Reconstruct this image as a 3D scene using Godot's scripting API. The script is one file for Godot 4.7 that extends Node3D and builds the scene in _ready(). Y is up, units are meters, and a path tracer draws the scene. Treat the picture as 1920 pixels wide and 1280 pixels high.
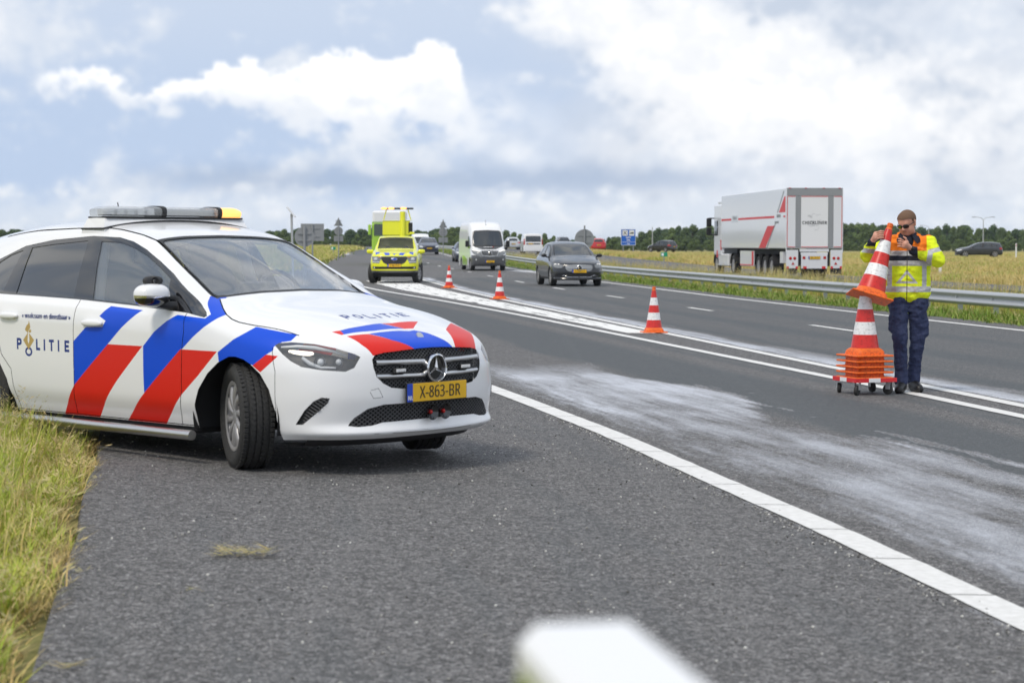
extends Node3D
# A motorway shoulder: police car, cones, worker with a cone trolley, traffic behind. Metres, y up, the camera looks along -z.

var M := {}
var used := {}
var rng := RandomNumberGenerator.new()
const EYE := 1.5

func _ready() -> void:
	setup_view()
	materials()
	ground()
	print("ground ", Time.get_ticks_msec())
	road_markings()
	police_car()
	print("police ", Time.get_ticks_msec())
	officer_and_cones()
	print("person ", Time.get_ticks_msec())
	traffic()
	print("traffic ", Time.get_ticks_msec())
	furniture()
	plants()
	print("plants ", Time.get_ticks_msec())

# ---------------------------------------------------------------- view, sky, sun
func setup_view() -> void:
	var cam := Camera3D.new()
	cam.name = "camera"
	add_child(cam)
	var lens := CameraAttributesPhysical.new()
	lens.frustum_focal_length = 66.0
	lens.exposure_aperture = 4.6
	lens.frustum_focus_distance = 19.0
	cam.attributes = lens
	cam.near = 0.2
	cam.far = 9000.0
	cam.fov = 20.16
	cam.position = Vector3(0, EYE, 0)
	cam.rotation.x = -atan(181.0 / 3600.0)
	cam.current = true
	var env := Environment.new()
	env.background_mode = Environment.BG_SKY
	env.tonemap_mode = Environment.TONE_MAPPER_LINEAR
	env.tonemap_exposure = 1.25
	env.sdfgi_enabled = true
	env.ssao_enabled = true
	env.ssil_enabled = true
	var sm := PanoramaSkyMaterial.new()
	sm.panorama = ImageTexture.create_from_image(sky_image())
	var sky := Sky.new()
	sky.sky_material = sm
	env.sky = sky
	env.fog_enabled = true
	env.fog_density = 0.00012
	env.fog_light_color = Color(0.80, 0.86, 0.93)
	var we := WorldEnvironment.new()
	we.name = "environment"
	we.environment = env
	add_child(we)
	var sun := DirectionalLight3D.new()
	sun.name = "sun"
	sun.light_energy = 0.5
	sun.light_angular_distance = 14.0
	sun.light_color = Color(1.0, 0.965, 0.91)
	sun.shadow_enabled = true
	add_child(sun)
	sun.look_at_from_position(Vector3(-18, 40, 22), Vector3.ZERO)

const CLOUD_TOP := [60, 168, 90, 152, 150, 152, 200, 146, 250, 166, 330, 160, 400, 141, 520, 126, 560, 112, 680, 105, 740, 112, 790, 92, 825, 84, 855, 100, 866, 140, 880, 190, 900, 240]
const CLOUD_LOW := [60, 172, 100, 182, 150, 196, 240, 190, 290, 196, 312, 216, 400, 204, 450, 214, 520, 226, 580, 240, 640, 262, 700, 268, 760, 246, 840, 250, 880, 250, 900, 244]

func curve_at(c: Array, x: float) -> float:
	for i in range(0, c.size() - 2, 2):
		if x <= c[i + 2]:
			return lerpf(c[i + 1], c[i + 3], clampf((x - c[i]) / (c[i + 2] - c[i]), 0, 1))
	return c[c.size() - 1]

var n1 := FastNoiseLite.new()
var n2 := FastNoiseLite.new()

func sky_color(az: float, el: float) -> Color:
	# clouds over pale blue; az, el in degrees. Low clouds flatten towards the horizon.
	var k := 9.0 / (el + 5.0)
	var px := az * (0.62 + 0.38 * k)
	var py := el * 2.1 * (0.6 + 0.4 * k)
	var a := n1.get_noise_3d(px, py, 3.0) * 0.5 + 0.5
	var b := n2.get_noise_3d(px * 1.3 + 40.0, py * 1.6, 9.0) * 0.5 + 0.5
	var veil := smoothstep(0.38, 0.60, a * 0.55 + b * 0.45)
	var lit := smoothstep(0.47, 0.70, b * 0.65 + a * 0.35)
	var c := Color(0.41, 0.50, 0.65).lerp(Color(0.70, 0.735, 0.79), veil)
	c = c.lerp(Color(0.97, 0.97, 0.975), lit * 0.75)
	# the clouds in the photograph's part of the sky, at the angles where they stand
	var u := 960.0 + tan(deg_to_rad(az)) * 3600.0
	var v := 459.0 - tan(deg_to_rad(el)) * 3600.0
	var inside := smoothstep(34.0, 17.0, absf(az)) * smoothstep(22.0, 9.0, el)
	if inside > 0.0:
		var w1 := n2.get_noise_3d(u * 0.10, v * 0.14, 1.0)
		var w2 := n2.get_noise_3d(u * 0.33, v * 0.40, 5.0)
		var w3 := n1.get_noise_3d(u * 0.055, v * 0.095, 2.0)
		var right := smoothstep(760.0, 1300.0, u + w3 * 260.0 + (v - 200.0) * 0.5)
		var d := Color(0.425, 0.52, 0.68).lerp(Color(0.63, 0.665, 0.725), right)
		d = d.lerp(Color(0.58, 0.635, 0.72), smoothstep(0.0, 0.5, w3 + 0.25 * w1) * 0.8)
		d = d.lerp(Color(0.54, 0.60, 0.70), smoothstep(240.0, 0.0, v) * 0.5)
		d = d.lerp(Color(0.68, 0.715, 0.77), smoothstep(-0.05, 0.6, w3 * 0.8 + w1 * 0.45 + w2 * 0.25) * 0.55)
		d = d.lerp(Color(0.42, 0.49, 0.60), smoothstep(0.0, 0.45, -w3 * 0.7 - w1 * 0.6) * 0.6 * right)
		# bright bank up on the right
		var bank := exp(-pow((u - 1330.0) / 300.0, 2.0) - pow((v - 120.0 - (u - 1330.0) * 0.15) / 120.0, 2.0))
		bank += 0.7 * exp(-pow((u - 1650.0) / 330.0, 2.0) - pow((v - 215.0) / 95.0, 2.0))
		bank += 0.5 * exp(-pow((u - 1080.0) / 130.0, 2.0) - pow((v - 20.0) / 50.0, 2.0))
		bank += 0.5 * exp(-pow((u - 985.0) / 60.0, 2.0) - pow((v - 150.0) / 18.0, 2.0))
		bank += 0.45 * exp(-pow((u - 30.0) / 45.0, 2.0) - pow((v - 315.0) / 22.0, 2.0))
		d = d.lerp(Color(0.80, 0.81, 0.83), smoothstep(0.15, 0.80, bank + w1 * 0.45 + w2 * 0.15 + w3 * 0.35) * 0.85)
		d = d.lerp(Color(0.92, 0.92, 0.925), smoothstep(0.75, 1.35, bank + w1 * 0.7 + w2 * 0.25 + w3 * 0.2) * 0.75)
		# the long white cumulus
		var top := curve_at(CLOUD_TOP, u) + w1 * 34.0 + w2 * 14.0
		var low := curve_at(CLOUD_LOW, u) + w1 * 60.0 + w2 * 22.0
		var body := smoothstep(-4.0, 9.0, v - top) * smoothstep(-22.0, 34.0, low - v) * smoothstep(50.0, 90.0, u) * smoothstep(905.0, 850.0, u)
		var white := Color(0.90, 0.90, 0.905).lerp(Color(0.66, 0.70, 0.765), clampf(smoothstep(0.2, 1.0, (v - top) / maxf(low - top, 8.0) + w1 * 0.9 + w2 * 0.35) * 0.85, 0.0, 1.0))
		d = d.lerp(white, body)
		# its soft trail to the right and below
		var trail := exp(-pow((u - 900.0 - (v - 200.0) * 0.6) / 90.0, 2.0)) * smoothstep(110.0, 200.0, v) * smoothstep(360.0, 240.0, v)
		d = d.lerp(Color(0.76, 0.785, 0.825), clampf(trail * (0.65 + w1 * 0.8), 0, 1))
		# dark flat bases, then the pale band above the horizon
		var base := exp(-pow((v - 338.0 - w1 * 16.0) / 26.0, 2.0)) * smoothstep(150.0, 420.0, u) * smoothstep(1500.0, 1200.0, u)
		d = d.lerp(Color(0.33, 0.41, 0.55), base * 0.7)
		var low_band := smoothstep(345.0, 395.0, v + w1 * 30.0 + w2 * 14.0)
		d = d.lerp(Color(0.60, 0.655, 0.735), low_band * 0.85)
		d = d.lerp(Color(0.74, 0.765, 0.80), low_band * smoothstep(0.0, 0.6, w1 * 0.8 + w2 * 0.3 + 0.1) * smoothstep(470.0, 405.0, v) * 0.8)
		c = c.lerp(d, inside)
	return c

func sky_image() -> Image:
	n1.noise_type = FastNoiseLite.TYPE_SIMPLEX
	n1.seed = 11
	n1.frequency = 0.045
	n1.fractal_octaves = 5
	n2.noise_type = FastNoiseLite.TYPE_SIMPLEX
	n2.seed = 5
	n2.frequency = 0.6
	n2.fractal_octaves = 5
	n2.fractal_gain = 0.55
	n2.frequency = 0.09
	var small := Image.create(512, 256, false, Image.FORMAT_RGBAF)
	for y in 256:
		var el := 90.0 - (y + 0.5) / 256.0 * 180.0
		for x in 512:
			if el > -1.0:
				# blend the two ends so that no seam shows behind the camera
				var az := wrapf((x + 0.5) / 512.0 * 360.0, -180.0, 180.0)
				var c := sky_color(az, maxf(el, 0.0))
				if absf(az) > 150.0:
					c = c.lerp(sky_color(az - signf(az) * 360.0, maxf(el, 0.0)), (absf(az) - 150.0) / 60.0)
				small.set_pixel(x, y, c)
			else:
				small.set_pixel(x, y, Color(0.22, 0.22, 0.17))
	small.resize(4096, 2048, Image.INTERPOLATE_CUBIC)
	# straight ahead is column 0; the part of the sky round it in fine detail
	var half := int(40.0 / 360.0 * 4096.0)
	var y0 := int(64.0 / 180.0 * 2048.0)
	for y in range(y0, 1025):
		var el := maxf(90.0 - (y + 0.5) / 2048.0 * 180.0, 0.0)
		for q in range(-half, half):
			var az := (q + 0.5) / 4096.0 * 360.0
			var x := posmod(q, 4096)
			var c := sky_color(az, el)
			var f := smoothstep(40.0, 35.0, absf(az)) * smoothstep(26.0, 22.0, el)
			small.set_pixel(x, y, small.get_pixel(x, y).lerp(c, f))
	return small

# ---------------------------------------------------------------- things and parts
func numbered(n: String) -> String:
	var k: int = used.get(n, 0)
	used[n] = k + 1
	return n if k == 0 else "%s_%03d" % [n, k]

func tag(o: Node3D, label: String, category: String, group := "", kind := "") -> void:
	if label != "": o.set_meta("label", label)
	if category != "": o.set_meta("category", category)
	if group != "": o.set_meta("group", group)
	if kind != "": o.set_meta("kind", kind)

func thing(called: String, label: String, category: String, at := Vector3.ZERO, turn := 0.0, group := "") -> Node3D:
	var o := Node3D.new()
	o.name = numbered(called)
	add_child(o)
	o.position = at
	o.rotation.y = turn
	tag(o, label, category, group)
	return o

func part(called: String, mesh: Mesh, m: Material, parent: Node3D) -> MeshInstance3D:
	var o := MeshInstance3D.new()
	o.name = called if parent != self else numbered(called)
	o.mesh = mesh
	if m: o.material_override = m
	parent.add_child(o, true)
	return o

func copy_of(root: Node3D, at: Vector3, turn: float, label: String) -> Node3D:
	var base := String(root.name)
	var c: Node3D = root.duplicate()
	c.name = numbered(base)
	add_child(c)
	c.position = at
	c.rotation.y = turn
	c.set_meta("label", label)
	return c

func lin(r: float, g: float, b: float, a := 1.0) -> Color:
	var c := Color(r, g, b).linear_to_srgb()
	c.a = a
	return c

func mk(key: String, c: Color, rough := 0.6, metal := 0.0) -> StandardMaterial3D:
	var m := StandardMaterial3D.new()
	m.resource_name = key
	m.albedo_color = c
	m.roughness = rough
	m.metallic = metal
	M[key] = m
	return m

func paint(key: String, c: Color, rough := 0.35) -> StandardMaterial3D:
	var m := mk(key, c, rough)
	m.clearcoat_enabled = true
	m.clearcoat = 0.8
	m.clearcoat_roughness = 0.06
	return m

func pane(key: String, c: Color, a: float) -> StandardMaterial3D:
	var m := mk(key, Color(c.r, c.g, c.b, a), 0.03)
	m.transparency = BaseMaterial3D.TRANSPARENCY_ALPHA
	return m

func glow(key: String, c: Color, e: float) -> StandardMaterial3D:
	var m := mk(key, c, 0.3)
	m.emission_enabled = true
	m.emission = c
	m.emission_energy_multiplier = e
	return m

# a mesh in the making; faces are given counter-clockwise as seen from outside
class Mb:
	var V := PackedVector3Array()
	var N := PackedVector3Array()
	var C := PackedColorArray()
	var X := Transform3D()
	var col := Color(1, 1, 1)
	var tinted := false
	func tri(a: Vector3, b: Vector3, c: Vector3) -> void:
		a = X * a
		b = X * b
		c = X * c
		var n := (b - a).cross(c - a).normalized()
		V.append(a); V.append(c); V.append(b)
		N.append(n); N.append(n); N.append(n)
		if tinted:
			C.append(col); C.append(col); C.append(col)
	func tris(a: Vector3, b: Vector3, c: Vector3, na: Vector3, nb: Vector3, nc: Vector3) -> void:
		V.append(X * a); V.append(X * c); V.append(X * b)
		N.append((X.basis * na).normalized()); N.append((X.basis * nc).normalized()); N.append((X.basis * nb).normalized())
		if tinted:
			C.append(col); C.append(col); C.append(col)
	func quad(a: Vector3, b: Vector3, c: Vector3, d: Vector3) -> void:
		tri(a, b, c)
		tri(a, c, d)
	func quads(p: Array, n: Array) -> void:
		tris(p[0], p[1], p[2], n[0], n[1], n[2])
		tris(p[0], p[2], p[3], n[0], n[2], n[3])
	func box(c: Vector3, s: Vector3, bev := 0.0) -> void:
		var h := s * 0.5
		bev = minf(bev, minf(h.x, minf(h.y, h.z)) * 0.95)
		for ax in 3:
			var u := (ax + 1) % 3
			var w := (ax + 2) % 3
			for sg in [-1.0, 1.0]:
				var q := []
				for k in [[-1, -1], [1, -1], [1, 1], [-1, 1]]:
					var p := Vector3.ZERO
					p[ax] = sg * h[ax]
					p[u] = k[0] * (h[u] - bev)
					p[w] = k[1] * (h[w] - bev)
					q.append(c + p)
				if sg > 0: quad(q[0], q[1], q[2], q[3])
				else: quad(q[3], q[2], q[1], q[0])
			if bev > 0.0:
				for su in [-1.0, 1.0]:
					for sw in [-1.0, 1.0]:
						var q := []
						for k in [[-1, 0], [1, 0], [1, 1], [-1, 1]]:
							var p := Vector3.ZERO
							p[ax] = k[0] * (h[ax] - bev)
							p[u] = su * (h[u] - (bev if k[1] == 0 else 0.0))
							p[w] = sw * (h[w] - (0.0 if k[1] == 0 else bev))
							q.append(c + p)
						if su * sw < 0: quad(q[0], q[1], q[2], q[3])
						else: quad(q[3], q[2], q[1], q[0])
		if bev > 0.0:
			for sx in [-1.0, 1.0]:
				for sy in [-1.0, 1.0]:
					for sz in [-1.0, 1.0]:
						var a := c + Vector3(sx * h.x, sy * (h.y - bev), sz * (h.z - bev))
						var b := c + Vector3(sx * (h.x - bev), sy * h.y, sz * (h.z - bev))
						var d := c + Vector3(sx * (h.x - bev), sy * (h.y - bev), sz * h.z)
						if sx * sy * sz > 0: tri(a, b, d)
						else: tri(a, d, b)
	func tube(pts: Array, rad: Variant, sides := 10, caps := true) -> void:
		var rings := []
		var norms := []
		var side := Vector3.ZERO
		for i in pts.size():
			var d: Vector3 = (pts[mini(i + 1, pts.size() - 1)] - pts[maxi(i - 1, 0)]).normalized()
			if side == Vector3.ZERO:
				side = d.cross(Vector3.UP if absf(d.y) < 0.95 else Vector3.RIGHT).normalized()
			side = (side - d * side.dot(d)).normalized()
			var up := side.cross(d)
			var r: float = rad[i] if rad is Array else rad
			var ring := []
			var nn := []
			for k in sides:
				var t := TAU * k / sides
				var n: Vector3 = side * cos(t) + up * sin(t)
				ring.append(pts[i] + n * r)
				nn.append(n)
			rings.append(ring)
			norms.append(nn)
		for i in pts.size() - 1:
			for k in sides:
				var k2 := (k + 1) % sides
				quads([rings[i][k2], rings[i][k], rings[i + 1][k], rings[i + 1][k2]], [norms[i][k2], norms[i][k], norms[i + 1][k], norms[i + 1][k2]])
		if caps:
			for k in sides:
				var k2 := (k + 1) % sides
				tri(pts[0], rings[0][k], rings[0][k2])
				tri(pts[-1], rings[-1][k2], rings[-1][k])
	# profile of (radius, height) round the y axis; smooth along the profile unless flat
	func lathe(prof: Array, sides := 24, flat := false, from := 0.0, to := TAU) -> void:
		for i in prof.size() - 1:
			var a: Vector2 = prof[i]
			var b: Vector2 = prof[i + 1]
			var na := lnorm(prof, i, flat, true)
			var nb := lnorm(prof, i + 1, flat, false)
			for k in sides:
				var t := lerpf(from, to, float(k) / sides)
				var t2 := lerpf(from, to, float(k + 1) / sides)
				var d := Vector3(cos(t), 0, sin(t))
				var d2 := Vector3(cos(t2), 0, sin(t2))
				var y := Vector3.UP
				quads([d * a.x + y * a.y, d * b.x + y * b.y, d2 * b.x + y * b.y, d2 * a.x + y * a.y], [d * na.x + y * na.y, d * nb.x + y * nb.y, d2 * nb.x + y * nb.y, d2 * na.x + y * na.y])
	func lnorm(prof: Array, i: int, flat: bool, first: bool) -> Vector2:
		var a: Vector2 = prof[maxi(i - 1, 0)]
		var b: Vector2 = prof[mini(i + 1, prof.size() - 1)]
		if flat:
			a = prof[i] if first else prof[i - 1]
			b = prof[i + 1] if first else prof[i]
		elif i > 0 and i < prof.size() - 1:
			var d1: Vector2 = (prof[i] - prof[i - 1]).normalized()
			var d2: Vector2 = (prof[i + 1] - prof[i]).normalized()
			if d1.dot(d2) < 0.75:
				a = prof[i] if first else prof[i - 1]
				b = prof[i + 1] if first else prof[i]
		var d: Vector2 = (b - a).normalized()
		return Vector2(d.y, -d.x)
	# polygon in x,y pushed along +z by depth
	func prism(poly: PackedVector2Array, depth: float, back := true) -> void:
		if Geometry2D.is_polygon_clockwise(poly):
			poly = poly.duplicate()
			poly.reverse()
		var idx := Geometry2D.triangulate_polygon(poly)
		for i in range(0, idx.size(), 3):
			var a := poly[idx[i]]
			var b := poly[idx[i + 1]]
			var c := poly[idx[i + 2]]
			if (b - a).cross(c - a) < 0:
				var t := b
				b = c
				c = t
			tri(Vector3(a.x, a.y, depth), Vector3(b.x, b.y, depth), Vector3(c.x, c.y, depth))
			if back: tri(Vector3(a.x, a.y, 0), Vector3(c.x, c.y, 0), Vector3(b.x, b.y, 0))
		for i in poly.size():
			var a := poly[i]
			var b := poly[(i + 1) % poly.size()]
			quad(Vector3(a.x, a.y, 0), Vector3(b.x, b.y, 0), Vector3(b.x, b.y, depth), Vector3(a.x, a.y, depth))
	# rounded lump: super-ellipsoid
	func lump(c: Vector3, r: Vector3, e := 1.0, nu := 16, nv := 10) -> void:
		var P := []
		for j in nv + 1:
			var ph := -PI / 2 + PI * j / nv
			var row := []
			for i in nu:
				var th := TAU * i / nu
				var f := func(w: float) -> float: return signf(w) * pow(absf(w), e)
				var d := Vector3(f.call(cos(ph)) * f.call(cos(th)), f.call(sin(ph)), f.call(cos(ph)) * f.call(sin(th)))
				row.append(d)
			P.append(row)
		for j in nv:
			for i in nu:
				var i2 := (i + 1) % nu
				var q := [P[j][i], P[j + 1][i], P[j + 1][i2], P[j][i2]]
				var pp := []
				var nn := []
				for d in q:
					pp.append(c + d * r)
					var g := Vector3(signf(d.x) * pow(absf(d.x), 2.0 / e - 1.0) / r.x, signf(d.y) * pow(absf(d.y), 2.0 / e - 1.0) / r.y, signf(d.z) * pow(absf(d.z), 2.0 / e - 1.0) / r.z)
					nn.append(g.normalized() if g.length() > 0 else Vector3.UP)
				quads(pp, nn)
	func sheet(rows: Array) -> void:
		# rows of points, smooth; outside is the side where going along a row then to the next row turns counter-clockwise
		var n := rows.size()
		var w: int = rows[0].size()
		var nr := []
		for i in n:
			var l := []
			for j in w:
				var du: Vector3 = rows[i][mini(j + 1, w - 1)] - rows[i][maxi(j - 1, 0)]
				var dv: Vector3 = rows[mini(i + 1, n - 1)][j] - rows[maxi(i - 1, 0)][j]
				l.append(du.cross(dv).normalized())
			nr.append(l)
		for i in n - 1:
			for j in w - 1:
				quads([rows[i][j], rows[i][j + 1], rows[i + 1][j + 1], rows[i + 1][j]], [nr[i][j], nr[i][j + 1], nr[i + 1][j + 1], nr[i + 1][j]])
	func add(mesh: Mesh, t: Transform3D) -> void:
		for s in mesh.get_surface_count():
			var a := mesh.surface_get_arrays(s)
			var v: PackedVector3Array = a[Mesh.ARRAY_VERTEX]
			var nn: PackedVector3Array = a[Mesh.ARRAY_NORMAL]
			var ix: PackedInt32Array = a[Mesh.ARRAY_INDEX] if a[Mesh.ARRAY_INDEX] != null else PackedInt32Array(range(v.size()))
			for i in ix:
				V.append(X * (t * v[i]))
				N.append((X.basis * (t.basis * nn[i])).normalized())
				if tinted: C.append(col)
	func mesh() -> ArrayMesh:
		var a := []
		a.resize(Mesh.ARRAY_MAX)
		a[Mesh.ARRAY_VERTEX] = V
		a[Mesh.ARRAY_NORMAL] = N
		if tinted: a[Mesh.ARRAY_COLOR] = C
		var m := ArrayMesh.new()
		m.add_surface_from_arrays(Mesh.PRIMITIVE_TRIANGLES, a)
		return m

# triangles with a tag each; cut() retags what lies inside an outline, splitting the triangles it crosses
class Soup:
	var P := PackedVector3Array()
	var N := PackedVector3Array()
	var T := PackedInt32Array()
	var names: Array[String] = []
	func id(n: String) -> int:
		var i := names.find(n)
		if i < 0:
			names.append(n)
			i = names.size() - 1
		return i
	func flat(p: Vector3, axis: int) -> Vector2:
		if axis == 0: return Vector2(p.z, p.y)
		if axis == 1: return Vector2(p.x, p.y)
		if axis == 2: return Vector2(p.x, p.z)
		if axis == 4: return Vector2(absf(p.x), p.y)
		return Vector2((p.z - absf(p.x)) * 0.7071, p.y)
	# outline on axis 0 side (z,y), 1 front (x,y), 2 top (x,z), 3 front corner, 4 front mirrored
	func cut(poly: PackedVector2Array, axis: int, to: String, from: Array = [], lo := Vector3(-99, -99, -99), hi := Vector3(99, 99, 99)) -> void:
		if Geometry2D.is_polygon_clockwise(poly):
			poly = poly.duplicate()
			poly.reverse()
		var r := Rect2(poly[0], Vector2.ZERO)
		for p in poly: r = r.expand(p)
		var ok := {}
		for k in names.size():
			for f in from:
				if names[k] == f or names[k].begins_with(f + "#"): ok[k] = true
		var count := T.size()
		for i in count:
			var tg := T[i]
			if tg < 0 or (from.size() and not ok.has(tg)): continue
			var a := P[i * 3]
			var b := P[i * 3 + 1]
			var c := P[i * 3 + 2]
			var m := (a + b + c) / 3.0
			if m.x < lo.x or m.y < lo.y or m.z < lo.z or m.x > hi.x or m.y > hi.y or m.z > hi.z: continue
			var A := flat(a, axis)
			var B := flat(b, axis)
			var D := flat(c, axis)
			if maxf(A.x, maxf(B.x, D.x)) < r.position.x or minf(A.x, minf(B.x, D.x)) > r.end.x or maxf(A.y, maxf(B.y, D.y)) < r.position.y or minf(A.y, minf(B.y, D.y)) > r.end.y: continue
			var area := (B - A).cross(D - A)
			var new_tag := id(names[tg].get_slice("#", 0) + to if to.begins_with("#") else to)
			if absf(area) < 1e-8:
				if Geometry2D.is_point_in_polygon((A + B + D) / 3.0, poly): T[i] = new_tag
				continue
			var t2 := PackedVector2Array([A, B, D]) if area > 0 else PackedVector2Array([A, D, B])
			var ins := Geometry2D.intersect_polygons(t2, poly)
			if ins.is_empty(): continue
			var got := 0.0
			for q in ins: got += absf(area_of(q))
			if got > absf(area) * 0.5 * 0.9995:
				T[i] = new_tag
				continue
			var outs := Geometry2D.clip_polygons(t2, poly)
			var na := N[i * 3]
			var nb := N[i * 3 + 1]
			var nc := N[i * 3 + 2]
			T[i] = -1
			for q in ins: put(q, A, B, D, a, b, c, na, nb, nc, new_tag)
			for q in outs:
				if not Geometry2D.is_polygon_clockwise(q): put(q, A, B, D, a, b, c, na, nb, nc, tg)
	func area_of(q: PackedVector2Array) -> float:
		var s := 0.0
		for i in q.size(): s += q[i].cross(q[(i + 1) % q.size()])
		return s * 0.5
	func put(q: PackedVector2Array, A: Vector2, B: Vector2, D: Vector2, a: Vector3, b: Vector3, c: Vector3, na: Vector3, nb: Vector3, nc: Vector3, tg: int) -> void:
		var ix := Geometry2D.triangulate_polygon(q)
		var den := (B - A).cross(D - A)
		for k in ix:
			var p := q[k]
			var v := (p - A).cross(D - A) / den
			var w := (B - A).cross(p - A) / den
			P.append(a + (b - a) * v + (c - a) * w)
			N.append((na + (nb - na) * v + (nc - na) * w).normalized())
		for k in ix.size() / 3: T.append(tg)
	func push(n: String, by: float) -> void:
		for k in names.size():
			if names[k] == n or names[k].begins_with(n + "#"):
				for i in T.size():
					if T[i] == k:
						for j in 3: P[i * 3 + j] -= N[i * 3 + j] * by
	# the triangles of a tag as a surface of a mesh; side -1 or 1 keeps one half
	func surface(into: ArrayMesh, n: String, m: Material, side := 0, by := 0.0) -> bool:
		var k := names.find(n)
		if k < 0: return false
		var v := PackedVector3Array()
		var nn := PackedVector3Array()
		for i in T.size():
			if T[i] != k: continue
			var a := P[i * 3]
			var b := P[i * 3 + 1]
			var c := P[i * 3 + 2]
			if side != 0 and (a.x + b.x + c.x) * side < 0: continue
			var na := N[i * 3]
			var nb := N[i * 3 + 1]
			var nc := N[i * 3 + 2]
			if (b - a).cross(c - a).dot(na + nb + nc) > 0:
				var t := b
				b = c
				c = t
				t = nb
				nb = nc
				nc = t
			v.append(a - na * by); v.append(b - nb * by); v.append(c - nc * by)
			nn.append(na); nn.append(nb); nn.append(nc)
		if v.is_empty(): return false
		var arr := []
		arr.resize(Mesh.ARRAY_MAX)
		arr[Mesh.ARRAY_VERTEX] = v
		arr[Mesh.ARRAY_NORMAL] = nn
		into.add_surface_from_arrays(Mesh.PRIMITIVE_TRIANGLES, arr)
		into.surface_set_material(into.get_surface_count() - 1, m)
		return true
	# a patch of points [u][v] laid over half a body (x >= 0 is the right side), mirrored to both
	func skin(G: Array, su: int, sv: int, tg: String) -> void:
		var A := spread(G, su)
		var rows := []
		for l in A: rows.append(spread([l], sv, true)[0])
		var n := rows.size()
		var w: int = rows[0].size()
		var nr := []
		var mid := Vector3.ZERO
		for i in n:
			var l := []
			for j in w:
				var du: Vector3 = rows[mini(i + 1, n - 1)][j] - rows[maxi(i - 1, 0)][j]
				var dv: Vector3 = rows[i][mini(j + 1, w - 1)] - rows[i][maxi(j - 1, 0)]
				var q := du.cross(dv).normalized()
				var p: Vector3 = rows[i][j]
				if p.x < 1e-4: q = Vector3(0, q.y, q.z).normalized()
				l.append(q)
			nr.append(l)
		var k := id(tg)
		for sg in [-1.0, 1.0]:
			var f := Vector3(sg, 1, 1)
			for i in n - 1:
				for j in w - 1:
					for t in [[0, 0, 1, 0, 1, 1], [0, 0, 1, 1, 0, 1]]:
						for e in [0, 2, 4]:
							P.append(rows[i + t[e]][j + t[e + 1]] * f)
							N.append(nr[i + t[e]][j + t[e + 1]] * f)
						T.append(k)
	func spread(G: Array, sub: int, along := false) -> Array:
		# monotone cubic through the points: over the stations, or along one list
		var L: Array = G[0] if along else G
		var out := []
		var get_at := func(i: int) -> Array: return [L[i]] if along else L[i]
		var n := L.size()
		var w: int = 1 if along else G[0].size()
		for i in n - 1:
			var a: Array = get_at.call(i)
			var b: Array = get_at.call(i + 1)
			var z: Array = get_at.call(maxi(i - 1, 0))
			var c: Array = get_at.call(mini(i + 2, n - 1))
			for s in sub:
				var t := float(s) / sub
				var row := []
				for j in w:
					var p := Vector3.ZERO
					for e in 3:
						var d: float = b[j][e] - a[j][e]
						var d0: float = a[j][e] - z[j][e] if i > 0 else d
						var d1: float = c[j][e] - b[j][e] if i < n - 2 else d
						var m0 := (2.0 * d0 * d / (d0 + d) if d0 * d > 0 else 0.0) if i > 0 else d
						var m1 := (2.0 * d1 * d / (d1 + d) if d1 * d > 0 else 0.0) if i < n - 2 else d
						p[e] = (2 * t * t * t - 3 * t * t + 1) * a[j][e] + (t * t * t - 2 * t * t + t) * m0 + (3 * t * t - 2 * t * t * t) * b[j][e] + (t * t * t - t * t) * m1
					row.append(p)
				out.append(row[0] if along else row)
		out.append(L[n - 1])
		return [out] if along else out

func poly(f: Array) -> PackedVector2Array:
	var r := PackedVector2Array()
	for i in range(0, f.size(), 2): r.append(Vector2(f[i], f[i + 1]))
	return r

func ring_poly(c: Vector2, r: float, n := 32, ry := -1.0) -> PackedVector2Array:
	var q := PackedVector2Array()
	for i in n: q.append(c + Vector2(cos(TAU * i / n) * r, sin(TAU * i / n) * (r if ry < 0 else ry)))
	return q

func from_soup(s: Soup, called: String, tags: Array, parent: Node3D, side := 0, by := 0.0) -> MeshInstance3D:
	var m := ArrayMesh.new()
	for t in tags: s.surface(m, t[0], t[1], side, by)
	if m.get_surface_count() == 0: return null
	return part(called, m, null, parent)

func text_mesh(txt: String, height: float, depth := 0.002, bold := true, mono := false) -> TextMesh:
	var f := SystemFont.new()
	f.font_names = PackedStringArray(["Droid Sans Mono" if mono else "Droid Sans"])
	if bold: f.font_weight = 700
	var t := TextMesh.new()
	t.font = f
	t.text = txt
	t.font_size = 64
	t.pixel_size = height / 64.0 / 0.72
	t.depth = depth
	t.curve_step = 2.0
	return t

# ---------------------------------------------------------------- ground and road
# lines of the road as distance ahead, x at that distance
const EDGE := [0, 14.6, 10, 12.7, 20, 11.0, 33.5, 8.96, 42.6, 7.68, 54.2, 6.15, 66.3, 4.87, 78, 3.6, 103, 1.22, 117, -0.2, 156, -4.3, 190, -7.2, 240, -11.3, 300, -16.0, 400, -24.0, 700, -50.0]
const LANES := [0, 11.0, 10, 9.45, 20, 7.95, 33.3, 5.96, 43.6, 4.55, 54.2, 3.15, 64.6, 1.75, 76.4, 0.47, 91, -0.9, 104, -2.2, 115, -3.6, 125, -4.75, 136, -6.0, 156, -8.0, 190, -10.9, 240, -15.0, 300, -19.7, 400, -27.7, 700, -54.0]
const GORE_B := [0, 6.6, 10, 5.75, 17.8, 4.73, 20.4, 4.35, 22.9, 3.98, 28.4, 3.2, 32.3, 2.65, 34.6, 2.33, 40.2, 1.53, 51.6, -0.11, 65.1, -1.88, 80.7, -3.64, 104, -6.0, 136, -9.6, 156, -11.7, 190, -14.6, 300, -23.4]
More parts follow.
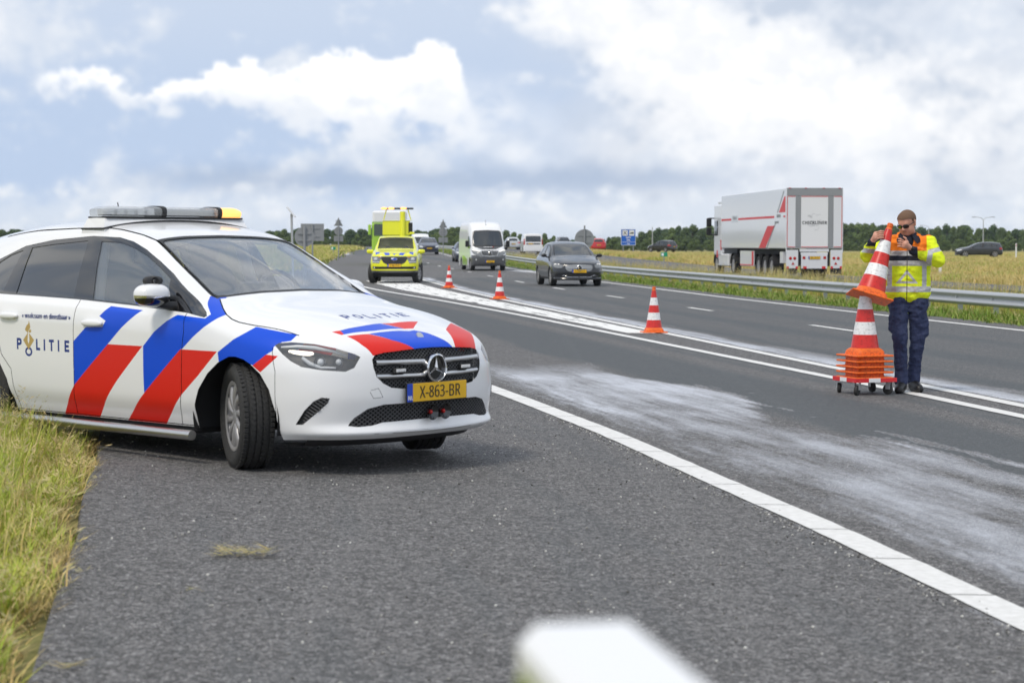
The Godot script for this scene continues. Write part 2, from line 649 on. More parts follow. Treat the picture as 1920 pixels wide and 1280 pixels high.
const GORE_A := [0, 6.3, 10, 5.42, 16.5, 4.42, 19.2, 4.0, 21.2, 3.62, 25.4, 2.88, 29.6, 2.14, 32.8, 1.58, 41.2, 0.1, 51.1, -1.8, 64.4, -4.6, 80, -7.2, 100, -9.2]
const SHOULDER := [0, 2.9, 4, 2.42, 7.4, 1.90, 9.7, 1.55, 11.2, 1.28, 14.3, 0.75, 17.6, 0.08, 19.4, -0.32, 28, -2.0, 40, -3.9, 64, -7.9, 80, -9.9, 100, -11.4]
const VERGE := [-20, 2.2, 0, -0.55, 5.9, -1.51, 7.8, -1.84, 10.6, -2.36, 12.1, -2.63, 20, -4.15, 40, -7.4, 70, -10.6, 100, -12.2, 138, -13.7, 154, -14.8, 190, -16.9, 240, -19.4, 300, -25.0, 400, -34.0, 700, -62.0]
const RIGHT_EDGE := 0.95
const FAR_NEAR := 5.4
const FAR_FAR := 14.2

func at(c: Array, d: float) -> float:
	# smooth through the points: average of the straight pieces nearby
	var h := clampf(d * 0.04, 0.4, 6.0)
	return (curve_at(c, d - h) + 2.0 * curve_at(c, d) + curve_at(c, d + h)) * 0.25

func land(x: float, d: float) -> float:
	# height of the road plane
	var r := 1.05 * (1.0 - exp(-pow(maxf(d - 90.0, 0.0) / 95.0, 2.0)))
	var c := clampf(0.016 * (8.5 - x - 0.18 * d), 0.0, 0.16) * (1.0 - smoothstep(25.0, 60.0, d))
	return r + c

func soil(x: float, d: float) -> float:
	# height of the ground where it is not paved
	var y := land(x, d)
	var l := x - at(EDGE, d)
	var v := x - at(VERGE, d)
	if v > 0.0 and l < RIGHT_EDGE: return y - 0.09
	if l > FAR_NEAR and l < FAR_FAR: return y - 0.09
	if v <= 0.0: return y - 0.03 + 0.05 * smoothstep(0.0, -1.5, v) + 0.02 * n1.get_noise_2d(x * 9.0, d * 9.0) + 0.5 * smoothstep(-8.0, -60.0, v)
	if l <= FAR_NEAR: return y - 0.03 - 0.22 * sin(PI * clampf((l - RIGHT_EDGE) / (FAR_NEAR - RIGHT_EDGE), 0, 1))
	# the field on the right does not rise with the road
	var f := 0.12 - 0.45 * smoothstep(220.0, 480.0, d)
	return lerpf(y - 0.03, f, smoothstep(FAR_FAR + 0.5, FAR_FAR + 14.0, l)) + 0.10 * n1.get_noise_2d(x * 2.0, d * 2.0)

func ground() -> void:
	var ds := []
	var d := -12.0
	while d < 4500.0:
		ds.append(d)
		d += 1.0 if d < 60 else 3.0 if d < 150 else 10.0 if d < 500 else 100.0 if d < 1200 else 600.0
	ds.append(4500.0)
	var xs := []
	var x := -3000.0
	while x < 3000.0:
		xs.append(x)
		var q := absf(x - 4.0)
		x += 1.0 if q < 34.0 else 8.0 if q < 150.0 else 60.0 if q < 700 else 500.0
	xs.append(3000.0)
	var rows := []
	for dd in ds:
		var row := []
		for xx in xs: row.append(Vector3(xx, soil(xx, dd), -dd))
		rows.append(row)
	var b := Mb.new()
	b.sheet(rows)
	var g := part("ground", uv_mesh(b), M.soil, self)
	tag(g, "", "", "", "structure")
	# pavement of this carriageway with its shoulder and slip road, and of the one beyond the barrier
	for side in 2:
		var st := SurfaceTool.new()
		st.begin(Mesh.PRIMITIVE_TRIANGLES)
		var rr := []
		for dd in ds:
			if dd > 650.0: break
			var row := []
			var n := 30 if side == 0 else 10
			for k in n + 1:
				var f := float(k) / n
				var e := at(EDGE, dd)
				var xx := lerpf(at(VERGE, dd), e + RIGHT_EDGE, f) if side == 0 else lerpf(e + FAR_NEAR, e + FAR_FAR, f)
				if side == 0 and k == 0: xx += 0.05 * n1.get_noise_1d(dd * 60.0)
				row.append(Vector3(xx, land(xx, dd), -dd))
			# the edges of the asphalt go down into the soil
			row.push_front(row[0] + Vector3(-0.03, -0.12, 0))
			row.append(row[-1] + Vector3(0.03, -0.12, 0))
			rr.append(row)
		for i in rr.size() - 1:
			for j in rr[0].size() - 1:
				for t in [[0, 0], [1, 1], [0, 1], [0, 0], [1, 0], [1, 1]]:
					var p: Vector3 = rr[i + t[0]][j + t[1]]
					st.set_uv(Vector2(p.x, p.z) / 1.6)
					st.set_uv2(Vector2((p.x + 8.0) / 22.0, (-p.z) / 88.0))
					st.set_normal(Vector3(0, 1, 0))
					st.add_vertex(p)
		var o := part("motorway" if side == 0 else "opposite_carriageway", st.commit(), M.asphalt if side == 0 else M.asphalt_far, self)
		tag(o, "", "", "", "structure")

func uv_mesh(b: Mb) -> ArrayMesh:
	return b.mesh()

# ---------------------------------------------------------------- painted lines
func strip(b: Mb, c: Array, from: float, to: float, width: float, ragged := 0.0, off := 0.0, lift := 0.006) -> void:
	var rows := []
	var d := from
	while true:
		var x0 := at(c, d) + off
		var dir := Vector2(at(c, d + 0.5) - at(c, d - 0.5), 1.0).normalized()
		var w := width * 0.5 / dir.y
		var l := x0 - w + ragged * n2.get_noise_1d(d * 120.0)
		var r := x0 + w + ragged * n2.get_noise_1d(d * 120.0 + 900.0)
		rows.append([Vector3(l, land(l, d) + lift, -d), Vector3(r, land(r, d) + lift, -d)])
		if d >= to: break
		d = minf(d + (0.25 if d < 45 else 1.0 if d < 60 else 3.0), to)
	b.sheet(rows)

func road_markings() -> void:
	# near edge line of the shoulder: laid in slabs about 0.9 m long with a dark joint between
	var root := thing("edge_line", "broad white edge line in short slabs, nearest the camera", "road marking")
	var d := 3.2
	while d < 62.0:
		var b := Mb.new()
		strip(b, SHOULDER, d, d + 0.885, 0.19, 0.008)
		part("line_slab", b.mesh(), M.line, root)
		d += 0.9
	for a in [[GORE_A, 6.0, 100.0, 0.17, "white line on the trolley's side of the gore", "line"], [GORE_B, 6.0, 100.0, 0.17, "white line behind the worker, nearest the running lanes", "line"], [EDGE, 12.0, 420.0, 0.17, "white line along the grass strip of the median", "line"]]:
		var b := Mb.new()
		strip(b, a[0], a[1], a[2], a[3], 0.008)
		var o := part("lane_line", b.mesh(), M.line, self)
		tag(o, a[4], "road marking", "long lines on the motorway")
	var k := 0
	for q in [[33.3, 35.9], [43.6, 46.0], [54.2, 56.8], [64.6, 67.4], [76.4, 79.9], [91, 94.1], [103.9, 105.7], [114, 116], [123.5, 126], [134.5, 137]]:
		var b := Mb.new()
		strip(b, LANES, q[0], q[1], 0.13, 0.006)
		var o := part("lane_dash", b.mesh(), M.line, self)
		tag(o, ["lane dash behind the lifted cone, nearest the worker", "lane dash right of the nearest standing cone", "lane dash just right of the dark coupe", "lane dash under the front of the dark coupe"][k] if k < 4 else "short white lane dash, number %s of the row running away from the dark coupe" % ["one", "two", "three", "four", "five", "six"][k - 4], "road marking", "dashes between the lanes")
		k += 1
	# worn white chevron field between the two gore lines: bars that have run together
	var g := thing("gore_marking", "worn white painted triangle under the yellow pickup", "road marking")
	# a long wedge, worn into streaks along the road, in lengths of six metres
	for i in 8:
		var st := SurfaceTool.new()
		st.begin(Mesh.PRIMITIVE_TRIANGLES)
		var rows := []
		for e in 13:
			var dd := 32.4 + i * 6.0 + e * 0.5
			var row := []
			for q in 9:
				var f := lerpf(0.30, 0.80, q / 8.0) + 0.012 * n2.get_noise_1d(dd * 30.0 + q * 50.0)
				var xx := lerpf(at(GORE_A, dd), at(GORE_B, dd), f)
				row.append([Vector3(xx, land(xx, dd) + 0.006, -dd), Vector2((xx - at(GORE_B, dd)) * 0.22, dd * 0.009)])
			rows.append(row)
		for e in 12:
			for q in 8:
				for t in [[0, 0], [1, 1], [0, 1], [0, 0], [1, 0], [1, 1]]:
					var p: Array = rows[e + t[0]][q + t[1]]
					st.set_uv(p[1])
					st.set_normal(Vector3.UP)
					st.add_vertex(p[0])
		part("painted_wedge", st.commit(), M.worn_line, g)

# ---------------------------------------------------------------- materials
func stone_images() -> Array:
	# asphalt: stones of a few tones set in dark binder. Returns colour, height, powder mask.
	var n := 1024
	var cell := FastNoiseLite.new()
	cell.noise_type = FastNoiseLite.TYPE_CELLULAR
	cell.seed = 3
	cell.frequency = 0.085
	cell.cellular_jitter = 1.0
	cell.cellular_return_type = FastNoiseLite.RETURN_CELL_VALUE
	var val := cell.get_seamless_image(n, n, false, false, 0.08, false)
	cell.cellular_return_type = FastNoiseLite.RETURN_DISTANCE2_SUB
	var edge := cell.get_seamless_image(n, n, false, false, 0.08, true)
	val.convert(Image.FORMAT_L8)
	edge.convert(Image.FORMAT_L8)
	var big := FastNoiseLite.new()
	big.seed = 8
	big.frequency = 0.012
	big.fractal_octaves = 3
	var bg := big.get_seamless_image(n, n)
	bg.convert(Image.FORMAT_L8)
	var a := val.get_data()
	var e := edge.get_data()
	var g := bg.get_data()
	var col := PackedByteArray()
	col.resize(n * n * 3)
	var hgt := PackedByteArray()
	hgt.resize(n * n)
	var msk := PackedByteArray()
	msk.resize(n * n)
	for i in n * n:
		var v := a[i] / 255.0
		var s := clampf((e[i] - 18) / 60.0, 0.0, 1.0)
		var t := 0.045 + 0.52 * v * v
		var h := fposmod(v * 37.31, 1.0)
		if h > 0.93: t = 0.50 + 0.25 * v
		elif h < 0.22: t = 0.04
		t *= 0.86 + 0.28 * g[i] / 255.0
		t = lerpf(0.022, t, s)
		var warm := (fposmod(v * 91.7, 1.0) - 0.45) * 0.16
		col[i * 3] = int(255.0 * pow(t * (1.02 + warm), 0.4545))
		col[i * 3 + 1] = int(255.0 * pow(t, 0.4545))
		col[i * 3 + 2] = int(255.0 * pow(t * (0.99 - warm * 0.8), 0.4545))
		hgt[i] = int(255.0 * clampf(s * (0.55 + 0.45 * h), 0, 1))
		msk[i] = int(255.0 * clampf(0.42 + 0.75 * s * pow(fposmod(v * 17.7, 1.0), 0.7), 0, 1))
	return [Image.create_from_data(n, n, false, Image.FORMAT_RGB8, col), Image.create_from_data(n, n, false, Image.FORMAT_L8, hgt), Image.create_from_data(n, n, false, Image.FORMAT_L8, msk)]

func powder_image() -> Image:
	# white absorbent powder swept along the lanes, and the dark smooth tracks the tyres have worn; over x -8..14, 0..88 m ahead
	var w := 704
	var h := 2048
	var im := Image.create(w, h, false, Image.FORMAT_RGBA8)
	im.fill(Color(0.5, 0.5, 0.5, 0))
	var fine := FastNoiseLite.new()
	fine.seed = 21
	fine.frequency = 0.9
	fine.fractal_octaves = 4
	for j in h:
		var d := (j + 0.5) / h * 88.0
		var ga := at(GORE_A, d)
		var gb := at(GORE_B, d)
		var sh := at(SHOULDER, d)
		var ed := at(EDGE, d)
		var la := at(LANES, d)
		for i in w:
			var x := (i + 0.5) / w * 22.0 - 8.0
			if x < sh - 3.5 or x > ed + 1.0: continue
			var l := x - sh
			var width := ga - sh
			var streak := fine.get_noise_2d(l * 2.2, d * 0.22)
			var grain := fine.get_noise_2d(l * 14.0 + 50.0, d * 1.4)
			var p := 0.0
			var dark := 0.0
			var c := Color(0.86, 0.875, 0.91)
			if x > sh and x < ga:
				var f := l / width
				# powder field right of the shoulder line, thinning to the back and ending at the worn track
				var lim := 0.52 + 0.10 * streak + 0.05 * sin(d * 1.1)
				p = smoothstep(0.04, 0.16, f + 0.05 * grain) * smoothstep(lim, lim - 0.05, f) * smoothstep(23.5, 20.5, d + 1.2 * streak)
				p *= (0.8 + 0.25 * smoothstep(14.0, 17.0, d)) * clampf(0.36 + 0.26 * smoothstep(14.0, 17.0, d) + 0.6 * streak + 0.30 * grain + 0.35 * fine.get_noise_2d(l * 0.8 + 9.0, d * 0.5), 0.0, 1.0)
				p = maxf(p, 1.0 * smoothstep(0.10, 0.0, absf(f - lim + 0.07)) * smoothstep(0.05, 0.4, streak + 0.3 * grain) * smoothstep(20.5, 18.5, d) * smoothstep(10.5, 13.5, d))
				# smooth dark band worn by tyres
				dark = smoothstep(0.40, 0.50, f + 0.03 * streak) * smoothstep(0.84, 0.74, f + 0.03 * streak) * (0.8 + 0.35 * streak)
				dark = maxf(dark, smoothstep(0.05, 0.0, absf(f - 0.92)) * 0.55)
				if f > 0.86 and f < 0.99: dark = maxf(dark, 0.55 * smoothstep(0.93, 0.97, f))
			elif x > gb:
				# bright trail just past the gore line, then tyre-polished lanes
				var g := x - gb
				p = smoothstep(0.12, 0.22, g + 0.05 * grain) * smoothstep(0.70 + 0.3 * streak, 0.34, g) * clampf(0.75 + 0.5 * streak + 0.4 * grain, 0, 1)
				p = maxf(p, smoothstep(0.05, 0.0, absf(g + 0.0)) * 0.3)
				dark = 0.34 + 0.22 * streak + 0.38 * smoothstep(0.55, 0.1, absf(x - la + 1.05)) + 0.38 * smoothstep(0.55, 0.1, absf(x - la + 2.7)) + 0.3 * smoothstep(0.5, 0.1, absf(x - la - 0.9))
				dark *= smoothstep(0.5, 0.9, g) * smoothstep(0.0, -0.3, x - ed)
			elif x <= sh:
				p = 0.22 * smoothstep(-0.16, -0.1, l) * smoothstep(0.1, 0.35, grain)
				dark = 0.18 * smoothstep(0.1, 0.4, streak)
			if p > 0.02:
				c.a = clampf(p, 0, 0.96)
				im.set_pixel(i, j, c)
			elif dark > 0.02:
				# tone of the smooth worn surface: greenish grey, a little darker than the stones
				im.set_pixel(i, j, Color(0.325, 0.345, 0.355, clampf(dark * 1.4, 0, 1.0)))
	return im

func noise_tex(seed_: int, freq: float, oct: int, lo: Color, hi: Color, size := 512) -> NoiseTexture2D:
	var n := FastNoiseLite.new()
	n.seed = seed_
	n.frequency = freq
	n.fractal_octaves = oct
	var t := NoiseTexture2D.new()
	t.width = size
	t.height = size
	t.seamless = true
	t.noise = n
	var g := Gradient.new()
	g.set_color(0, lo)
	g.set_color(1, hi)
	t.color_ramp = g
	return t

func materials() -> void:
	var st := stone_images()
	var pw := ImageTexture.create_from_image(powder_image())
	var t0 := ImageTexture.create_from_image(st[0])
	var t1 := ImageTexture.create_from_image(st[1])
	var t2 := ImageTexture.create_from_image(st[2])
	for k in ["asphalt", "asphalt_far"]:
		var m := mk(k, Color(1, 1, 1), 0.78)
		m.albedo_texture = t0
		m.metallic_specular = 0.4
		m.heightmap_enabled = true
		m.heightmap_texture = t1
		m.heightmap_scale = 0.5
		if k == "asphalt":
			m.detail_enabled = true
			m.detail_albedo = pw
			m.detail_mask = t2
			m.detail_uv_layer = BaseMaterial3D.DETAIL_UV_2
			m.detail_blend_mode = BaseMaterial3D.BLEND_MODE_MIX
	var line := mk("line", lin(1, 1, 1), 0.7)
	line.albedo_texture = noise_tex(4, 0.03, 4, lin(0.62, 0.61, 0.58), lin(0.80, 0.79, 0.77))
	line.uv1_triplanar = true
	line.uv1_world_triplanar = true
	line.uv1_scale = Vector3(0.9, 0.9, 0.9)
	var worn := mk("worn_line", lin(1, 1, 1), 0.8)
	var wt := noise_tex(14, 0.03, 5, lin(0.12, 0.12, 0.12), lin(0.78, 0.77, 0.74), 1024)
	wt.color_ramp.offsets = PackedFloat32Array([0.20, 0.34])
	worn.albedo_texture = wt
	var soil_m := mk("soil", lin(1, 1, 1), 0.95)
	soil_m.albedo_texture = noise_tex(31, 0.02, 5, lin(0.14, 0.16, 0.045), lin(0.36, 0.29, 0.10))
	soil_m.uv1_triplanar = true
	soil_m.uv1_world_triplanar = true
	soil_m.uv1_scale = Vector3(0.22, 0.22, 0.22)
	# vehicles
	paint("white", lin(0.82, 0.82, 0.82))
	mk("blue", lin(0.001, 0.07, 0.62), 0.35).metallic_specular = 0.38
	mk("red", lin(0.68, 0.018, 0.010), 0.35).metallic_specular = 0.38
	paint("bus_yellow", lin(0.80, 0.80, 0.008))
	paint("lime", lin(0.36, 0.62, 0.03))
	paint("black_paint", lin(0.012, 0.012, 0.014), 0.25)
	paint("grey_paint", lin(0.03, 0.033, 0.04), 0.3)
	paint("coupe_paint", lin(0.010, 0.011, 0.015), 0.25)
	paint("navy_paint", lin(0.012, 0.018, 0.05), 0.3)
	paint("silver_paint", lin(0.5, 0.52, 0.54), 0.3)
	paint("car_red", lin(0.5, 0.008, 0.01), 0.3)
	paint("grey_lower", lin(0.07, 0.072, 0.078), 0.5)
	paint("trailer_white", lin(0.72, 0.73, 0.75), 0.4)
	mk("ink_blue", lin(0.006, 0.03, 0.20), 0.5)
	mk("gold", lin(0.46, 0.32, 0.10), 0.45)
	mk("black", lin(0.012, 0.012, 0.013), 0.5)
	mk("gloss_black", lin(0.008, 0.008, 0.009), 0.08)
	mk("dark", lin(0.02, 0.02, 0.021), 0.8)
	mk("liner", lin(0.011, 0.011, 0.012), 0.85)
	mk("plastic", lin(0.03, 0.03, 0.032), 0.65)
	mk("interior", lin(0.11, 0.118, 0.12), 0.75)
	mk("mesh_grey", lin(0.085, 0.085, 0.088), 0.5)
	mk("lamp_dark", lin(0.22, 0.23, 0.24), 0.12)
	mk("seat", lin(0.035, 0.036, 0.04), 0.85)
	mk("pale_trim", lin(0.32, 0.33, 0.32), 0.8)
	mk("chrome", lin(0.78, 0.78, 0.79), 0.12, 1.0)
	mk("satin", lin(0.62, 0.62, 0.62), 0.3, 1.0)
	mk("steel", lin(0.56, 0.56, 0.55), 0.34, 1.0)
	mk("alloy", lin(0.42, 0.41, 0.41), 0.45, 0.6)
	mk("galvanised", lin(0.50, 0.51, 0.52), 0.5, 0.6)
	mk("grey_metal", lin(0.30, 0.31, 0.32), 0.55, 0.2)
	mk("sign_back", lin(0.27, 0.28, 0.29), 0.6, 0.1)
	mk("plate_yellow", lin(0.82, 0.47, 0.008), 0.4)
	mk("plate_blue", lin(0.01, 0.06, 0.5), 0.4)
	mk("sign_blue", lin(0.01, 0.12, 0.55), 0.4)
	mk("sign_green", lin(0.01, 0.30, 0.16), 0.4)
	mk("sheet_white", lin(0.8, 0.8, 0.8), 0.4)
	mk("sheet_red", lin(0.66, 0.02, 0.025), 0.4)
	mk("lamp_red", lin(0.45, 0.01, 0.008), 0.15)
	mk("lamp_amber", lin(0.75, 0.24, 0.02), 0.15)
	mk("lens", lin(0.62, 0.64, 0.66), 0.12)
	mk("reflector", lin(0.75, 0.76, 0.78), 0.15, 0.9)
	var ty := mk("tyre", lin(1, 1, 1), 0.8)
	ty.albedo_texture = noise_tex(6, 0.06, 5, lin(0.014, 0.014, 0.014), lin(0.05, 0.048, 0.045), 256)
	ty.uv1_triplanar = true
	ty.uv1_scale = Vector3(3, 3, 3)
	pane("glass", lin(0.02, 0.03, 0.03), 0.07)
	# coated against heat: a faint bluish mirror
	pane("glass_coated", lin(0.50, 0.58, 0.68), 0.05).metallic = 0.13
	pane("glass_dark", lin(0.006, 0.008, 0.011), 0.90).metallic_specular = 0.72
	for k in ["glass_dark", "gloss_black"]:
		if M.has(k):
			M[k].clearcoat_enabled = true
			M[k].clearcoat = 1.0
			M[k].clearcoat_roughness = 0.03
	pane("glass_far", lin(0.035, 0.042, 0.05), 0.75).metallic_specular = 0.72
	pane("lens_clear", lin(0.8, 0.82, 0.84), 0.10)
	pane("bar_lens", lin(0.55, 0.57, 0.58), 0.35)
	glow("amber_on", Color(1.0, 0.70, 0.38), 1.25)
	glow("lamp_on", Color(1.0, 0.98, 0.94), 0.95)
	# cones, clothes
	mk("cone_orange", lin(0.80, 0.135, 0.012), 0.55)
	mk("cone_red", lin(0.60, 0.022, 0.016), 0.35)
	mk("cone_white", lin(0.78, 0.78, 0.77), 0.4)
	# scuffs and road film on the cones
	for a in [["cone_orange", lin(0.50, 0.085, 0.012), lin(0.84, 0.15, 0.012)], ["cone_white", lin(0.55, 0.54, 0.52), lin(0.82, 0.82, 0.81)], ["cone_red", lin(0.40, 0.018, 0.014), lin(0.64, 0.024, 0.017)]]:
		M[a[0]].albedo_color = Color.WHITE
		M[a[0]].albedo_texture = noise_tex(70, 0.03, 5, a[1], a[2], 256)
		M[a[0]].albedo_texture.color_ramp.offsets = PackedFloat32Array([0.15, 0.45])
		M[a[0]].uv1_triplanar = true
		M[a[0]].uv1_scale = Vector3(3, 3, 3)
	for a in [["hi_yellow", lin(0.76, 0.88, 0.015)], ["hi_orange", lin(0.86, 0.21, 0.01)], ["tape", lin(0.47, 0.47, 0.48)], ["navy", lin(0.022, 0.032, 0.085)], ["navy_dark", lin(0.008, 0.010, 0.022)], ["skin", lin(0.58, 0.29, 0.20)], ["hair", lin(0.15, 0.085, 0.05)], ["boot", lin(0.01, 0.01, 0.011)]]:
		mk(a[0], a[1], 0.85)
	# creases of the cloth
	var crease := noise_tex(44, 0.012, 3, Color(0, 0, 0), Color(1, 1, 1), 256)
	for k in ["hi_yellow", "hi_orange", "navy", "tape"]:
		M[k].heightmap_enabled = true
		M[k].heightmap_texture = crease
		M[k].heightmap_scale = 4.0 if k == "navy" else 2.5
		M[k].uv1_triplanar = true
		M[k].uv1_scale = Vector3(2.6, 1.5, 2.6)
	M.boot.roughness = 0.45
	M.skin.roughness = 0.5
	M.tape.roughness = 0.45
	# plants
	for a in [["blade", lin(1, 1, 1)], ["leaf", lin(1, 1, 1)], ["bark", lin(0.10, 0.085, 0.065)]]:
		var m := mk(a[0], a[1], 0.75)
		if a[0] != "bark":
			m.vertex_color_use_as_albedo = true
			m.cull_mode = BaseMaterial3D.CULL_DISABLED
			m.backlight_enabled = true
			m.backlight = Color(0.45, 0.5, 0.2)

# outline of the hatchback: stations from nose to tail, each from sill to centre line, x to the right
const HATCH := [
	[0, 0.212, 0.84, 0, 0.252, 0.885, 0, 0.315, 0.863, 0, 0.47, 0.885, 0, 0.6, 0.88, 0, 0.715, 0.865, 0, 0.765, 0.835, 0, 0.795, 0.79, 0, 0.812, 0.75, 0, 0.825, 0.71, 0, 0.838, 0.67],
	[0.3, 0.212, 0.827, 0.31, 0.252, 0.872, 0.31, 0.315, 0.848, 0.31, 0.47, 0.87, 0.31, 0.6, 0.866, 0.3, 0.715, 0.85, 0.275, 0.77, 0.815, 0.225, 0.803, 0.77, 0.16, 0.825, 0.72, 0.085, 0.842, 0.67, 0, 0.856, 0.61],
	[0.576, 0.212, 0.74, 0.596, 0.252, 0.785, 0.601, 0.315, 0.753, 0.606, 0.47, 0.775, 0.601, 0.6, 0.77, 0.581, 0.71, 0.748, 0.53, 0.785, 0.71, 0.42, 0.83, 0.66, 0.29, 0.86, 0.6, 0.15, 0.88, 0.545, 0, 0.89, 0.49],
	[0.751, 0.212, 0.56, 0.776, 0.252, 0.605, 0.786, 0.315, 0.588, 0.789, 0.47, 0.605, 0.786, 0.6, 0.597, 0.764, 0.705, 0.572, 0.71, 0.8, 0.52, 0.58, 0.868, 0.46, 0.41, 0.908, 0.4, 0.21, 0.93, 0.345, 0, 0.938, 0.3],
	[0.83, 0.205, 0.33, 0.855, 0.27, 0.34, 0.868, 0.36, 0.35, 0.878, 0.47, 0.35, 0.88, 0.6, 0.34, 0.862, 0.735, 0.32, 0.795, 0.845, 0.27, 0.66, 0.917, 0.22, 0.47, 0.958, 0.17, 0.24, 0.98, 0.125, 0, 0.988, 0.09],
	[0.845, 0.21, 0.02, 0.87, 0.28, 0.02, 0.885, 0.38, 0.02, 0.895, 0.52, 0.02, 0.897, 0.68, 0.01, 0.885, 0.8, 0, 0.825, 0.893, -0.03, 0.7, 0.953, -0.05, 0.5, 0.995, -0.08, 0.26, 1.016, -0.1, 0, 1.024, -0.11],
	[0.845, 0.225, -0.22, 0.868, 0.29, -0.22, 0.886, 0.4, -0.22, 0.897, 0.56, -0.22, 0.899, 0.74, -0.22, 0.888, 0.86, -0.225, 0.845, 0.925, -0.235, 0.755, 0.978, -0.25, 0.62, 1.018, -0.27, 0.32, 1.042, -0.235, 0, 1.05, -0.225],
	[0.827, 0.235, -0.36, 0.849, 0.295, -0.36, 0.887, 0.41, -0.36, 0.897, 0.58, -0.36, 0.899, 0.77, -0.36, 0.885, 0.89, -0.365, 0.85, 0.945, -0.375, 0.775, 1.005, -0.38, 0.645, 1.042, -0.4, 0.33, 1.068, -0.335, 0, 1.076, -0.315],
	[0.826, 0.235, -0.66, 0.848, 0.295, -0.66, 0.886, 0.41, -0.66, 0.897, 0.6, -0.66, 0.899, 0.8, -0.66, 0.883, 0.905, -0.66, 0.848, 0.962, -0.66, 0.775, 1.118, -0.66, 0.622, 1.18, -0.68, 0.32, 1.212, -0.64, 0, 1.222, -0.625],
	[0.826, 0.235, -1.1, 0.848, 0.295, -1.1, 0.886, 0.41, -1.1, 0.898, 0.62, -1.1, 0.9, 0.82, -1.1, 0.884, 0.93, -1.1, 0.846, 0.985, -1.1, 0.735, 1.25, -1.1, 0.575, 1.402, -1.12, 0.3, 1.432, -1.14, 0, 1.44, -1.15],
	[0.826, 0.235, -1.3, 0.848, 0.295, -1.3, 0.886, 0.41, -1.3, 0.898, 0.62, -1.3, 0.9, 0.83, -1.3, 0.884, 0.935, -1.3, 0.845, 0.995, -1.3, 0.725, 1.275, -1.3, 0.585, 1.452, -1.32, 0.3, 1.484, -1.34, 0, 1.492, -1.35],
	[0.826, 0.235, -1.7, 0.848, 0.295, -1.7, 0.886, 0.41, -1.7, 0.898, 0.62, -1.7, 0.9, 0.84, -1.7, 0.884, 0.95, -1.7, 0.844, 1.012, -1.7, 0.715, 1.3, -1.7, 0.59, 1.492, -1.7, 0.31, 1.532, -1.72, 0, 1.54, -1.72],
	[0.826, 0.235, -2.3, 0.848, 0.295, -2.3, 0.888, 0.42, -2.3, 0.9, 0.63, -2.3, 0.902, 0.85, -2.3, 0.884, 0.965, -2.3, 0.842, 1.035, -2.3, 0.71, 1.3, -2.3, 0.585, 1.482, -2.3, 0.31, 1.535, -2.3, 0, 1.545, -2.3],
	[0.819, 0.23, -2.85, 0.843, 0.295, -2.85, 0.886, 0.42, -2.85, 0.898, 0.63, -2.85, 0.898, 0.85, -2.85, 0.872, 0.975, -2.85, 0.825, 1.055, -2.85, 0.69, 1.28, -2.85, 0.56, 1.435, -2.85, 0.3, 1.495, -2.85, 0, 1.505, -2.85],
	[0.77, 0.25, -3.25, 0.82, 0.31, -3.28, 0.85, 0.43, -3.3, 0.862, 0.63, -3.3, 0.858, 0.84, -3.28, 0.82, 0.97, -3.26, 0.76, 1.06, -3.24, 0.64, 1.25, -3.2, 0.53, 1.38, -3.18, 0.29, 1.445, -3.18, 0, 1.455, -3.18],
	[0.55, 0.27, -3.42, 0.6, 0.33, -3.47, 0.63, 0.45, -3.49, 0.64, 0.63, -3.48, 0.64, 0.8, -3.44, 0.63, 0.92, -3.42, 0.61, 1, -3.4, 0.55, 1.16, -3.35, 0.47, 1.32, -3.28, 0.26, 1.41, -3.25, 0, 1.42, -3.25],
	[0, 0.27, -3.47, 0, 0.33, -3.52, 0, 0.45, -3.535, 0, 0.63, -3.525, 0, 0.8, -3.48, 0, 0.92, -3.46, 0, 1, -3.44, 0, 1.12, -3.4, 0, 1.22, -3.36, 0, 1.32, -3.31, 0, 1.4, -3.27],
]

func grid_points(g: Array) -> Array:
	var out := []
	for st in g:
		var row := []
		for i in range(0, st.size(), 3): row.append(Vector3(st[i], st[i + 1], st[i + 2]))
		out.append(row)
	return out

func mirrored(f: Array) -> PackedVector2Array:
	# outline given for x > 0, closed by its mirror image
	var q := poly(f)
	var r := q.duplicate()
	for i in range(q.size() - 1, -1, -1):
		if q[i].x > 1e-4: r.append(Vector2(-q[i].x, q[i].y))
	return r

const WIN_ALL := [-2.98, 1.068, -2.523, 1.034, -2.046, 1.024, -1.605, 1.012, -1.009, 0.984, -0.457, 0.950, -0.282, 0.925, -0.270, 0.934, -0.297, 0.956, -0.555, 1.085, -0.760, 1.192, -0.931, 1.272, -1.103, 1.345, -1.264, 1.398, -1.414, 1.425, -1.703, 1.436, -2.153, 1.410, -2.473, 1.367, -2.735, 1.277, -2.93, 1.16]
const WIN_F := [-1.461, 1.018, -1.013, 0.995, -0.640, 0.976, -0.736, 1.160, -0.913, 1.243, -1.070, 1.308, -1.234, 1.360, -1.390, 1.393, -1.590, 1.401]
const WIN_R := [-2.345, 1.043, -1.677, 1.024, -1.745, 1.405, -2.134, 1.380, -2.384, 1.357]
const WIN_Q := [-2.86, 1.075, -2.515, 1.050, -2.481, 1.340, -2.620, 1.305, -2.72, 1.255, -2.83, 1.16]
const SCREEN := [0, -0.312, 0.20, -0.320, 0.40, -0.338, 0.58, -0.372, 0.655, -0.40, 0.668, -0.43, 0.615, -0.86, 0.578, -1.105, 0.555, -1.13, 0.30, -1.150, 0, -1.158]
const GLASS := [0, -0.345, 0.20, -0.352, 0.40, -0.370, 0.56, -0.402, 0.625, -0.43, 0.632, -0.46, 0.585, -0.86, 0.548, -1.075, 0.52, -1.10, 0.30, -1.115, 0, -1.122]
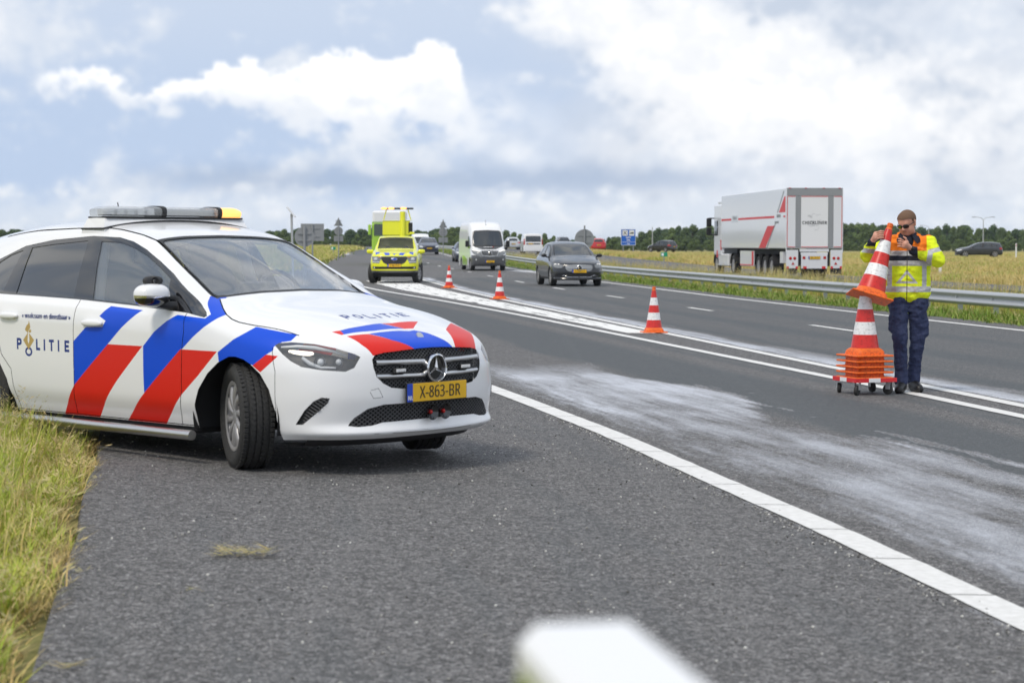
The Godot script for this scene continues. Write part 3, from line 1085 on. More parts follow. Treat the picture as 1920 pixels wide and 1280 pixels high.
const HEADLAMP := [-0.339, 0.773, -0.315, 0.787, -0.235, 0.793, -0.098, 0.783, 0.023, 0.760, 0.141, 0.724, 0.175, 0.707, 0.138, 0.643, 0.087, 0.622, -0.054, 0.632, -0.174, 0.650, -0.239, 0.682, -0.292, 0.723]
const GRILLE := [0, 0.747, 0.10, 0.745, 0.25, 0.737, 0.38, 0.729, 0.445, 0.716, 0.468, 0.690, 0.468, 0.640, 0.452, 0.585, 0.412, 0.545, 0.355, 0.517, 0.28, 0.508, 0, 0.505]
const INTAKE := [0, 0.420, 0.20, 0.419, 0.405, 0.418, 0.505, 0.396, 0.575, 0.345, 0.61, 0.297, 0.56, 0.289, 0.475, 0.293, 0.40, 0.309, 0, 0.314]
const SCOOP := [-0.212, 0.305, -0.158, 0.391, -0.102, 0.448, -0.055, 0.470, -0.006, 0.465, -0.022, 0.432, -0.095, 0.368, -0.168, 0.306]
const HOOD := [0, 0.852, 0.25, 0.846, 0.40, 0.812, 0.47, 0.745, 0.56, 0.66, 0.66, 0.58, 0.715, 0.44, 0.765, 0.24, 0.792, 0.11, 0.806, -0.01, 0.803, -0.08, 0.785, -0.15, 0.74, -0.24, 0.69, -0.32, 0.655, -0.372, 0.56, -0.35, 0.38, -0.318, 0.20, -0.300, 0, -0.293]
const ARCH := [-0.375, 0.10, -0.372, 0.237, -0.352, 0.376, -0.300, 0.479, -0.205, 0.583, -0.105, 0.653, 0.0, 0.695, 0.06, 0.697, 0.128, 0.684, 0.19, 0.658, 0.278, 0.600, 0.350, 0.508, 0.392, 0.376, 0.408, 0.237, 0.41, 0.10]
const REAR_ARCH := [-3.13, 0.10, -3.11, 0.30, -3.07, 0.45, -2.98, 0.58, -2.86, 0.665, -2.73, 0.695, -2.60, 0.665, -2.48, 0.58, -2.39, 0.45, -2.35, 0.30, -2.34, 0.10]

# front face: where the bumper stands at a given x
func nose_z(x: float) -> float:
	x = absf(x)
	return 0.880 - 0.16 * x * x - 0.35 * pow(x, 4.0)

func hatch_soup(su: int, sv: int) -> Soup:
	# shared by all hatchbacks: body with window, lamp, grille and arch outlines cut
	var s := Soup.new()
	s.skin(grid_points(HATCH), su, sv, "body")
	var far := Vector3(99, 99, 99)
	s.cut(poly(ARCH), 0, "void", ["body"])
	s.cut(poly(REAR_ARCH), 0, "void", ["body"])
	s.cut(poly(WIN_ALL), 0, "trim", ["body"])
	s.cut(poly(WIN_F), 0, "front_window", ["trim"])
	s.cut(poly(WIN_R), 0, "rear_window", ["trim"])
	s.cut(poly(WIN_Q), 0, "quarter_window", ["trim"])
	s.cut(mirrored(SCREEN), 2, "screen_frame", ["body"], Vector3(-99, 0.99, -1.3))
	s.cut(mirrored(GLASS), 2, "windscreen", ["screen_frame"])
	s.cut(poly(HEADLAMP), 3, "headlamp", ["body"], Vector3(-99, 0.5, 0.1))
	s.cut(mirrored(GRILLE), 1, "grille", ["body"], Vector3(-99, 0.4, 0.6))
	s.cut(mirrored(INTAKE), 1, "intake", ["body"], Vector3(-99, 0.2, 0.5))
	s.cut(poly(SCOOP), 3, "scoop", ["body"], Vector3(-99, 0.2, 0.1))
	s.cut(mirrored([0, 1.07, 0.45, 1.07, 0.53, 1.12, 0.45, 1.33, 0.25, 1.37, 0, 1.375]), 1, "tail_window", ["body"], Vector3(-99, 0.9, -9), Vector3(99, 99, -3.0))
	return s

func line_gap(s: Soup, f: Array, axis: int, from: Array, half := 0.0028, lo := Vector3(-99, -99, -99), hi := Vector3(99, 99, 99)) -> void:
	for q in Geometry2D.offset_polyline(poly(f), half, Geometry2D.JOIN_MITER, Geometry2D.END_BUTT):
		s.cut(q, axis, "gap", from, lo, hi)

func letter(ch: String, w: float, h: float, t: float) -> Array:
	# block capital in a box w by h: [outline, hole]
	match ch:
		"I": return [PackedVector2Array([Vector2(0, 0), Vector2(t, 0), Vector2(t, h), Vector2(0, h)])]
		"L": return [PackedVector2Array([Vector2(0, 0), Vector2(w, 0), Vector2(w, t), Vector2(t, t), Vector2(t, h), Vector2(0, h)])]
		"T": return [PackedVector2Array([Vector2(w / 2 - t / 2, 0), Vector2(w / 2 + t / 2, 0), Vector2(w / 2 + t / 2, h - t), Vector2(w, h - t), Vector2(w, h), Vector2(0, h), Vector2(0, h - t), Vector2(w / 2 - t / 2, h - t)])]
		"E": return [PackedVector2Array([Vector2(0, 0), Vector2(w, 0), Vector2(w, t), Vector2(t, t), Vector2(t, h / 2 - t / 2), Vector2(w * 0.9, h / 2 - t / 2), Vector2(w * 0.9, h / 2 + t / 2), Vector2(t, h / 2 + t / 2), Vector2(t, h - t), Vector2(w, h - t), Vector2(w, h), Vector2(0, h)])]
		"P":
			var o := PackedVector2Array([Vector2(0, 0), Vector2(t, 0), Vector2(t, h * 0.36), Vector2(w * 0.6, h * 0.36), Vector2(w * 0.92, h * 0.46), Vector2(w, h * 0.68), Vector2(w * 0.92, h * 0.9), Vector2(w * 0.6, h), Vector2(0, h)])
			return [o, PackedVector2Array([Vector2(t, h * 0.36 + t), Vector2(w * 0.58, h * 0.36 + t), Vector2(w - t * 1.05, h * 0.68), Vector2(w * 0.58, h - t), Vector2(t, h - t)])]
		"O": return [ring_poly(Vector2(w / 2, h / 2), w / 2, 20, h / 2), ring_poly(Vector2(w / 2, h / 2), w / 2 - t, 20, h / 2 - t)]
	return []

func ink_letter(s: Soup, ch: String, at_: Vector2, w: float, h: float, t: float, axis: int, from: Array, ink: String, fx: Vector2, fy: Vector2, lo: Vector3, hi: Vector3) -> void:
	var k := 0
	for q in letter(ch, w, h, t):
		var r := PackedVector2Array()
		for p in q: r.append(at_ + fx * p.x + fy * p.y)
		s.cut(r, axis, ink if k == 0 else "#w", from, lo, hi)
		k += 1

func tyre_mesh(r: float, w: float, rim: float, tread := true) -> ArrayMesh:
	# axle along x; profile round it with grooves and shoulder blocks
	var b := Mb.new()
	var prof := []
	prof.append_array([Vector2(rim - 0.004, -w * 0.36), Vector2(rim + 0.012, -w * 0.44), Vector2(lerpf(rim, r, 0.5), -w * 0.52), Vector2(r - 0.030, -w * 0.485), Vector2(r - 0.010, -w * 0.43)])
	if tread:
		for g in [-0.29, -0.10, 0.10, 0.29]:
			prof.append_array([Vector2(r - 0.0015 if absf(g) > 0.2 else r, (g - 0.028) * w), Vector2(r - 0.009, (g - 0.024) * w), Vector2(r - 0.009, (g + 0.024) * w), Vector2(r - 0.0015 if absf(g) > 0.2 else r, (g + 0.028) * w)])
	else:
		prof.append_array([Vector2(r, -w * 0.2), Vector2(r, w * 0.2)])
	prof.append_array([Vector2(r - 0.010, w * 0.43), Vector2(r - 0.030, w * 0.485), Vector2(lerpf(rim, r, 0.5), w * 0.52), Vector2(rim + 0.012, w * 0.44), Vector2(rim - 0.004, w * 0.36)])
	b.X = Transform3D(Basis(Vector3.FORWARD, PI / 2), Vector3.ZERO)
	b.lathe(prof, 72 if tread else 28)
	if tread:
		# cross cuts of the shoulders: thin raised lugs
		for k in 64:
			var t := TAU * k / 64.0
			for sd in [-1.0, 1.0]:
				b.X = Transform3D(Basis(Vector3.RIGHT, t), Vector3.ZERO)
				b.box(Vector3(sd * w * 0.385, r - 0.0045, 0), Vector3(w * 0.12, 0.010, TAU * r / 64.0 * 0.74), 0.002)
			for sd in [-0.19, 0.0, 0.19]:
				b.X = Transform3D(Basis(Vector3.RIGHT, t + 0.02 * sd), Vector3.ZERO) * Transform3D(Basis(Vector3.UP, 0.5), Vector3.ZERO)
				b.box(Vector3(sd * w, r - 0.0035, 0), Vector3(w * 0.11, 0.009, TAU * r / 64.0 * 0.8), 0.0)
	return b.mesh()

func wheel(parent: Node3D, at_: Vector3, r: float, w: float, rim: float, steer: float, outside: float, m: Material, spokes := 10, fine := true) -> Node3D:
	var o := Node3D.new()
	o.name = "wheel"
	parent.add_child(o, true)
	o.position = at_
	o.rotation.y = steer
	part("tyre", tyre_mesh(r, w, rim, fine), M.tyre, o)
	var b := Mb.new()
	b.X = Transform3D(Basis(Vector3.FORWARD, PI / 2 * outside), Vector3.ZERO)
	# after this turn +y of the lathe points to the outside of the wheel
	b.lathe([Vector2(rim - 0.03, -w * 0.3), Vector2(rim - 0.02, w * 0.2), Vector2(rim, w * 0.40), Vector2(rim + 0.004, w * 0.425), Vector2(rim - 0.008, w * 0.43), Vector2(rim - 0.022, w * 0.40)], 40 if fine else 20)
	b.lathe([Vector2(0.0, w * 0.40), Vector2(rim * 0.16, w * 0.395), Vector2(rim * 0.26, w * 0.36), Vector2(rim * 0.30, w * 0.2)], 24 if fine else 12)
	for k in spokes:
		var t := TAU * k / spokes
		var c := Vector3(cos(t), 0, sin(t))
		var q := Vector3(-sin(t), 0, cos(t))
		var up := Vector3.UP
		var rows := []
		for i in 5:
			var f := i / 4.0
			var rad := lerpf(rim * 0.2, rim - 0.018, f)
			var hw := lerpf(rim * 0.075, rim * (1.35 / spokes), f * f)
			var y := w * (0.375 + 0.05 * sin(f * PI) + 0.015 * f)
			var cc := c * rad + q * (0.03 * f * f)
			rows.append([cc - q * hw + up * (y - 0.014), cc - q * hw * 0.8 + up * y, cc + q * hw * 0.8 + up * y, cc + q * hw + up * (y - 0.014)])
		b.sheet(rows)
	part("rim", b.mesh(), m, o)
	var d := Mb.new()
	d.X = Transform3D(Basis(Vector3.FORWARD, PI / 2 * outside), Vector3.ZERO)
	d.lathe([Vector2(0, w * 0.1), Vector2(rim - 0.02, w * 0.1)], 24)
	part("brake", d.mesh(), M.dark, o)
	return o

func wheel_well(parent: Node3D, z: float, y: float, r: float, x0: float, x1: float) -> void:
	for sd in [-1.0, 1.0]:
		var b := Mb.new()
		b.X = Transform3D(Basis(Vector3.FORWARD, PI / 2), Vector3(0, y, z))
		var p := [Vector2(0.02, sd * x0), Vector2(r, sd * x0), Vector2(r, sd * x1)]
		b.lathe(p, 24, true, PI / 2 - 0.25, PI * 1.5 + 0.25)
		part("wheel_well", b.mesh(), M.liner, parent)

func lattice(called: String, outline: PackedVector2Array, step: Vector2, thick: float, place: Callable, parent: Node3D, m: Material) -> void:
	# crossing bars clipped to an outline; place() puts a point of the outline into space
	var b := Mb.new()
	var r := Rect2(outline[0], Vector2.ZERO)
	for p in outline: r = r.expand(p)
	for s in [-1.0, 1.0]:
		var slope := Vector2(step.x, step.y * s).normalized()
		var u := r.position.x - r.size.y * step.x / step.y - step.x
		while u < r.end.x + r.size.y * step.x / step.y + step.x:
			var y0 := r.position.y if s > 0 else r.end.y
			var a := Vector2(u, y0)
			var e := a + slope * (r.size.y / absf(slope.y))
			for seg in Geometry2D.intersect_polyline_with_polygon(PackedVector2Array([a, e]), outline):
				var n := maxi(1, int((seg[-1] - seg[0]).length() / 0.12))
				var pts := []
				for k in n + 1: pts.append(place.call(seg[0].lerp(seg[-1], float(k) / n)))
				b.tube(pts, thick, 4, false)
			u += step.x * 2.0
	part(called, b.mesh(), m, parent)

func number_plate(parent: Node3D, txt: String, at_: Transform3D, w := 0.52, h := 0.11) -> void:
	var o := Node3D.new()
	o.name = "number_plate"
	parent.add_child(o, true)
	o.transform = at_
	var b := Mb.new()
	b.box(Vector3(0, 0, 0), Vector3(w + 0.014, h + 0.014, 0.012), 0.004)
	part("plate_frame", b.mesh(), M.black, o)
	b = Mb.new()
	b.box(Vector3(w * 0.045, 0, 0.005), Vector3(w * 0.91, h, 0.008), 0.002)
	part("plate_face", b.mesh(), M.plate_yellow, o)
	b = Mb.new()
	b.box(Vector3(-w * 0.455, 0, 0.005), Vector3(w * 0.09, h, 0.008), 0.002)
	part("country_band", b.mesh(), M.plate_blue, o)
	if txt == "":
		# too far to read: three dark groups
		for q in [[-0.13, 0.05], [0.02, 0.10], [0.17, 0.07]]:
			b = Mb.new()
			b.box(Vector3(q[0], 0, 0.010), Vector3(q[1], h * 0.5, 0.003))
			part("plate_mark", b.mesh(), M.black, o)
		return
	var t := part("plate_text", text_mesh(txt, h * 0.66, 0.002, false), M.black, o)
	t.position = Vector3(w * 0.045, 0, 0.0105)
	t.scale = Vector3(0.88, 1, 1)
	t = part("country_code", text_mesh("NL", h * 0.22, 0.002), M.sheet_white, o)
	t.position = Vector3(-w * 0.455, -h * 0.28, 0.0105)

func star_badge(parent: Node3D, at_: Vector3, r: float, tilt := 0.0) -> void:
	var b := Mb.new()
	b.X = Transform3D(Basis(Vector3.RIGHT, PI / 2 + tilt), at_)
	b.lathe([Vector2(r * 0.84, -0.01), Vector2(r * 0.83, 0.018), Vector2(r * 0.90, 0.026), Vector2(r, 0.018), Vector2(r * 1.02, -0.02)], 36)
	b.X = Transform3D(Basis(Vector3.RIGHT, tilt), at_)
	for k in 3:
		var t := PI / 2 + TAU * k / 3
		var d := Vector3(cos(t), sin(t), 0)
		var q := Vector3(-sin(t), cos(t), 0) * r * 0.13
		var o := Vector3(0, 0, 0.024)
		var tip := d * r * 0.88 + Vector3(0, 0, 0.012)
		var back := Vector3(0, 0, 0.004)
		b.tri(o, tip, q + back - d * r * 0.08)
		b.tri(o, -q + back - d * r * 0.08, tip)
	part("star_badge", b.mesh(), M.chrome, parent)
	b = Mb.new()
	b.X = Transform3D(Basis(Vector3.RIGHT, PI / 2 + tilt), at_)
	b.lathe([Vector2(r * 0.85, 0.003), Vector2(0, 0.003)], 28)
	part("badge_disc", b.mesh(), M.gloss_black, parent)

func police_car() -> void:
	var car := thing("police_car", "white police hatchback with blue and red stripes parked on the shoulder", "police car", Vector3(-1.132, 0.125, -12.36), deg_to_rad(48.2))
	var s := hatch_soup(10, 8)
	var all := Vector3(99, 99, 99)
	# panels
	s.cut(mirrored(HOOD), 2, "hood", ["body"], Vector3(-99, 0.735, -0.5))
	s.cut(poly([-1.588, 1.06, -1.585, 0.95, -1.594, 0.80, -1.596, 0.55, -1.606, 0.44, -1.65, 0.243, -0.535, 0.243, -0.466, 0.46, -0.452, 0.72, -0.434, 0.83, -0.458, 0.96, -0.5, 1.06]), 0, "front_door", ["body"], Vector3(-99, 0.2, -2), Vector3(99, 1.02, 0))
	s.cut(poly([-2.52, 1.06, -2.50, 0.80, -2.44, 0.62, -2.33, 0.52, -2.30, 0.243, -1.65, 0.243, -1.606, 0.44, -1.596, 0.55, -1.594, 0.80, -1.585, 0.95, -1.588, 1.06]), 0, "rear_door", ["body"], Vector3(-99, 0.2, -3), Vector3(99, 1.06, 0))
	s.cut(poly([0.395, 0.1, 0.395, 0.62, 0.33, 0.76, 0.42, 0.85, 0.99, 0.85, 0.99, 0.1]), 0, "front_bumper", ["body"], Vector3(-99, 0, 0.2))
	s.cut(poly([-0.46, 0.20, -0.46, 1.10, 0.5, 1.10, 0.5, 0.20]), 0, "front_fender", ["body"], Vector3(-99, 0.2, -0.5), Vector3(99, 1.09, 0.6))
	s.cut(poly([-0.60, 1.02, -1.33, 1.60, -3.1, 1.60, -3.1, 1.40, -1.5, 1.43, -1.0, 1.30, -0.4, 1.0]), 0, "roof", ["body"], Vector3(-99, 1.05, -3.2))
	# livery
	var side := ["front_door", "rear_door", "front_fender", "front_bumper", "body"]
	var lo := Vector3(-99, 0.2, -3)
	s.cut(poly([-1.234, 0.976, -0.893, 0.957, -1.072, 0.838, -1.216, 0.729, -1.603, 0.444, -1.597, 0.734, -1.453, 0.834, -1.271, 0.841, -1.242, 0.881, -1.315, 0.909]), 0, "#blue", side, lo)
	s.cut(poly([-1.216, 0.729, -0.851, 0.729, -1.138, 0.488, -1.405, 0.236, -1.80, 0.236, -1.603, 0.444]), 0, "#red", side, lo)
	s.cut(poly([-0.535, 0.936, -0.270, 0.920, -0.255, 0.945, -0.44, 1.05, -0.45, 1.10, -0.377, 1.045, -0.150, 0.948, -0.217, 0.886, -0.347, 0.800, -0.446, 0.726, -0.466, 0.723, -0.850, 0.429, -0.844, 0.729, -0.733, 0.822, -0.614, 0.897]), 0, "#blue", side, lo)
	s.cut(poly([-0.466, 0.723, -0.109, 0.722, -0.300, 0.562, -0.470, 0.436, -0.70, 0.236, -1.10, 0.236, -0.850, 0.429]), 0, "#red", side, lo)
	s.cut(poly([-0.463, 0.878, -0.205, 0.835, -0.243, 0.800, -0.297, 0.792, -0.345, 0.765, -0.350, 0.742, -0.392, 0.718, -0.476, 0.650, -0.54, 0.67, -0.61, 0.68, -0.70, 0.65, -0.708, 0.718, -0.603, 0.801]), 3, "#blue", side, Vector3(-99, 0.5, -0.2))
	s.cut(poly([-0.392, 0.718, -0.318, 0.711, -0.429, 0.61, -0.480, 0.648]), 3, "#red", side, Vector3(-99, 0.5, -0.2))
	var hd := ["hood", "front_bumper", "front_fender"]
	# the right side of the car is at negative x here
	for a in [[[-0.485, 0.553, -0.295, 0.541, -0.110, 0.515, -0.003, 0.619, -0.281, 0.634, -0.505, 0.609], "#blue"], [[-0.545, 0.541, -0.485, 0.553, -0.505, 0.609, -0.524, 0.606], "#red"], [[-0.101, 0.513, 0.080, 0.500, 0.234, 0.508, 0.068, 0.630, -0.001, 0.619], "#red"], [[-0.509, 0.634, -0.355, 0.665, -0.264, 0.777, -0.127, 0.858, -0.323, 0.85, -0.451, 0.823, -0.488, 0.743, -0.500, 0.675], "#red"], [[-0.352, 0.664, 0.046, 0.658, 0.104, 0.712, 0.141, 0.780, 0.207, 0.86, -0.127, 0.858, -0.264, 0.777], "#blue"], [[0.60, 0.45, 0.62, 0.60, 0.572, 0.662, 0.429, 0.83, 0.211, 0.86, 0.33, 0.66], "#red"]]:
		s.cut(poly(a[0]), 2, a[1], hd, Vector3(-99, 0.715, 0.3))
	var cap := Vector3(0, 99, 99)
	var z0 := -2.248
	for a in [["P", 0.0, 0.059], ["L", 0.226, 0.047], ["I", 0.314, 0.018], ["T", 0.376, 0.057], ["I", 0.476, 0.018], ["E", 0.553, 0.053]]:
		ink_letter(s, a[0], Vector2(z0 + a[1], 0.66), a[2], 0.078, 0.018, 0, ["rear_door"], "#ink", Vector2(1, 0), Vector2(0, 1), lo, cap)
	s.cut(ring_poly(Vector2(z0 + 0.139, 0.648), 0.042, 28, 0.032), 0, "#ink", ["rear_door"], lo, cap)
	s.cut(ring_poly(Vector2(z0 + 0.139, 0.648), 0.024, 24, 0.017), 0, "#w", ["rear_door"], lo, cap)
	# flame over an open book
	for f in [[0.075, 0.725, 0.139, 0.782, 0.205, 0.728, 0.139, 0.662], [0.135, 0.775, 0.098, 0.795, 0.118, 0.825, 0.142, 0.840, 0.146, 0.862, 0.157, 0.838, 0.163, 0.812, 0.148, 0.795, 0.172, 0.800, 0.172, 0.78]]:
		var q := poly(f)
		for i in q.size(): q[i].x += z0
		s.cut(q, 0, "#gold", ["rear_door"], lo, cap)
	s.cut(poly([z0 + 0.128, 0.725, z0 + 0.139, 0.70, z0 + 0.15, 0.725, z0 + 0.144, 0.80, z0 + 0.134, 0.77]), 0, "#w", ["rear_door"], lo, cap)
	var hx := -0.275
	for ch in "POLITIE":
		ink_letter(s, ch, Vector2(hx, 0.395), 0.065 if ch != "I" else 0.018, 0.085, 0.018, 2, ["hood"], "#ink", Vector2(1, 0), Vector2(0, -1), Vector3(-99, 0.8, 0), all)
		hx += (0.097 if ch != "I" else 0.052)
	# joints between the panels
	line_gap(s, [-1.588, 1.03, -1.585, 0.95, -1.594, 0.80, -1.596, 0.55, -1.606, 0.44, -1.65, 0.243], 0, side)
	line_gap(s, [-0.46, 0.97, -0.434, 0.83, -0.452, 0.72, -0.466, 0.46, -0.535, 0.243], 0, side)
	line_gap(s, [-2.62, 0.243, -0.36, 0.243], 0, side, 0.003)
	line_gap(s, [-2.53, 1.03, -2.50, 0.80, -2.44, 0.62, -2.33, 0.52, -2.30, 0.243], 0, side)
	line_gap(s, [0.395, 0.22, 0.395, 0.62, 0.345, 0.76], 0, side, 0.002)
	# towing cover in the bumper
	line_gap(s, [-0.492, 0.506, -0.443, 0.517, -0.415, 0.463, -0.475, 0.458, -0.497, 0.498], 1, ["front_bumper"], 0.0012, Vector3(-9, 0.3, 0.5))
	var hood_all := ["hood", "front_bumper", "front_fender", "body", "screen_frame"]
	for sd in [-1.0, 1.0]:
		var e := []
		for i in range(12, HOOD.size() - 8, 2): e.append_array([sd * HOOD[i], HOOD[i + 1]])
		line_gap(s, e, 2, hood_all, 0.004, Vector3(-99, 0.72, -0.6))
		line_gap(s, [sd * 0.655, -0.385, sd * 0.60, -0.86, sd * 0.566, -1.12, sd * 0.578, -1.30, sd * 0.59, -1.7, sd * 0.588, -2.3, sd * 0.56, -2.85], 2, ["roof", "body", "screen_frame", "front_fender"], 0.009, Vector3(-99, 1.0, -3), all)
	s.push("gap", 0.012)
	s.push("trim", 0.002)
	for w in ["front_window", "rear_window", "quarter_window", "windscreen"]: s.push(w, 0.006)
	var inks := [["", M.white], ["#blue", M.blue], ["#red", M.red], ["#ink", M.ink_blue], ["#gold", M.gold], ["#w", M.white]]
	for nm in ["hood", "front_door", "rear_door", "front_fender", "front_bumper", "roof", "body"]:
		var tags := []
		for k in inks: tags.append([nm + k[0], k[1]])
		var called: String = {"body": "body_shell"}.get(nm, nm)
		if nm in ["front_door", "rear_door", "front_fender"]:
			for sd in [-1, 1]: from_soup(s, called, tags, car, sd)
		else:
			from_soup(s, called, tags, car)
	from_soup(s, "panel_gaps", [["gap", M.black]], car)
	from_soup(s, "window_trim", [["trim", M.gloss_black]], car)
	from_soup(s, "windscreen_frame", [["screen_frame", M.black]], car)
	# laminated glass has an outer and an inner face
	var ws := from_soup(s, "windscreen", [["windscreen", M.glass_coated]], car)
	from_soup(s, "inner_face", [["windscreen", M.glass]], ws, 0, 0.005)
	from_soup(s, "tail_window", [["tail_window", M.glass_dark]], car)
	for sd in [-1, 1]:
		var fw := from_soup(s, "front_window", [["front_window", M.glass_coated]], car, sd)
		from_soup(s, "inner_face", [["front_window", M.glass]], fw, sd, 0.004)
		from_soup(s, "rear_window", [["rear_window", M.glass_dark]], car, sd)
		from_soup(s, "quarter_window", [["quarter_window", M.glass_dark]], car, sd)
		var hl := from_soup(s, "headlamp", [["headlamp", M.lens_clear]], car, sd)
		from_soup(s, "lamp_housing", [["headlamp", M.black]], hl, sd, 0.075)
		# projector, reflector bowls and the strip of the running light
		var b := Mb.new()
		for q in [[0.685, 0.675, 0.60, 0.030], [0.605, 0.675, 0.672, 0.026]]:
			b = Mb.new()
			b.X = Transform3D(Basis(Vector3.UP, sd * 0.5) * Basis(Vector3.RIGHT, PI / 2), Vector3(sd * q[0], q[1], q[2] - 0.02))
			b.lathe([Vector2(q[3] * 1.25, 0.02), Vector2(q[3] * 1.05, 0.0), Vector2(q[3] * 0.5, -0.012), Vector2(0, -0.016)], 20)
			part("reflector", b.mesh(), M.reflector, hl)
		for q in [[0.685, 0.675, 0.60, 0.030], [0.605, 0.675, 0.672, 0.026]]:
			b = Mb.new()
			b.lump(Vector3(sd * q[0], q[1], q[2] - 0.005), Vector3.ONE * q[3] * 0.72, 1.0, 14, 8)
			part("projector_lens", b.mesh(), M.lens, hl)
		b = Mb.new()
		b.tube([Vector3(sd * 0.81, 0.762, 0.385), Vector3(sd * 0.76, 0.767, 0.475), Vector3(sd * 0.70, 0.760, 0.56), Vector3(sd * 0.62, 0.738, 0.645), Vector3(sd * 0.555, 0.709, 0.69)], [0.006, 0.011, 0.012, 0.010, 0.006], 8)
		b.tube([Vector3(sd * 0.745, 0.70, 0.50), Vector3(sd * 0.725, 0.665, 0.545), Vector3(sd * 0.69, 0.642, 0.60), Vector3(sd * 0.62, 0.64, 0.66)], [0.010, 0.014, 0.010, 0.006], 8)
		part("running_light_guide", b.mesh(), M.lens, hl)
	# grille
	from_soup(s, "grille_backing", [["grille", M.liner]], car, 0, 0.05)
	var put := func(p: Vector2) -> Vector3: return Vector3(p.x, p.y, nose_z(p.x) - 0.022 - 0.25 * maxf(p.y - 0.66, 0))
	lattice("grille_mesh", mirrored(GRILLE), Vector2(0.0155, 0.012), 0.0034, put, car, M.mesh_grey)
	for sd in [-1.0, 1.0]:
		for yy in [0.664, 0.580]:
			var pts := []
			for k in 7:
				var x: float = lerpf(0.075, 0.445, k / 6.0)
				pts.append(Vector3(sd * x, yy + 0.006 * k / 6.0, nose_z(x) - 0.008 - 0.05 * maxf(yy - 0.62, 0)))
			var rows := []
			for p in pts: rows.append([p + Vector3(0, -0.017, -0.018), p + Vector3(0, -0.014, 0.0), p + Vector3(0, 0.0, 0.008), p + Vector3(0, 0.014, 0.0), p + Vector3(0, 0.017, -0.018)])
			if sd > 0: rows.reverse()
			var b := Mb.new()
			b.sheet(rows)
			part("grille_bar", b.mesh(), M.satin, car)
		var b2 := Mb.new()
		b2.box(Vector3(sd * 0.285, 0.618, nose_z(0.28) - 0.004), Vector3(0.09, 0.030, 0.026), 0.005)
		var st := part("strobe_light", b2.mesh(), M.plastic, car)
		b2 = Mb.new()
		for k in 6: b2.box(Vector3(sd * 0.285 - 0.034 + k * 0.0136, 0.618, nose_z(0.28) + 0.010), Vector3(0.011, 0.019, 0.006), 0.002)
		part("strobe_lens", b2.mesh(), M.sheet_white, st)
		b2 = Mb.new()
		b2.X = Transform3D(Basis(Vector3.RIGHT, PI / 2), Vector3(0.02 + sd * 0.056, 0.352, nose_z(0) + 0.01))
		b2.lathe([Vector2(0.012, -0.07), Vector2(0.022, -0.03), Vector2(0.046, 0.008), Vector2(0.050, 0.010), Vector2(0.044, 0.002), Vector2(0.020, -0.02)], 24)
		var horn := part("horn", b2.mesh(), M.gloss_black, car)
		b2 = Mb.new()
		b2.lump(Vector3(0.02 + sd * 0.056, 0.352, nose_z(0) + 0.0), Vector3(0.014, 0.014, 0.014), 1.0, 12, 8)
		part("horn_cap", b2.mesh(), M.lamp_red, horn)
	star_badge(car, Vector3(0, 0.622, nose_z(0) + 0.004), 0.088)
	number_plate(car, "X-863-BR", Transform3D(Basis(), Vector3(0, 0.480, nose_z(0) + 0.016)))
	from_soup(s, "intake_backing", [["intake", M.liner]], car, 0, 0.022)
	for sd in [-1, 1]: from_soup(s, "scoop_backing", [["scoop", M.black]], car, sd, 0.014)
	var put2 := func(p: Vector2) -> Vector3: return Vector3(p.x, p.y, nose_z(p.x) - 0.012 - 0.10 * maxf(0.40 - p.y, 0.0))
	lattice("intake_mesh", mirrored(INTAKE), Vector2(0.017, 0.0125), 0.0036, put2, car, M.mesh_grey)
	for sd in [-1.0, 1.0]:
		var out := PackedVector2Array()
		var q := poly(SCOOP)
		var put3 := func(p: Vector2) -> Vector3:
			# from the corner view back to the bumper: x falls as z grows round the corner
			var f := clampf((p.x + 0.212) / 0.206, 0, 1)
			return Vector3(sd * (lerpf(0.805, 0.722, f * f) - 0.012), p.y, (p.x / 0.7071 + lerpf(0.805, 0.722, f * f)) - 0.012)
		lattice("scoop_mesh", q, Vector2(0.018, 0.011), 0.0034, put3, car, M.mesh_grey)
	# bright strip and black lip under the bumper
	var bl := Mb.new()
	var pts := []
	for k in 15:
		var x := lerpf(-0.47, 0.47, k / 14.0)
		pts.append(Vector3(x, 0.243 + 0.012 * absf(x), nose_z(x) + 0.004))
	bl.tube(pts, 0.007, 6)
	part("bright_strip", bl.mesh(), M.satin, car)
	bl = Mb.new()
	var rows := []
	for k in 17:
		var x := lerpf(-0.72, 0.72, k / 16.0)
		var zz := nose_z(x) - 0.12 - 0.22 * pow(absf(x), 4.0)
		rows.append([Vector3(x, 0.215, zz), Vector3(x, 0.165, zz - 0.05), Vector3(x, 0.17, zz - 0.30)])
	rows.reverse()
	bl.sheet(rows)
	part("chin_lip", bl.mesh(), M.plastic, car)
	# small round emblem on the hood
	bl = Mb.new()
	bl.X = Transform3D(Basis(Vector3.RIGHT, 0.95), Vector3(0.0, 0.812, 0.752))
	bl.lathe([Vector2(0.027, 0.0), Vector2(0.027, 0.006), Vector2(0.02, 0.008), Vector2(0, 0.008)], 20)
	part("hood_emblem", bl.mesh(), M.satin, car)
	# wheels
	for sd in [-1.0, 1.0]:
		wheel(car, Vector3(sd * 0.765, 0.326, 0.015), 0.326, 0.212, 0.212, deg_to_rad(-27.0), sd, M.alloy)
		wheel(car, Vector3(sd * 0.775, 0.326, -2.729), 0.326, 0.212, 0.212, 0.0, sd, M.alloy)
	wheel_well(car, 0.015, 0.33, 0.40, 0.42, 0.868)
	wheel_well(car, -2.735, 0.33, 0.385, 0.45, 0.868)
	var ub := Mb.new()
	ub.box(Vector3(0, 0.25, -1.37), Vector3(1.62, 0.12, 1.95), 0.02)
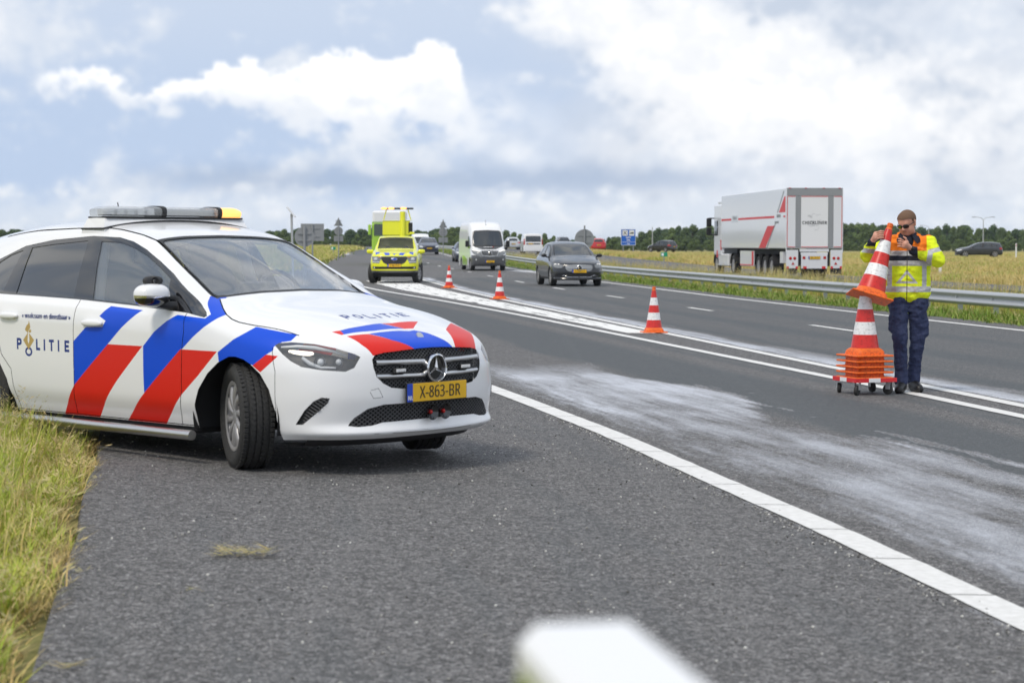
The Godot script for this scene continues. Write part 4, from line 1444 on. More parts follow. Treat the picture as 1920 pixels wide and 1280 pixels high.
	ub.box(Vector3(0, 0.28, 0.0), Vector3(0.8, 0.16, 1.3), 0.02)
	ub.box(Vector3(0, 0.32, -2.9), Vector3(0.9, 0.16, 1.0), 0.02)
	part("underbody", ub.mesh(), M.liner, car)
	for sd in [-1.0, 1.0]:
		var b := Mb.new()
		b.tube([Vector3(sd * 0.915, 0.192, -0.335), Vector3(sd * 0.915, 0.192, -2.40)], 0.031, 18)
		part("side_bar", b.mesh(), M.steel, car)
		# door handles
		for zz in [-1.37, -2.335]:
			b = Mb.new()
			b.lump(Vector3(sd * 0.912, 0.862 if zz > -2 else 0.888, zz), Vector3(0.020, 0.022, 0.112), 0.75, 20, 10)
			part("door_handle", b.mesh(), M.white, car)
		# mirror
		var o := Node3D.new()
		o.name = "mirror"
		car.add_child(o, true)
		b = Mb.new()
		b.lump(Vector3(sd * 0.955, 1.058, -0.675), Vector3(0.118, 0.074, 0.09), 0.8, 24, 14)
		# the far mirror is folded back a little
		if sd > 0: o.position = Vector3(-0.05, 0.0, -0.17)
		var sp := Soup.new()
		add_mb(sp, b, "cap")
		sp.cut(poly([0.5, 0.9, 1.5, 0.9, 1.5, 1.036, 0.5, 1.05]), 4, "low", ["cap"])
		sp.cut(poly([0.80, 1.046, 0.95, 1.040, 1.12, 1.044, 1.12, 1.062, 0.95, 1.054]), 4, "strip", ["cap"])
		from_soup(sp, "mirror_cap", [["cap", M.white]], o)
		from_soup(sp, "mirror_base", [["low", M.gloss_black]], o)
		from_soup(sp, "mirror_strip", [["strip", M.chrome]], o)
		b = Mb.new()
		b.tube([Vector3(sd * 0.80, 0.985, -0.60), Vector3(sd * 0.88, 0.995, -0.63), Vector3(sd * 0.94, 1.01, -0.66)], [0.035, 0.026, 0.022], 10)
		part("mirror_arm", b.mesh(), M.black, o)
		if sd < 0:
			b = Mb.new()
			b.lump(Vector3(-0.935, 1.150, -0.69), Vector3(0.075, 0.030, 0.03), 0.8, 16, 8)
			b.X = Transform3D(Basis(Vector3.UP, deg_to_rad(-40)) * Basis(Vector3.RIGHT, PI / 2), Vector3(-0.942, 1.146, -0.66))
			b.lathe([Vector2(0.034, -0.03), Vector2(0.034, 0.006), Vector2(0.026, 0.012), Vector2(0.024, 0.0), Vector2(0.0, 0.0)], 20)
			part("camera_pod", b.mesh(), M.plastic, o)
			b = Mb.new()
			b.lump(Vector3(-0.952, 1.146, -0.654), Vector3(0.012, 0.012, 0.012), 1.0, 12, 8)
			part("camera_lens", b.mesh(), M.gloss_black, o)
	# motto on the rear door
	var tm := text_mesh("« waakzaam en dienstbaar »", 0.030, 0.002, false)
	var mo := part("motto", tm, M.ink_blue, car)
	mo.rotation.y = -PI / 2
	mo.position = Vector3(-0.9005, 0.893, -1.905)
	mo.scale = Vector3(1.06, 1.1, 1)
	light_bar(car)
	cabin(car)

func add_mb(s: Soup, b: Mb, tg: String) -> void:
	var k := s.id(tg)
	s.P.append_array(b.V)
	s.N.append_array(b.N)
	for i in b.V.size() / 3: s.T.append(k)

func light_bar(car: Node3D) -> void:
	var o := Node3D.new()
	o.name = "light_bar"
	car.add_child(o, true)
	# pedestal shaped over the roof
	var b := Mb.new()
	var rows := []
	for k in 25:
		var x := lerpf(-0.615, 0.615, k / 24.0)
		var yr := 1.482 + 0.056 * (1.0 - pow(absf(x) / 0.615, 2.4))
		rows.append([Vector3(x * 1.03, yr - 0.03, -1.60), Vector3(x * 1.03, yr, -1.605), Vector3(x * 0.985, 1.556, -1.635), Vector3(x * 0.985, 1.558, -1.73), Vector3(x * 0.985, 1.556, -1.825), Vector3(x * 1.03, yr, -1.855), Vector3(x * 1.03, yr - 0.03, -1.86)])
	rows.reverse()
	b.sheet(rows)
	for e in [0, 24]:
		var r: Array = rows[e]
		for i in range(1, 6):
			if e == 24: b.tri(r[0], r[i + 1], r[i])
			else: b.tri(r[0], r[i], r[i + 1])
	part("pedestal", b.mesh(), M.white, o)
	b = Mb.new()
	var seal := []
	for k in 25:
		var x := lerpf(-0.635, 0.635, k / 24.0)
		seal.append(Vector3(x, 1.486 + 0.056 * (1.0 - pow(absf(x) / 0.635, 2.4)), -1.603))
	b.tube(seal, 0.007, 6)
	b.tube([seal[0], seal[0] + Vector3(0, 0, -0.255)], 0.007, 6)
	part("pedestal_seal", b.mesh(), M.black, o)
	# rounded rectangular bar in sections along x
	for a in [["clear_lens", -0.605, -0.125, M.bar_lens], ["band", -0.125, -0.09, M.black], ["middle_lens", -0.09, 0.37, M.bar_lens], ["band", 0.37, 0.405, M.black], ["amber_light", 0.405, 0.605, M.amber_on]]:
		b = Mb.new()
		rows = []
		var x0: float = a[1]
		var x1: float = a[2]
		var grow := 0.006 if a[0] == "band" else 0.0
		for k in 13:
			var x := lerpf(x0, x1, k / 12.0)
			var e := clampf((absf(x) - 0.53) / 0.075, 0, 1)
			var sh := 1.0 - 0.45 * e * e
			var row := []
			for q in 21:
				var t := TAU * q / 20.0
				var cy := signf(sin(t)) * pow(absf(sin(t)), 0.6) * (0.040 + grow) * (sh if sin(t) > 0 else 1.0)
				var cz := signf(cos(t)) * pow(absf(cos(t)), 0.6) * (0.105 + grow) * (1.0 - 0.25 * e)
				row.append(Vector3(x, 1.601 + cy, -1.73 + cz))
			rows.append(row)
		b.sheet(rows)
		for e in [0, 12]:
			var c := Vector3(rows[e][0].x, 1.601, -1.73)
			for q in 20:
				if e == 0: b.tri(c, rows[0][q], rows[0][q + 1])
				else: b.tri(c, rows[12][q + 1], rows[12][q])
		part(a[0], b.mesh(), a[3], o)
	for k in 5:
		b = Mb.new()
		b.box(Vector3(-0.54 + k * 0.085, 1.600, -1.71), Vector3(0.06, 0.05, 0.12), 0.006)
		part("reflector_block", b.mesh(), M.reflector, o)
	b = Mb.new()
	b.box(Vector3(0.14, 1.600, -1.73), Vector3(0.45, 0.05, 0.15), 0.006)
	part("reflector_block", b.mesh(), M.satin, o)
	b = Mb.new()
	b.box(Vector3(0, 1.563, -1.73), Vector3(1.20, 0.012, 0.21), 0.004)
	part("bar_floor", b.mesh(), M.black, o)
	b = Mb.new()
	b.lump(Vector3(-0.05, 1.552, -2.30), Vector3(0.022, 0.030, 0.075), 0.9, 14, 8)
	part("fin_antenna", b.mesh(), M.black, o)
	b = Mb.new()
	b.tube([Vector3(-0.42, 1.635, -1.73), Vector3(-0.42, 1.665, -1.74)], 0.004, 6)
	part("stub_antenna", b.mesh(), M.black, o)

func cabin(car: Node3D) -> void:
	var b := Mb.new()
	b.box(Vector3(0, 0.95, -0.62), Vector3(1.36, 0.16, 0.50), 0.06)
	b.lump(Vector3(0.36, 1.03, -0.72), Vector3(0.22, 0.06, 0.14), 0.8)
	b.box(Vector3(0, 0.33, -1.9), Vector3(1.5, 0.04, 2.6))
	part("dashboard", b.mesh(), M.interior, car)
	b = Mb.new()
	b.box(Vector3(0.02, 1.05, -0.80), Vector3(0.30, 0.16, 0.03), 0.01)
	part("screen", b.mesh(), M.gloss_black, car)
	b = Mb.new()
	# steering wheel on the left
	var ring := []
	for k in 25:
		var t := TAU * k / 24.0
		ring.append(Vector3(0.36, 1.02, -0.93) + Vector3(cos(t) * 0.185, sin(t) * 0.17, -sin(t) * 0.07))
	b.tube(ring, 0.016, 8, false)
	b.tube([Vector3(0.20, 1.02, -0.93), Vector3(0.52, 1.02, -0.93)], 0.018, 8)
	b.lump(Vector3(0.36, 1.01, -0.92), Vector3(0.06, 0.055, 0.04), 0.8)
	part("steering_wheel", b.mesh(), M.black, car)
	for sx in [-0.37, 0.37]:
		b = Mb.new()
		b.lump(Vector3(sx, 0.62, -1.42), Vector3(0.26, 0.10, 0.27), 0.6, 20, 10)
		b.X = Transform3D(Basis(Vector3.RIGHT, -0.22), Vector3(sx, 0.92, -1.70))
		b.lump(Vector3.ZERO, Vector3(0.25, 0.34, 0.08), 0.6, 20, 12)
		b.lump(Vector3(0, 0.42, 0.0), Vector3(0.13, 0.09, 0.05), 0.7, 16, 8)
		part("front_seat", b.mesh(), M.seat, car)
	b = Mb.new()
	b.lump(Vector3(0, 0.60, -2.3), Vector3(0.66, 0.10, 0.25), 0.5, 20, 10)
	b.lump(Vector3(0, 0.92, -2.62), Vector3(0.66, 0.34, 0.08), 0.5, 20, 10)
	part("rear_seat", b.mesh(), M.seat, car)
	b = Mb.new()
	b.lump(Vector3(0.0, 1.375, -1.22), Vector3(0.12, 0.035, 0.02), 0.7)
	b.tube([Vector3(0, 1.39, -1.2), Vector3(0, 1.40, -1.13)], 0.012, 8)
	part("inside_mirror", b.mesh(), M.black, car)
	# pillar linings, pale
	for sd in [-1.0, 1.0]:
		b = Mb.new()
		b.tube([Vector3(sd * 0.70, 0.98, -1.60), Vector3(sd * 0.60, 1.38, -1.66)], 0.045, 8)
		b.tube([Vector3(sd * 0.66, 1.05, -0.52), Vector3(sd * 0.535, 1.37, -1.16)], 0.024, 8)
		part("pillar_lining", b.mesh(), M.pale_trim, car)

# ---------------------------------------------------------------- figures: tapered bones joined smoothly, meshed as surface nets
func bone(a: Vector3, b: Vector3, ra: float, rb: float, flat := 1.0, k := 0.03) -> Array:
	return [a, b, ra, rb, flat, k]

func net(s: Soup, tg: String, bones: Array, cell: float, folds := 0.0) -> void:
	var lo := Vector3(9, 9, 9)
	var hi := -lo
	for q in bones:
		var r: float = maxf(q[2], q[3]) + cell * 3
		for p in [q[0], q[1]]:
			lo = lo.min(p - Vector3.ONE * r)
			hi = hi.max(p + Vector3.ONE * r)
	var nx := int((hi.x - lo.x) / cell) + 2
	var ny := int((hi.y - lo.y) / cell) + 2
	var nz := int((hi.z - lo.z) / cell) + 2
	var F := PackedFloat32Array()
	F.resize(nx * ny * nz)
	F.fill(1.0)
	for q in bones:
		var a: Vector3 = q[0]
		var b: Vector3 = q[1]
		var ra: float = q[2]
		var rb: float = q[3]
		var fl: float = q[4]
		var k: float = q[5]
		var m := maxf(ra, rb) + k + cell * 2.0
		var i0 := maxi(0, int((minf(a.x, b.x) - m - lo.x) / cell))
		var i1 := mini(nx - 1, int((maxf(a.x, b.x) + m - lo.x) / cell) + 1)
		var j0 := maxi(0, int((minf(a.y, b.y) - m - lo.y) / cell))
		var j1 := mini(ny - 1, int((maxf(a.y, b.y) + m - lo.y) / cell) + 1)
		var k0 := maxi(0, int((minf(a.z, b.z) - m - lo.z) / cell))
		var k1 := mini(nz - 1, int((maxf(a.z, b.z) + m - lo.z) / cell) + 1)
		var ab := Vector3(b.x - a.x, b.y - a.y, (b.z - a.z) / fl)
		var len2 := maxf(ab.length_squared(), 1e-8)
		for z in range(k0, k1 + 1):
			for y in range(j0, j1 + 1):
				var at_ := (z * ny + y) * nx
				for x in range(i0, i1 + 1):
					var p := Vector3(lo.x + x * cell - a.x, lo.y + y * cell - a.y, (lo.z + z * cell - a.z) / fl)
					var t := clampf(p.dot(ab) / len2, 0.0, 1.0)
					var d := ((p - ab * t).length() - lerpf(ra, rb, t)) * minf(fl, 1.0)
					var f := F[at_ + x]
					var h := maxf(k - absf(f - d), 0.0) / k
					F[at_ + x] = minf(f, d) - h * h * k * 0.25
	if folds > 0.0:
		# loose cloth: uneven folds, longer across than along
		for i in F.size():
			if absf(F[i]) < 0.04:
				F[i] += folds * n2.get_noise_3d((i % nx) * cell * 75.0, (i / nx % ny) * cell * 150.0, (i / (nx * ny)) * cell * 75.0)
	var idx := {}
	var pos := PackedVector3Array()
	var nrm := PackedVector3Array()
	var sx := 1
	var sy := nx
	var sz := nx * ny
	var corner := [0, sx, sy, sx + sy, sz, sx + sz, sy + sz, sx + sy + sz]
	var off := [Vector3(0, 0, 0), Vector3(1, 0, 0), Vector3(0, 1, 0), Vector3(1, 1, 0), Vector3(0, 0, 1), Vector3(1, 0, 1), Vector3(0, 1, 1), Vector3(1, 1, 1)]
	var edges := [[0, 1], [2, 3], [4, 5], [6, 7], [0, 2], [1, 3], [4, 6], [5, 7], [0, 4], [1, 5], [2, 6], [3, 7]]
	for z in nz - 1:
		for y in ny - 1:
			for x in nx - 1:
				var o := (z * ny + y) * nx + x
				var neg := 0
				for c in corner:
					if F[o + c] < 0: neg += 1
				if neg == 0 or neg == 8: continue
				var sum := Vector3.ZERO
				var n := 0
				for e in edges:
					var fa := F[o + corner[e[0]]]
					var fb := F[o + corner[e[1]]]
					if (fa < 0) != (fb < 0):
						sum += (off[e[0]] as Vector3).lerp(off[e[1]], fa / (fa - fb))
						n += 1
				var g := Vector3(F[o + 1] + F[o + 1 + sy] + F[o + 1 + sz] + F[o + 1 + sy + sz] - F[o] - F[o + sy] - F[o + sz] - F[o + sy + sz], F[o + sy] + F[o + sy + 1] + F[o + sy + sz] + F[o + sy + sz + 1] - F[o] - F[o + 1] - F[o + sz] - F[o + sz + 1], F[o + sz] + F[o + sz + 1] + F[o + sz + sy] + F[o + sz + sy + 1] - F[o] - F[o + 1] - F[o + sy] - F[o + sy + 1])
				idx[o] = pos.size()
				pos.append(lo + (Vector3(x, y, z) + sum / n) * cell)
				nrm.append(g.normalized())
	var tid := s.id(tg)
	for o in idx:
		for ax in [[sx, sy, sz], [sy, sz, sx], [sz, sx, sy]]:
			# edge from o along ax[0]; quad of the four cells round it
			var fa := F[o]
			var fb := F[o + ax[0]]
			if (fa < 0) == (fb < 0): continue
			var c := [o, o - ax[1], o - ax[1] - ax[2], o - ax[2]]
			var ok := true
			for q in c:
				if not idx.has(q): ok = false
			if not ok: continue
			for t in [[0, 1, 2], [0, 2, 3]]:
				for e in t:
					s.P.append(pos[idx[c[e]]])
					s.N.append(nrm[idx[c[e]]])
				s.T.append(tid)

func cone_parts(o: Node3D, turn := 0.0) -> void:
	# road cone 0.78 m: square foot, square collar, banded shaft; base at the origin
	var base := Transform3D(Basis(Vector3.UP, turn), Vector3.ZERO)
	var b := Mb.new()
	b.X = base
	b.box(Vector3(0, 0.009, 0), Vector3(0.415, 0.018, 0.415), 0.006)
	# collar from a rounded square to a circle
	var rows := []
	for q in [[0.156, 0.017, 0.30], [0.152, 0.050, 0.32], [0.146, 0.064, 0.40], [0.139, 0.084, 0.9]]:
		var row := []
		for k in 33:
			var t := -TAU * k / 32.0
			var d := Vector3(signf(cos(t)) * pow(absf(cos(t)), q[2]), 0, signf(sin(t)) * pow(absf(sin(t)), q[2]))
			row.append(d * q[0] + Vector3(0, q[1], 0))
		rows.append(row)
	b.sheet(rows)
	part("foot", b.mesh(), M.cone_orange, o)
	var r := func(y: float) -> float: return lerpf(0.139, 0.031, (y - 0.08) / 0.66)
	for a in [["red_band", 0.08, 0.215, M.cone_red], ["white_band", 0.215, 0.34, M.cone_white], ["red_band", 0.34, 0.465, M.cone_red], ["white_band", 0.465, 0.595, M.cone_white], ["red_band", 0.595, 0.715, M.cone_red]]:
		b = Mb.new()
		b.lathe([Vector2(r.call(a[2]), a[2]), Vector2(r.call(a[1]), a[1])], 28)
		part(a[0], b.mesh(), a[3], o)
	b = Mb.new()
	b.lathe([Vector2(0.0, 0.782), Vector2(0.022, 0.781), Vector2(0.030, 0.775), Vector2(0.031, 0.745), Vector2(0.026, 0.74), Vector2(0.0345, 0.715)], 24)
	part("tip", b.mesh(), M.cone_orange, o)
	b = Mb.new()
	b.lathe([Vector2(0.125, 0.0), Vector2(0.125, 0.05), Vector2(0.03, 0.70), Vector2(0.0, 0.72)], 24)
	part("hollow", b.mesh(), M.cone_red, o)

func officer_and_cones() -> void:
	# cones standing in a row on the gore
	var spots := [[2.42, 32.7, "orange and white cone nearest the camera, standing alone by the gore point"], [-0.34, 53.0, "road cone standing between the nearest cone and the farthest one"], [-2.19, 66.8, "road cone closest to the yellow pickup"]]
	var first: Node3D
	for i in 3:
		var p := Vector3(spots[i][0], land(spots[i][0], spots[i][1]) + 0.007, -spots[i][1])
		if i == 0:
			first = thing("traffic_cone", spots[0][2], "traffic cone", p, 0.1, "cones set out on the road")
			cone_parts(first)
		else:
			copy_of(first, p, 0.1 + i * 0.35, spots[i][2])
	# trolley with nested cones
	var tx := 3.50
	var td := 19.0
	var ty := land(tx, td)
	var tr := thing("cone_trolley", "red and white cone trolley on four castors", "trolley", Vector3(tx, ty, -td), deg_to_rad(20))
	var b := Mb.new()
	b.box(Vector3(0, 0.150, 0), Vector3(0.45, 0.012, 0.45), 0.003)
	part("deck", b.mesh(), M.sheet_red, tr)
	for k in 4:
		var t := k * PI / 2
		for seg in [[-0.155, 0.14, M.sheet_red], [-0.02, 0.13, M.sheet_white], [0.1375, 0.185, M.sheet_red]]:
			b = Mb.new()
			b.X = Transform3D(Basis(Vector3.UP, t), Vector3.ZERO)
			b.box(Vector3(seg[0], 0.148, 0.226), Vector3(seg[1], 0.040, 0.008), 0.001)
			part("rim_board", b.mesh(), seg[2], tr)
		var c := Vector3(0.18, 0, 0.18).rotated(Vector3.UP, t)
		var o := Node3D.new()
		o.name = "castor"
		tr.add_child(o, true)
		o.position = c
		o.rotation.y = t * 1.7 + 0.5
		b = Mb.new()
		b.box(Vector3(0, 0.138, 0), Vector3(0.075, 0.010, 0.075), 0.002)
		b.box(Vector3(-0.024, 0.095, -0.010), Vector3(0.005, 0.08, 0.05), 0.001)
		b.box(Vector3(0.024, 0.095, -0.010), Vector3(0.005, 0.08, 0.05), 0.001)
		b.box(Vector3(0, 0.130, -0.004), Vector3(0.055, 0.008, 0.06), 0.001)
		part("fork", b.mesh(), M.galvanised, o)
		b = Mb.new()
		b.X = Transform3D(Basis(Vector3.FORWARD, PI / 2), Vector3(0, 0.052, -0.022))
		b.lathe([Vector2(0, -0.019), Vector2(0.040, -0.019), Vector2(0.050, -0.014), Vector2(0.052, 0), Vector2(0.050, 0.014), Vector2(0.040, 0.019), Vector2(0, 0.019)], 24)
		part("castor_wheel", b.mesh(), M.tyre, o)
	var lab := ["lowest cone nested on the trolley", "second cone from the bottom of the trolley stack", "third cone from the bottom of the trolley stack", "fourth cone up in the trolley stack, just below the top one", "topmost cone standing on the trolley stack, banded shaft in view"]
	for k in 5:
		var c := copy_of(first, Vector3(tx, ty + 0.157 + k * 0.0545, -td), deg_to_rad(20) + 0.03 * (k % 3 - 1), lab[k])
		c.set_meta("group", "cones stacked on the trolley")
	# the cone being lifted, leaning to the right and away
	var held := thing("traffic_cone", "tilted road cone lifted off the stack by the worker", "traffic cone", Vector3(tx + 0.035, ty + 0.95, -td + 0.02), 0.0)
	held.rotation = Vector3(deg_to_rad(-9), deg_to_rad(0), deg_to_rad(-17.0))
	cone_parts(held)
	worker()

func worker() -> void:
	var man := thing("person", "man in yellow and orange safety jacket lifting a road cone", "person", Vector3(3.98, land(3.98, 19.3), -19.3), deg_to_rad(-9))
	var s := Soup.new()
	# trousers
	var V := func(x: float, y: float, z: float) -> Vector3: return Vector3(x, y, z)
	net(s, "trousers", [
		bone(V.call(-0.075, 1.0, 0), V.call(-0.085, 0.90, 0.01), 0.115, 0.113, 0.9), bone(V.call(0.085, 1.0, 0), V.call(0.095, 0.90, 0), 0.115, 0.113, 0.9),
		bone(V.call(-0.090, 0.92, 0.01), V.call(-0.075, 0.56, 0.11), 0.100, 0.074, 1.0, 0.02), bone(V.call(-0.075, 0.56, 0.11), V.call(-0.055, 0.13, 0.06), 0.072, 0.060, 1.0, 0.02),
		bone(V.call(-0.07, 0.60, 0.135), V.call(-0.07, 0.50, 0.125), 0.055, 0.056, 1.0, 0.015), bone(V.call(-0.058, 0.2, 0.06), V.call(-0.055, 0.12, 0.07), 0.066, 0.069, 1.0, 0.015),
		bone(V.call(0.10, 0.92, 0), V.call(0.105, 0.56, -0.02), 0.102, 0.076, 1.0, 0.02), bone(V.call(0.105, 0.56, -0.02), V.call(0.070, 0.13, -0.10), 0.074, 0.060, 1.0, 0.02),
		bone(V.call(0.07, 0.2, -0.09), V.call(0.07, 0.12, -0.08), 0.065, 0.067, 1.0, 0.015), bone(V.call(0.168, 0.72, 0.0), V.call(0.165, 0.60, -0.01), 0.046, 0.050, 1.0, 0.015),
		bone(V.call(-0.145, 0.76, 0.05), V.call(-0.14, 0.64, 0.07), 0.042, 0.045, 1.0, 0.015)], 0.012, 0.013)
	net(s, "jacket", [
		bone(V.call(-0.09, 1.44, -0.01), V.call(0.09, 1.44, -0.01), 0.125, 0.125, 0.85, 0.05), bone(V.call(-0.10, 1.30, 0.0), V.call(0.09, 1.30, 0.0), 0.135, 0.135, 0.85, 0.05),
		bone(V.call(-0.09, 1.15, 0.01), V.call(0.09, 1.15, 0.01), 0.135, 0.135, 0.85, 0.05), bone(V.call(-0.085, 1.03, 0.01), V.call(0.09, 1.03, 0.01), 0.142, 0.142, 0.85, 0.04),
		bone(V.call(-0.17, 1.50, -0.01), V.call(0.19, 1.50, -0.01), 0.072, 0.072, 1.0, 0.06), bone(V.call(-0.06, 1.55, -0.02), V.call(0.06, 1.55, -0.02), 0.06, 0.06, 1.0, 0.05),
		# his left arm (right in the picture), bent across the chest
		bone(V.call(0.20, 1.50, 0.0), V.call(0.285, 1.33, 0.09), 0.080, 0.070, 1.0, 0.03), bone(V.call(0.285, 1.33, 0.09), V.call(0.035, 1.43, 0.27), 0.070, 0.046, 1.0, 0.025),
		# his right arm, reaching to the cone
		bone(V.call(-0.18, 1.50, 0.0), V.call(-0.405, 1.375, 0.05), 0.078, 0.068, 1.0, 0.03), bone(V.call(-0.405, 1.375, 0.05), V.call(-0.365, 1.505, 0.24), 0.066, 0.045, 1.0, 0.025)], 0.012, 0.016)
	# colours of the jacket
	var fr := Vector3(-99, 0, 0.02)
	var j := ["jacket"]
	s.cut(poly([-0.225, 1.425, 0.178, 1.425, 0.178, 1.60, -0.225, 1.60]), 1, "orange", j)
	s.cut(poly([-0.6, 1.575, 0.6, 1.575, 0.6, 1.7, -0.6, 1.7]), 1, "orange", j)
	var body_lo := Vector3(-0.235, 0, -9)
	var body_hi := Vector3(0.225, 9, 0.165)
	for a in [["tape", 1.425, 1.376], ["navy_band", 1.376, 1.326], ["tape", 1.326, 1.274], ["tape", 1.070, 1.012]]:
		s.cut(poly([-0.3, a[2], 0.3, a[2], 0.3, a[1], -0.3, a[1]]), 1, a[0], ["jacket", "orange"], body_lo, body_hi)
	for a in [[-0.205, -0.160], [0.135, 0.180]]:
		s.cut(poly([a[0], 1.07, a[1], 1.07, a[1], 1.274, a[0], 1.274]), 1, "tape", j, fr, body_hi)
	s.cut(poly([-0.013, 1.237, -0.124, 1.098, 0.096, 1.098]), 1, "tape", j, fr, body_hi)
	s.cut(poly([-0.013, 1.195, -0.075, 1.121, 0.050, 1.121]), 1, "jacket", ["tape"], fr, body_hi)
	s.cut(poly([-0.017, 0.90, -0.009, 0.90, -0.009, 1.47, -0.017, 1.47]), 1, "zip", ["jacket", "orange", "tape", "navy_band"], fr, body_hi)
	# reflective rings on the sleeves
	s.cut(poly([0.205, 1.395, 0.40, 1.44, 0.40, 1.485, 0.205, 1.44]), 1, "tape", j, Vector3(0.20, 0, -9))
	s.cut(poly([0.165, 1.29, 0.215, 1.27, 0.245, 1.49, 0.195, 1.50]), 1, "tape", j, Vector3(0.1, 0, 0.12))
	s.cut(poly([-0.55, 1.42, -0.30, 1.39, -0.30, 1.435, -0.55, 1.465]), 1, "tape", j, Vector3(-9, 0, 0.08), Vector3(-0.2, 9, 9))
	s.cut(poly([0.0, 1.28, 0.085, 1.35, 0.07, 1.56, -0.03, 1.56]), 1, "cuff", ["jacket", "orange", "tape"], Vector3(-9, 0, 0.20))
	s.cut(poly([-0.46, 1.47, -0.25, 1.47, -0.25, 1.60, -0.46, 1.60]), 1, "cuff", ["jacket"], Vector3(-9, 0, 0.19))
	for sd in [[0.12, 0.23], [-0.21, -0.11]]:
		s.cut(poly([sd[0], -0.04, sd[1], -0.04, sd[1], 0.02, sd[0], 0.02]), 2, "epaulette", ["jacket", "orange"], Vector3(-9, 1.50, -9))
	from_soup(s, "trousers", [["trousers", M.navy]], man)
	from_soup(s, "jacket", [["jacket", M.hi_yellow], ["orange", M.hi_orange], ["tape", M.tape], ["navy_band", M.navy_dark], ["zip", M.black], ["cuff", M.navy_dark], ["epaulette", M.navy_dark]], man)
	# collar: two navy flaps, open at the throat
	for sd in [-1.0, 1.0]:
		var b := Mb.new()
		b.sheet([[V.call(sd * 0.03, 1.585, 0.085), V.call(sd * 0.075, 1.61, 0.03), V.call(sd * 0.07, 1.63, -0.05), V.call(0, 1.64, -0.085)], [V.call(sd * 0.055, 1.53, 0.125), V.call(sd * 0.125, 1.555, 0.045), V.call(sd * 0.115, 1.575, -0.055), V.call(0, 1.58, -0.11)], [V.call(sd * 0.085, 1.495, 0.125), V.call(sd * 0.135, 1.525, 0.06), V.call(sd * 0.125, 1.55, -0.06), V.call(0, 1.555, -0.115)]])
		part("collar", b.mesh(), M.navy_dark, man)
	var u := Soup.new()
	net(u, "shirt", [bone(V.call(0, 1.50, 0.055), V.call(0, 1.575, 0.015), 0.062, 0.060)], 0.012)
	from_soup(u, "shirt", [["shirt", M.navy_dark]], man)
	# boots
	for q in [[-0.055, 0.08, 0.16], [0.072, -0.07, -0.25]]:
		var bs := Soup.new()
		net(bs, "boot", [bone(V.call(q[0], 0.17, q[1] - 0.02), V.call(q[0], 0.07, q[1] - 0.02), 0.052, 0.050), bone(V.call(q[0], 0.048, q[1] - 0.03), V.call(q[0] - q[2] * 0.2, 0.042, q[1] + 0.14), 0.046, 0.042), bone(V.call(q[0], 0.075, q[1] + 0.02), V.call(q[0] - q[2] * 0.15, 0.055, q[1] + 0.10), 0.046, 0.040), bone(V.call(q[0], 0.020, q[1] - 0.05), V.call(q[0] - q[2] * 0.2, 0.020, q[1] + 0.145), 0.020, 0.021)], 0.011)
		from_soup(bs, "boot", [["boot", M.boot]], man)
	# head: made upright at the origin of the neck, then turned and bowed
	var h := Soup.new()
	net(h, "skin", [
		bone(V.call(0, -0.11, -0.012), V.call(0, 0.02, -0.005), 0.058, 0.056, 1.0, 0.02), bone(V.call(0, 0.145, -0.025), V.call(0, 0.150, 0.015), 0.083, 0.078, 1.0, 0.03),
		bone(V.call(0, 0.09, 0.015), V.call(0, 0.075, 0.025), 0.072, 0.070, 1.0, 0.03), bone(V.call(-0.028, 0.045, 0.045), V.call(0.028, 0.045, 0.045), 0.042, 0.042, 1.0, 0.025),
		bone(V.call(-0.012, 0.018, 0.066), V.call(0.012, 0.018, 0.066), 0.024, 0.024, 1.0, 0.02), bone(V.call(-0.03, 0.128, 0.078), V.call(0.03, 0.128, 0.078), 0.018, 0.018, 1.0, 0.02),
		bone(V.call(0, 0.115, 0.092), V.call(0, 0.078, 0.110), 0.009, 0.015, 1.0, 0.012), bone(V.call(-0.012, 0.074, 0.098), V.call(0.012, 0.074, 0.098), 0.010, 0.010, 1.0, 0.008),
		bone(V.call(-0.020, 0.050, 0.088), V.call(0.020, 0.050, 0.088), 0.008, 0.008, 1.0, 0.006), bone(V.call(-0.016, 0.040, 0.088), V.call(0.016, 0.040, 0.088), 0.008, 0.008, 1.0, 0.006),
		bone(V.call(-0.080, 0.122, -0.008), V.call(-0.082, 0.078, 0.002), 0.018, 0.011, 0.6, 0.01), bone(V.call(0.080, 0.122, -0.008), V.call(0.082, 0.078, 0.002), 0.018, 0.011, 0.6, 0.01)], 0.0065)
	h.cut(poly([0.085, 0.178, 0.060, 0.172, 0.030, 0.160, 0.022, 0.125, 0.010, 0.122, 0.004, 0.140, -0.02, 0.142, -0.03, 0.09, -0.05, 0.03, -0.20, 0.02, -0.20, 0.40, 0.20, 0.40, 0.13, 0.182]), 0, "hair", ["skin"])
	h.cut(poly([-0.026, 0.0445, 0.026, 0.0445, 0.018, 0.050, -0.018, 0.050]), 1, "lips", ["skin"], Vector3(-9, -9, 0.05))
	h.push("hair", -0.006)
	var head := Node3D.new()
	head.name = "head"
	man.add_child(head)
	head.position = V.call(0.012, 1.605, 0.01)
	head.rotation = Vector3(deg_to_rad(23), deg_to_rad(-28), deg_to_rad(4))
	mk("lips", lin(0.36, 0.12, 0.09), 0.6)
	from_soup(h, "face", [["skin", M.skin], ["lips", M.lips]], head)
	from_soup(h, "hair", [["hair", M.hair]], head)
	var g := Mb.new()
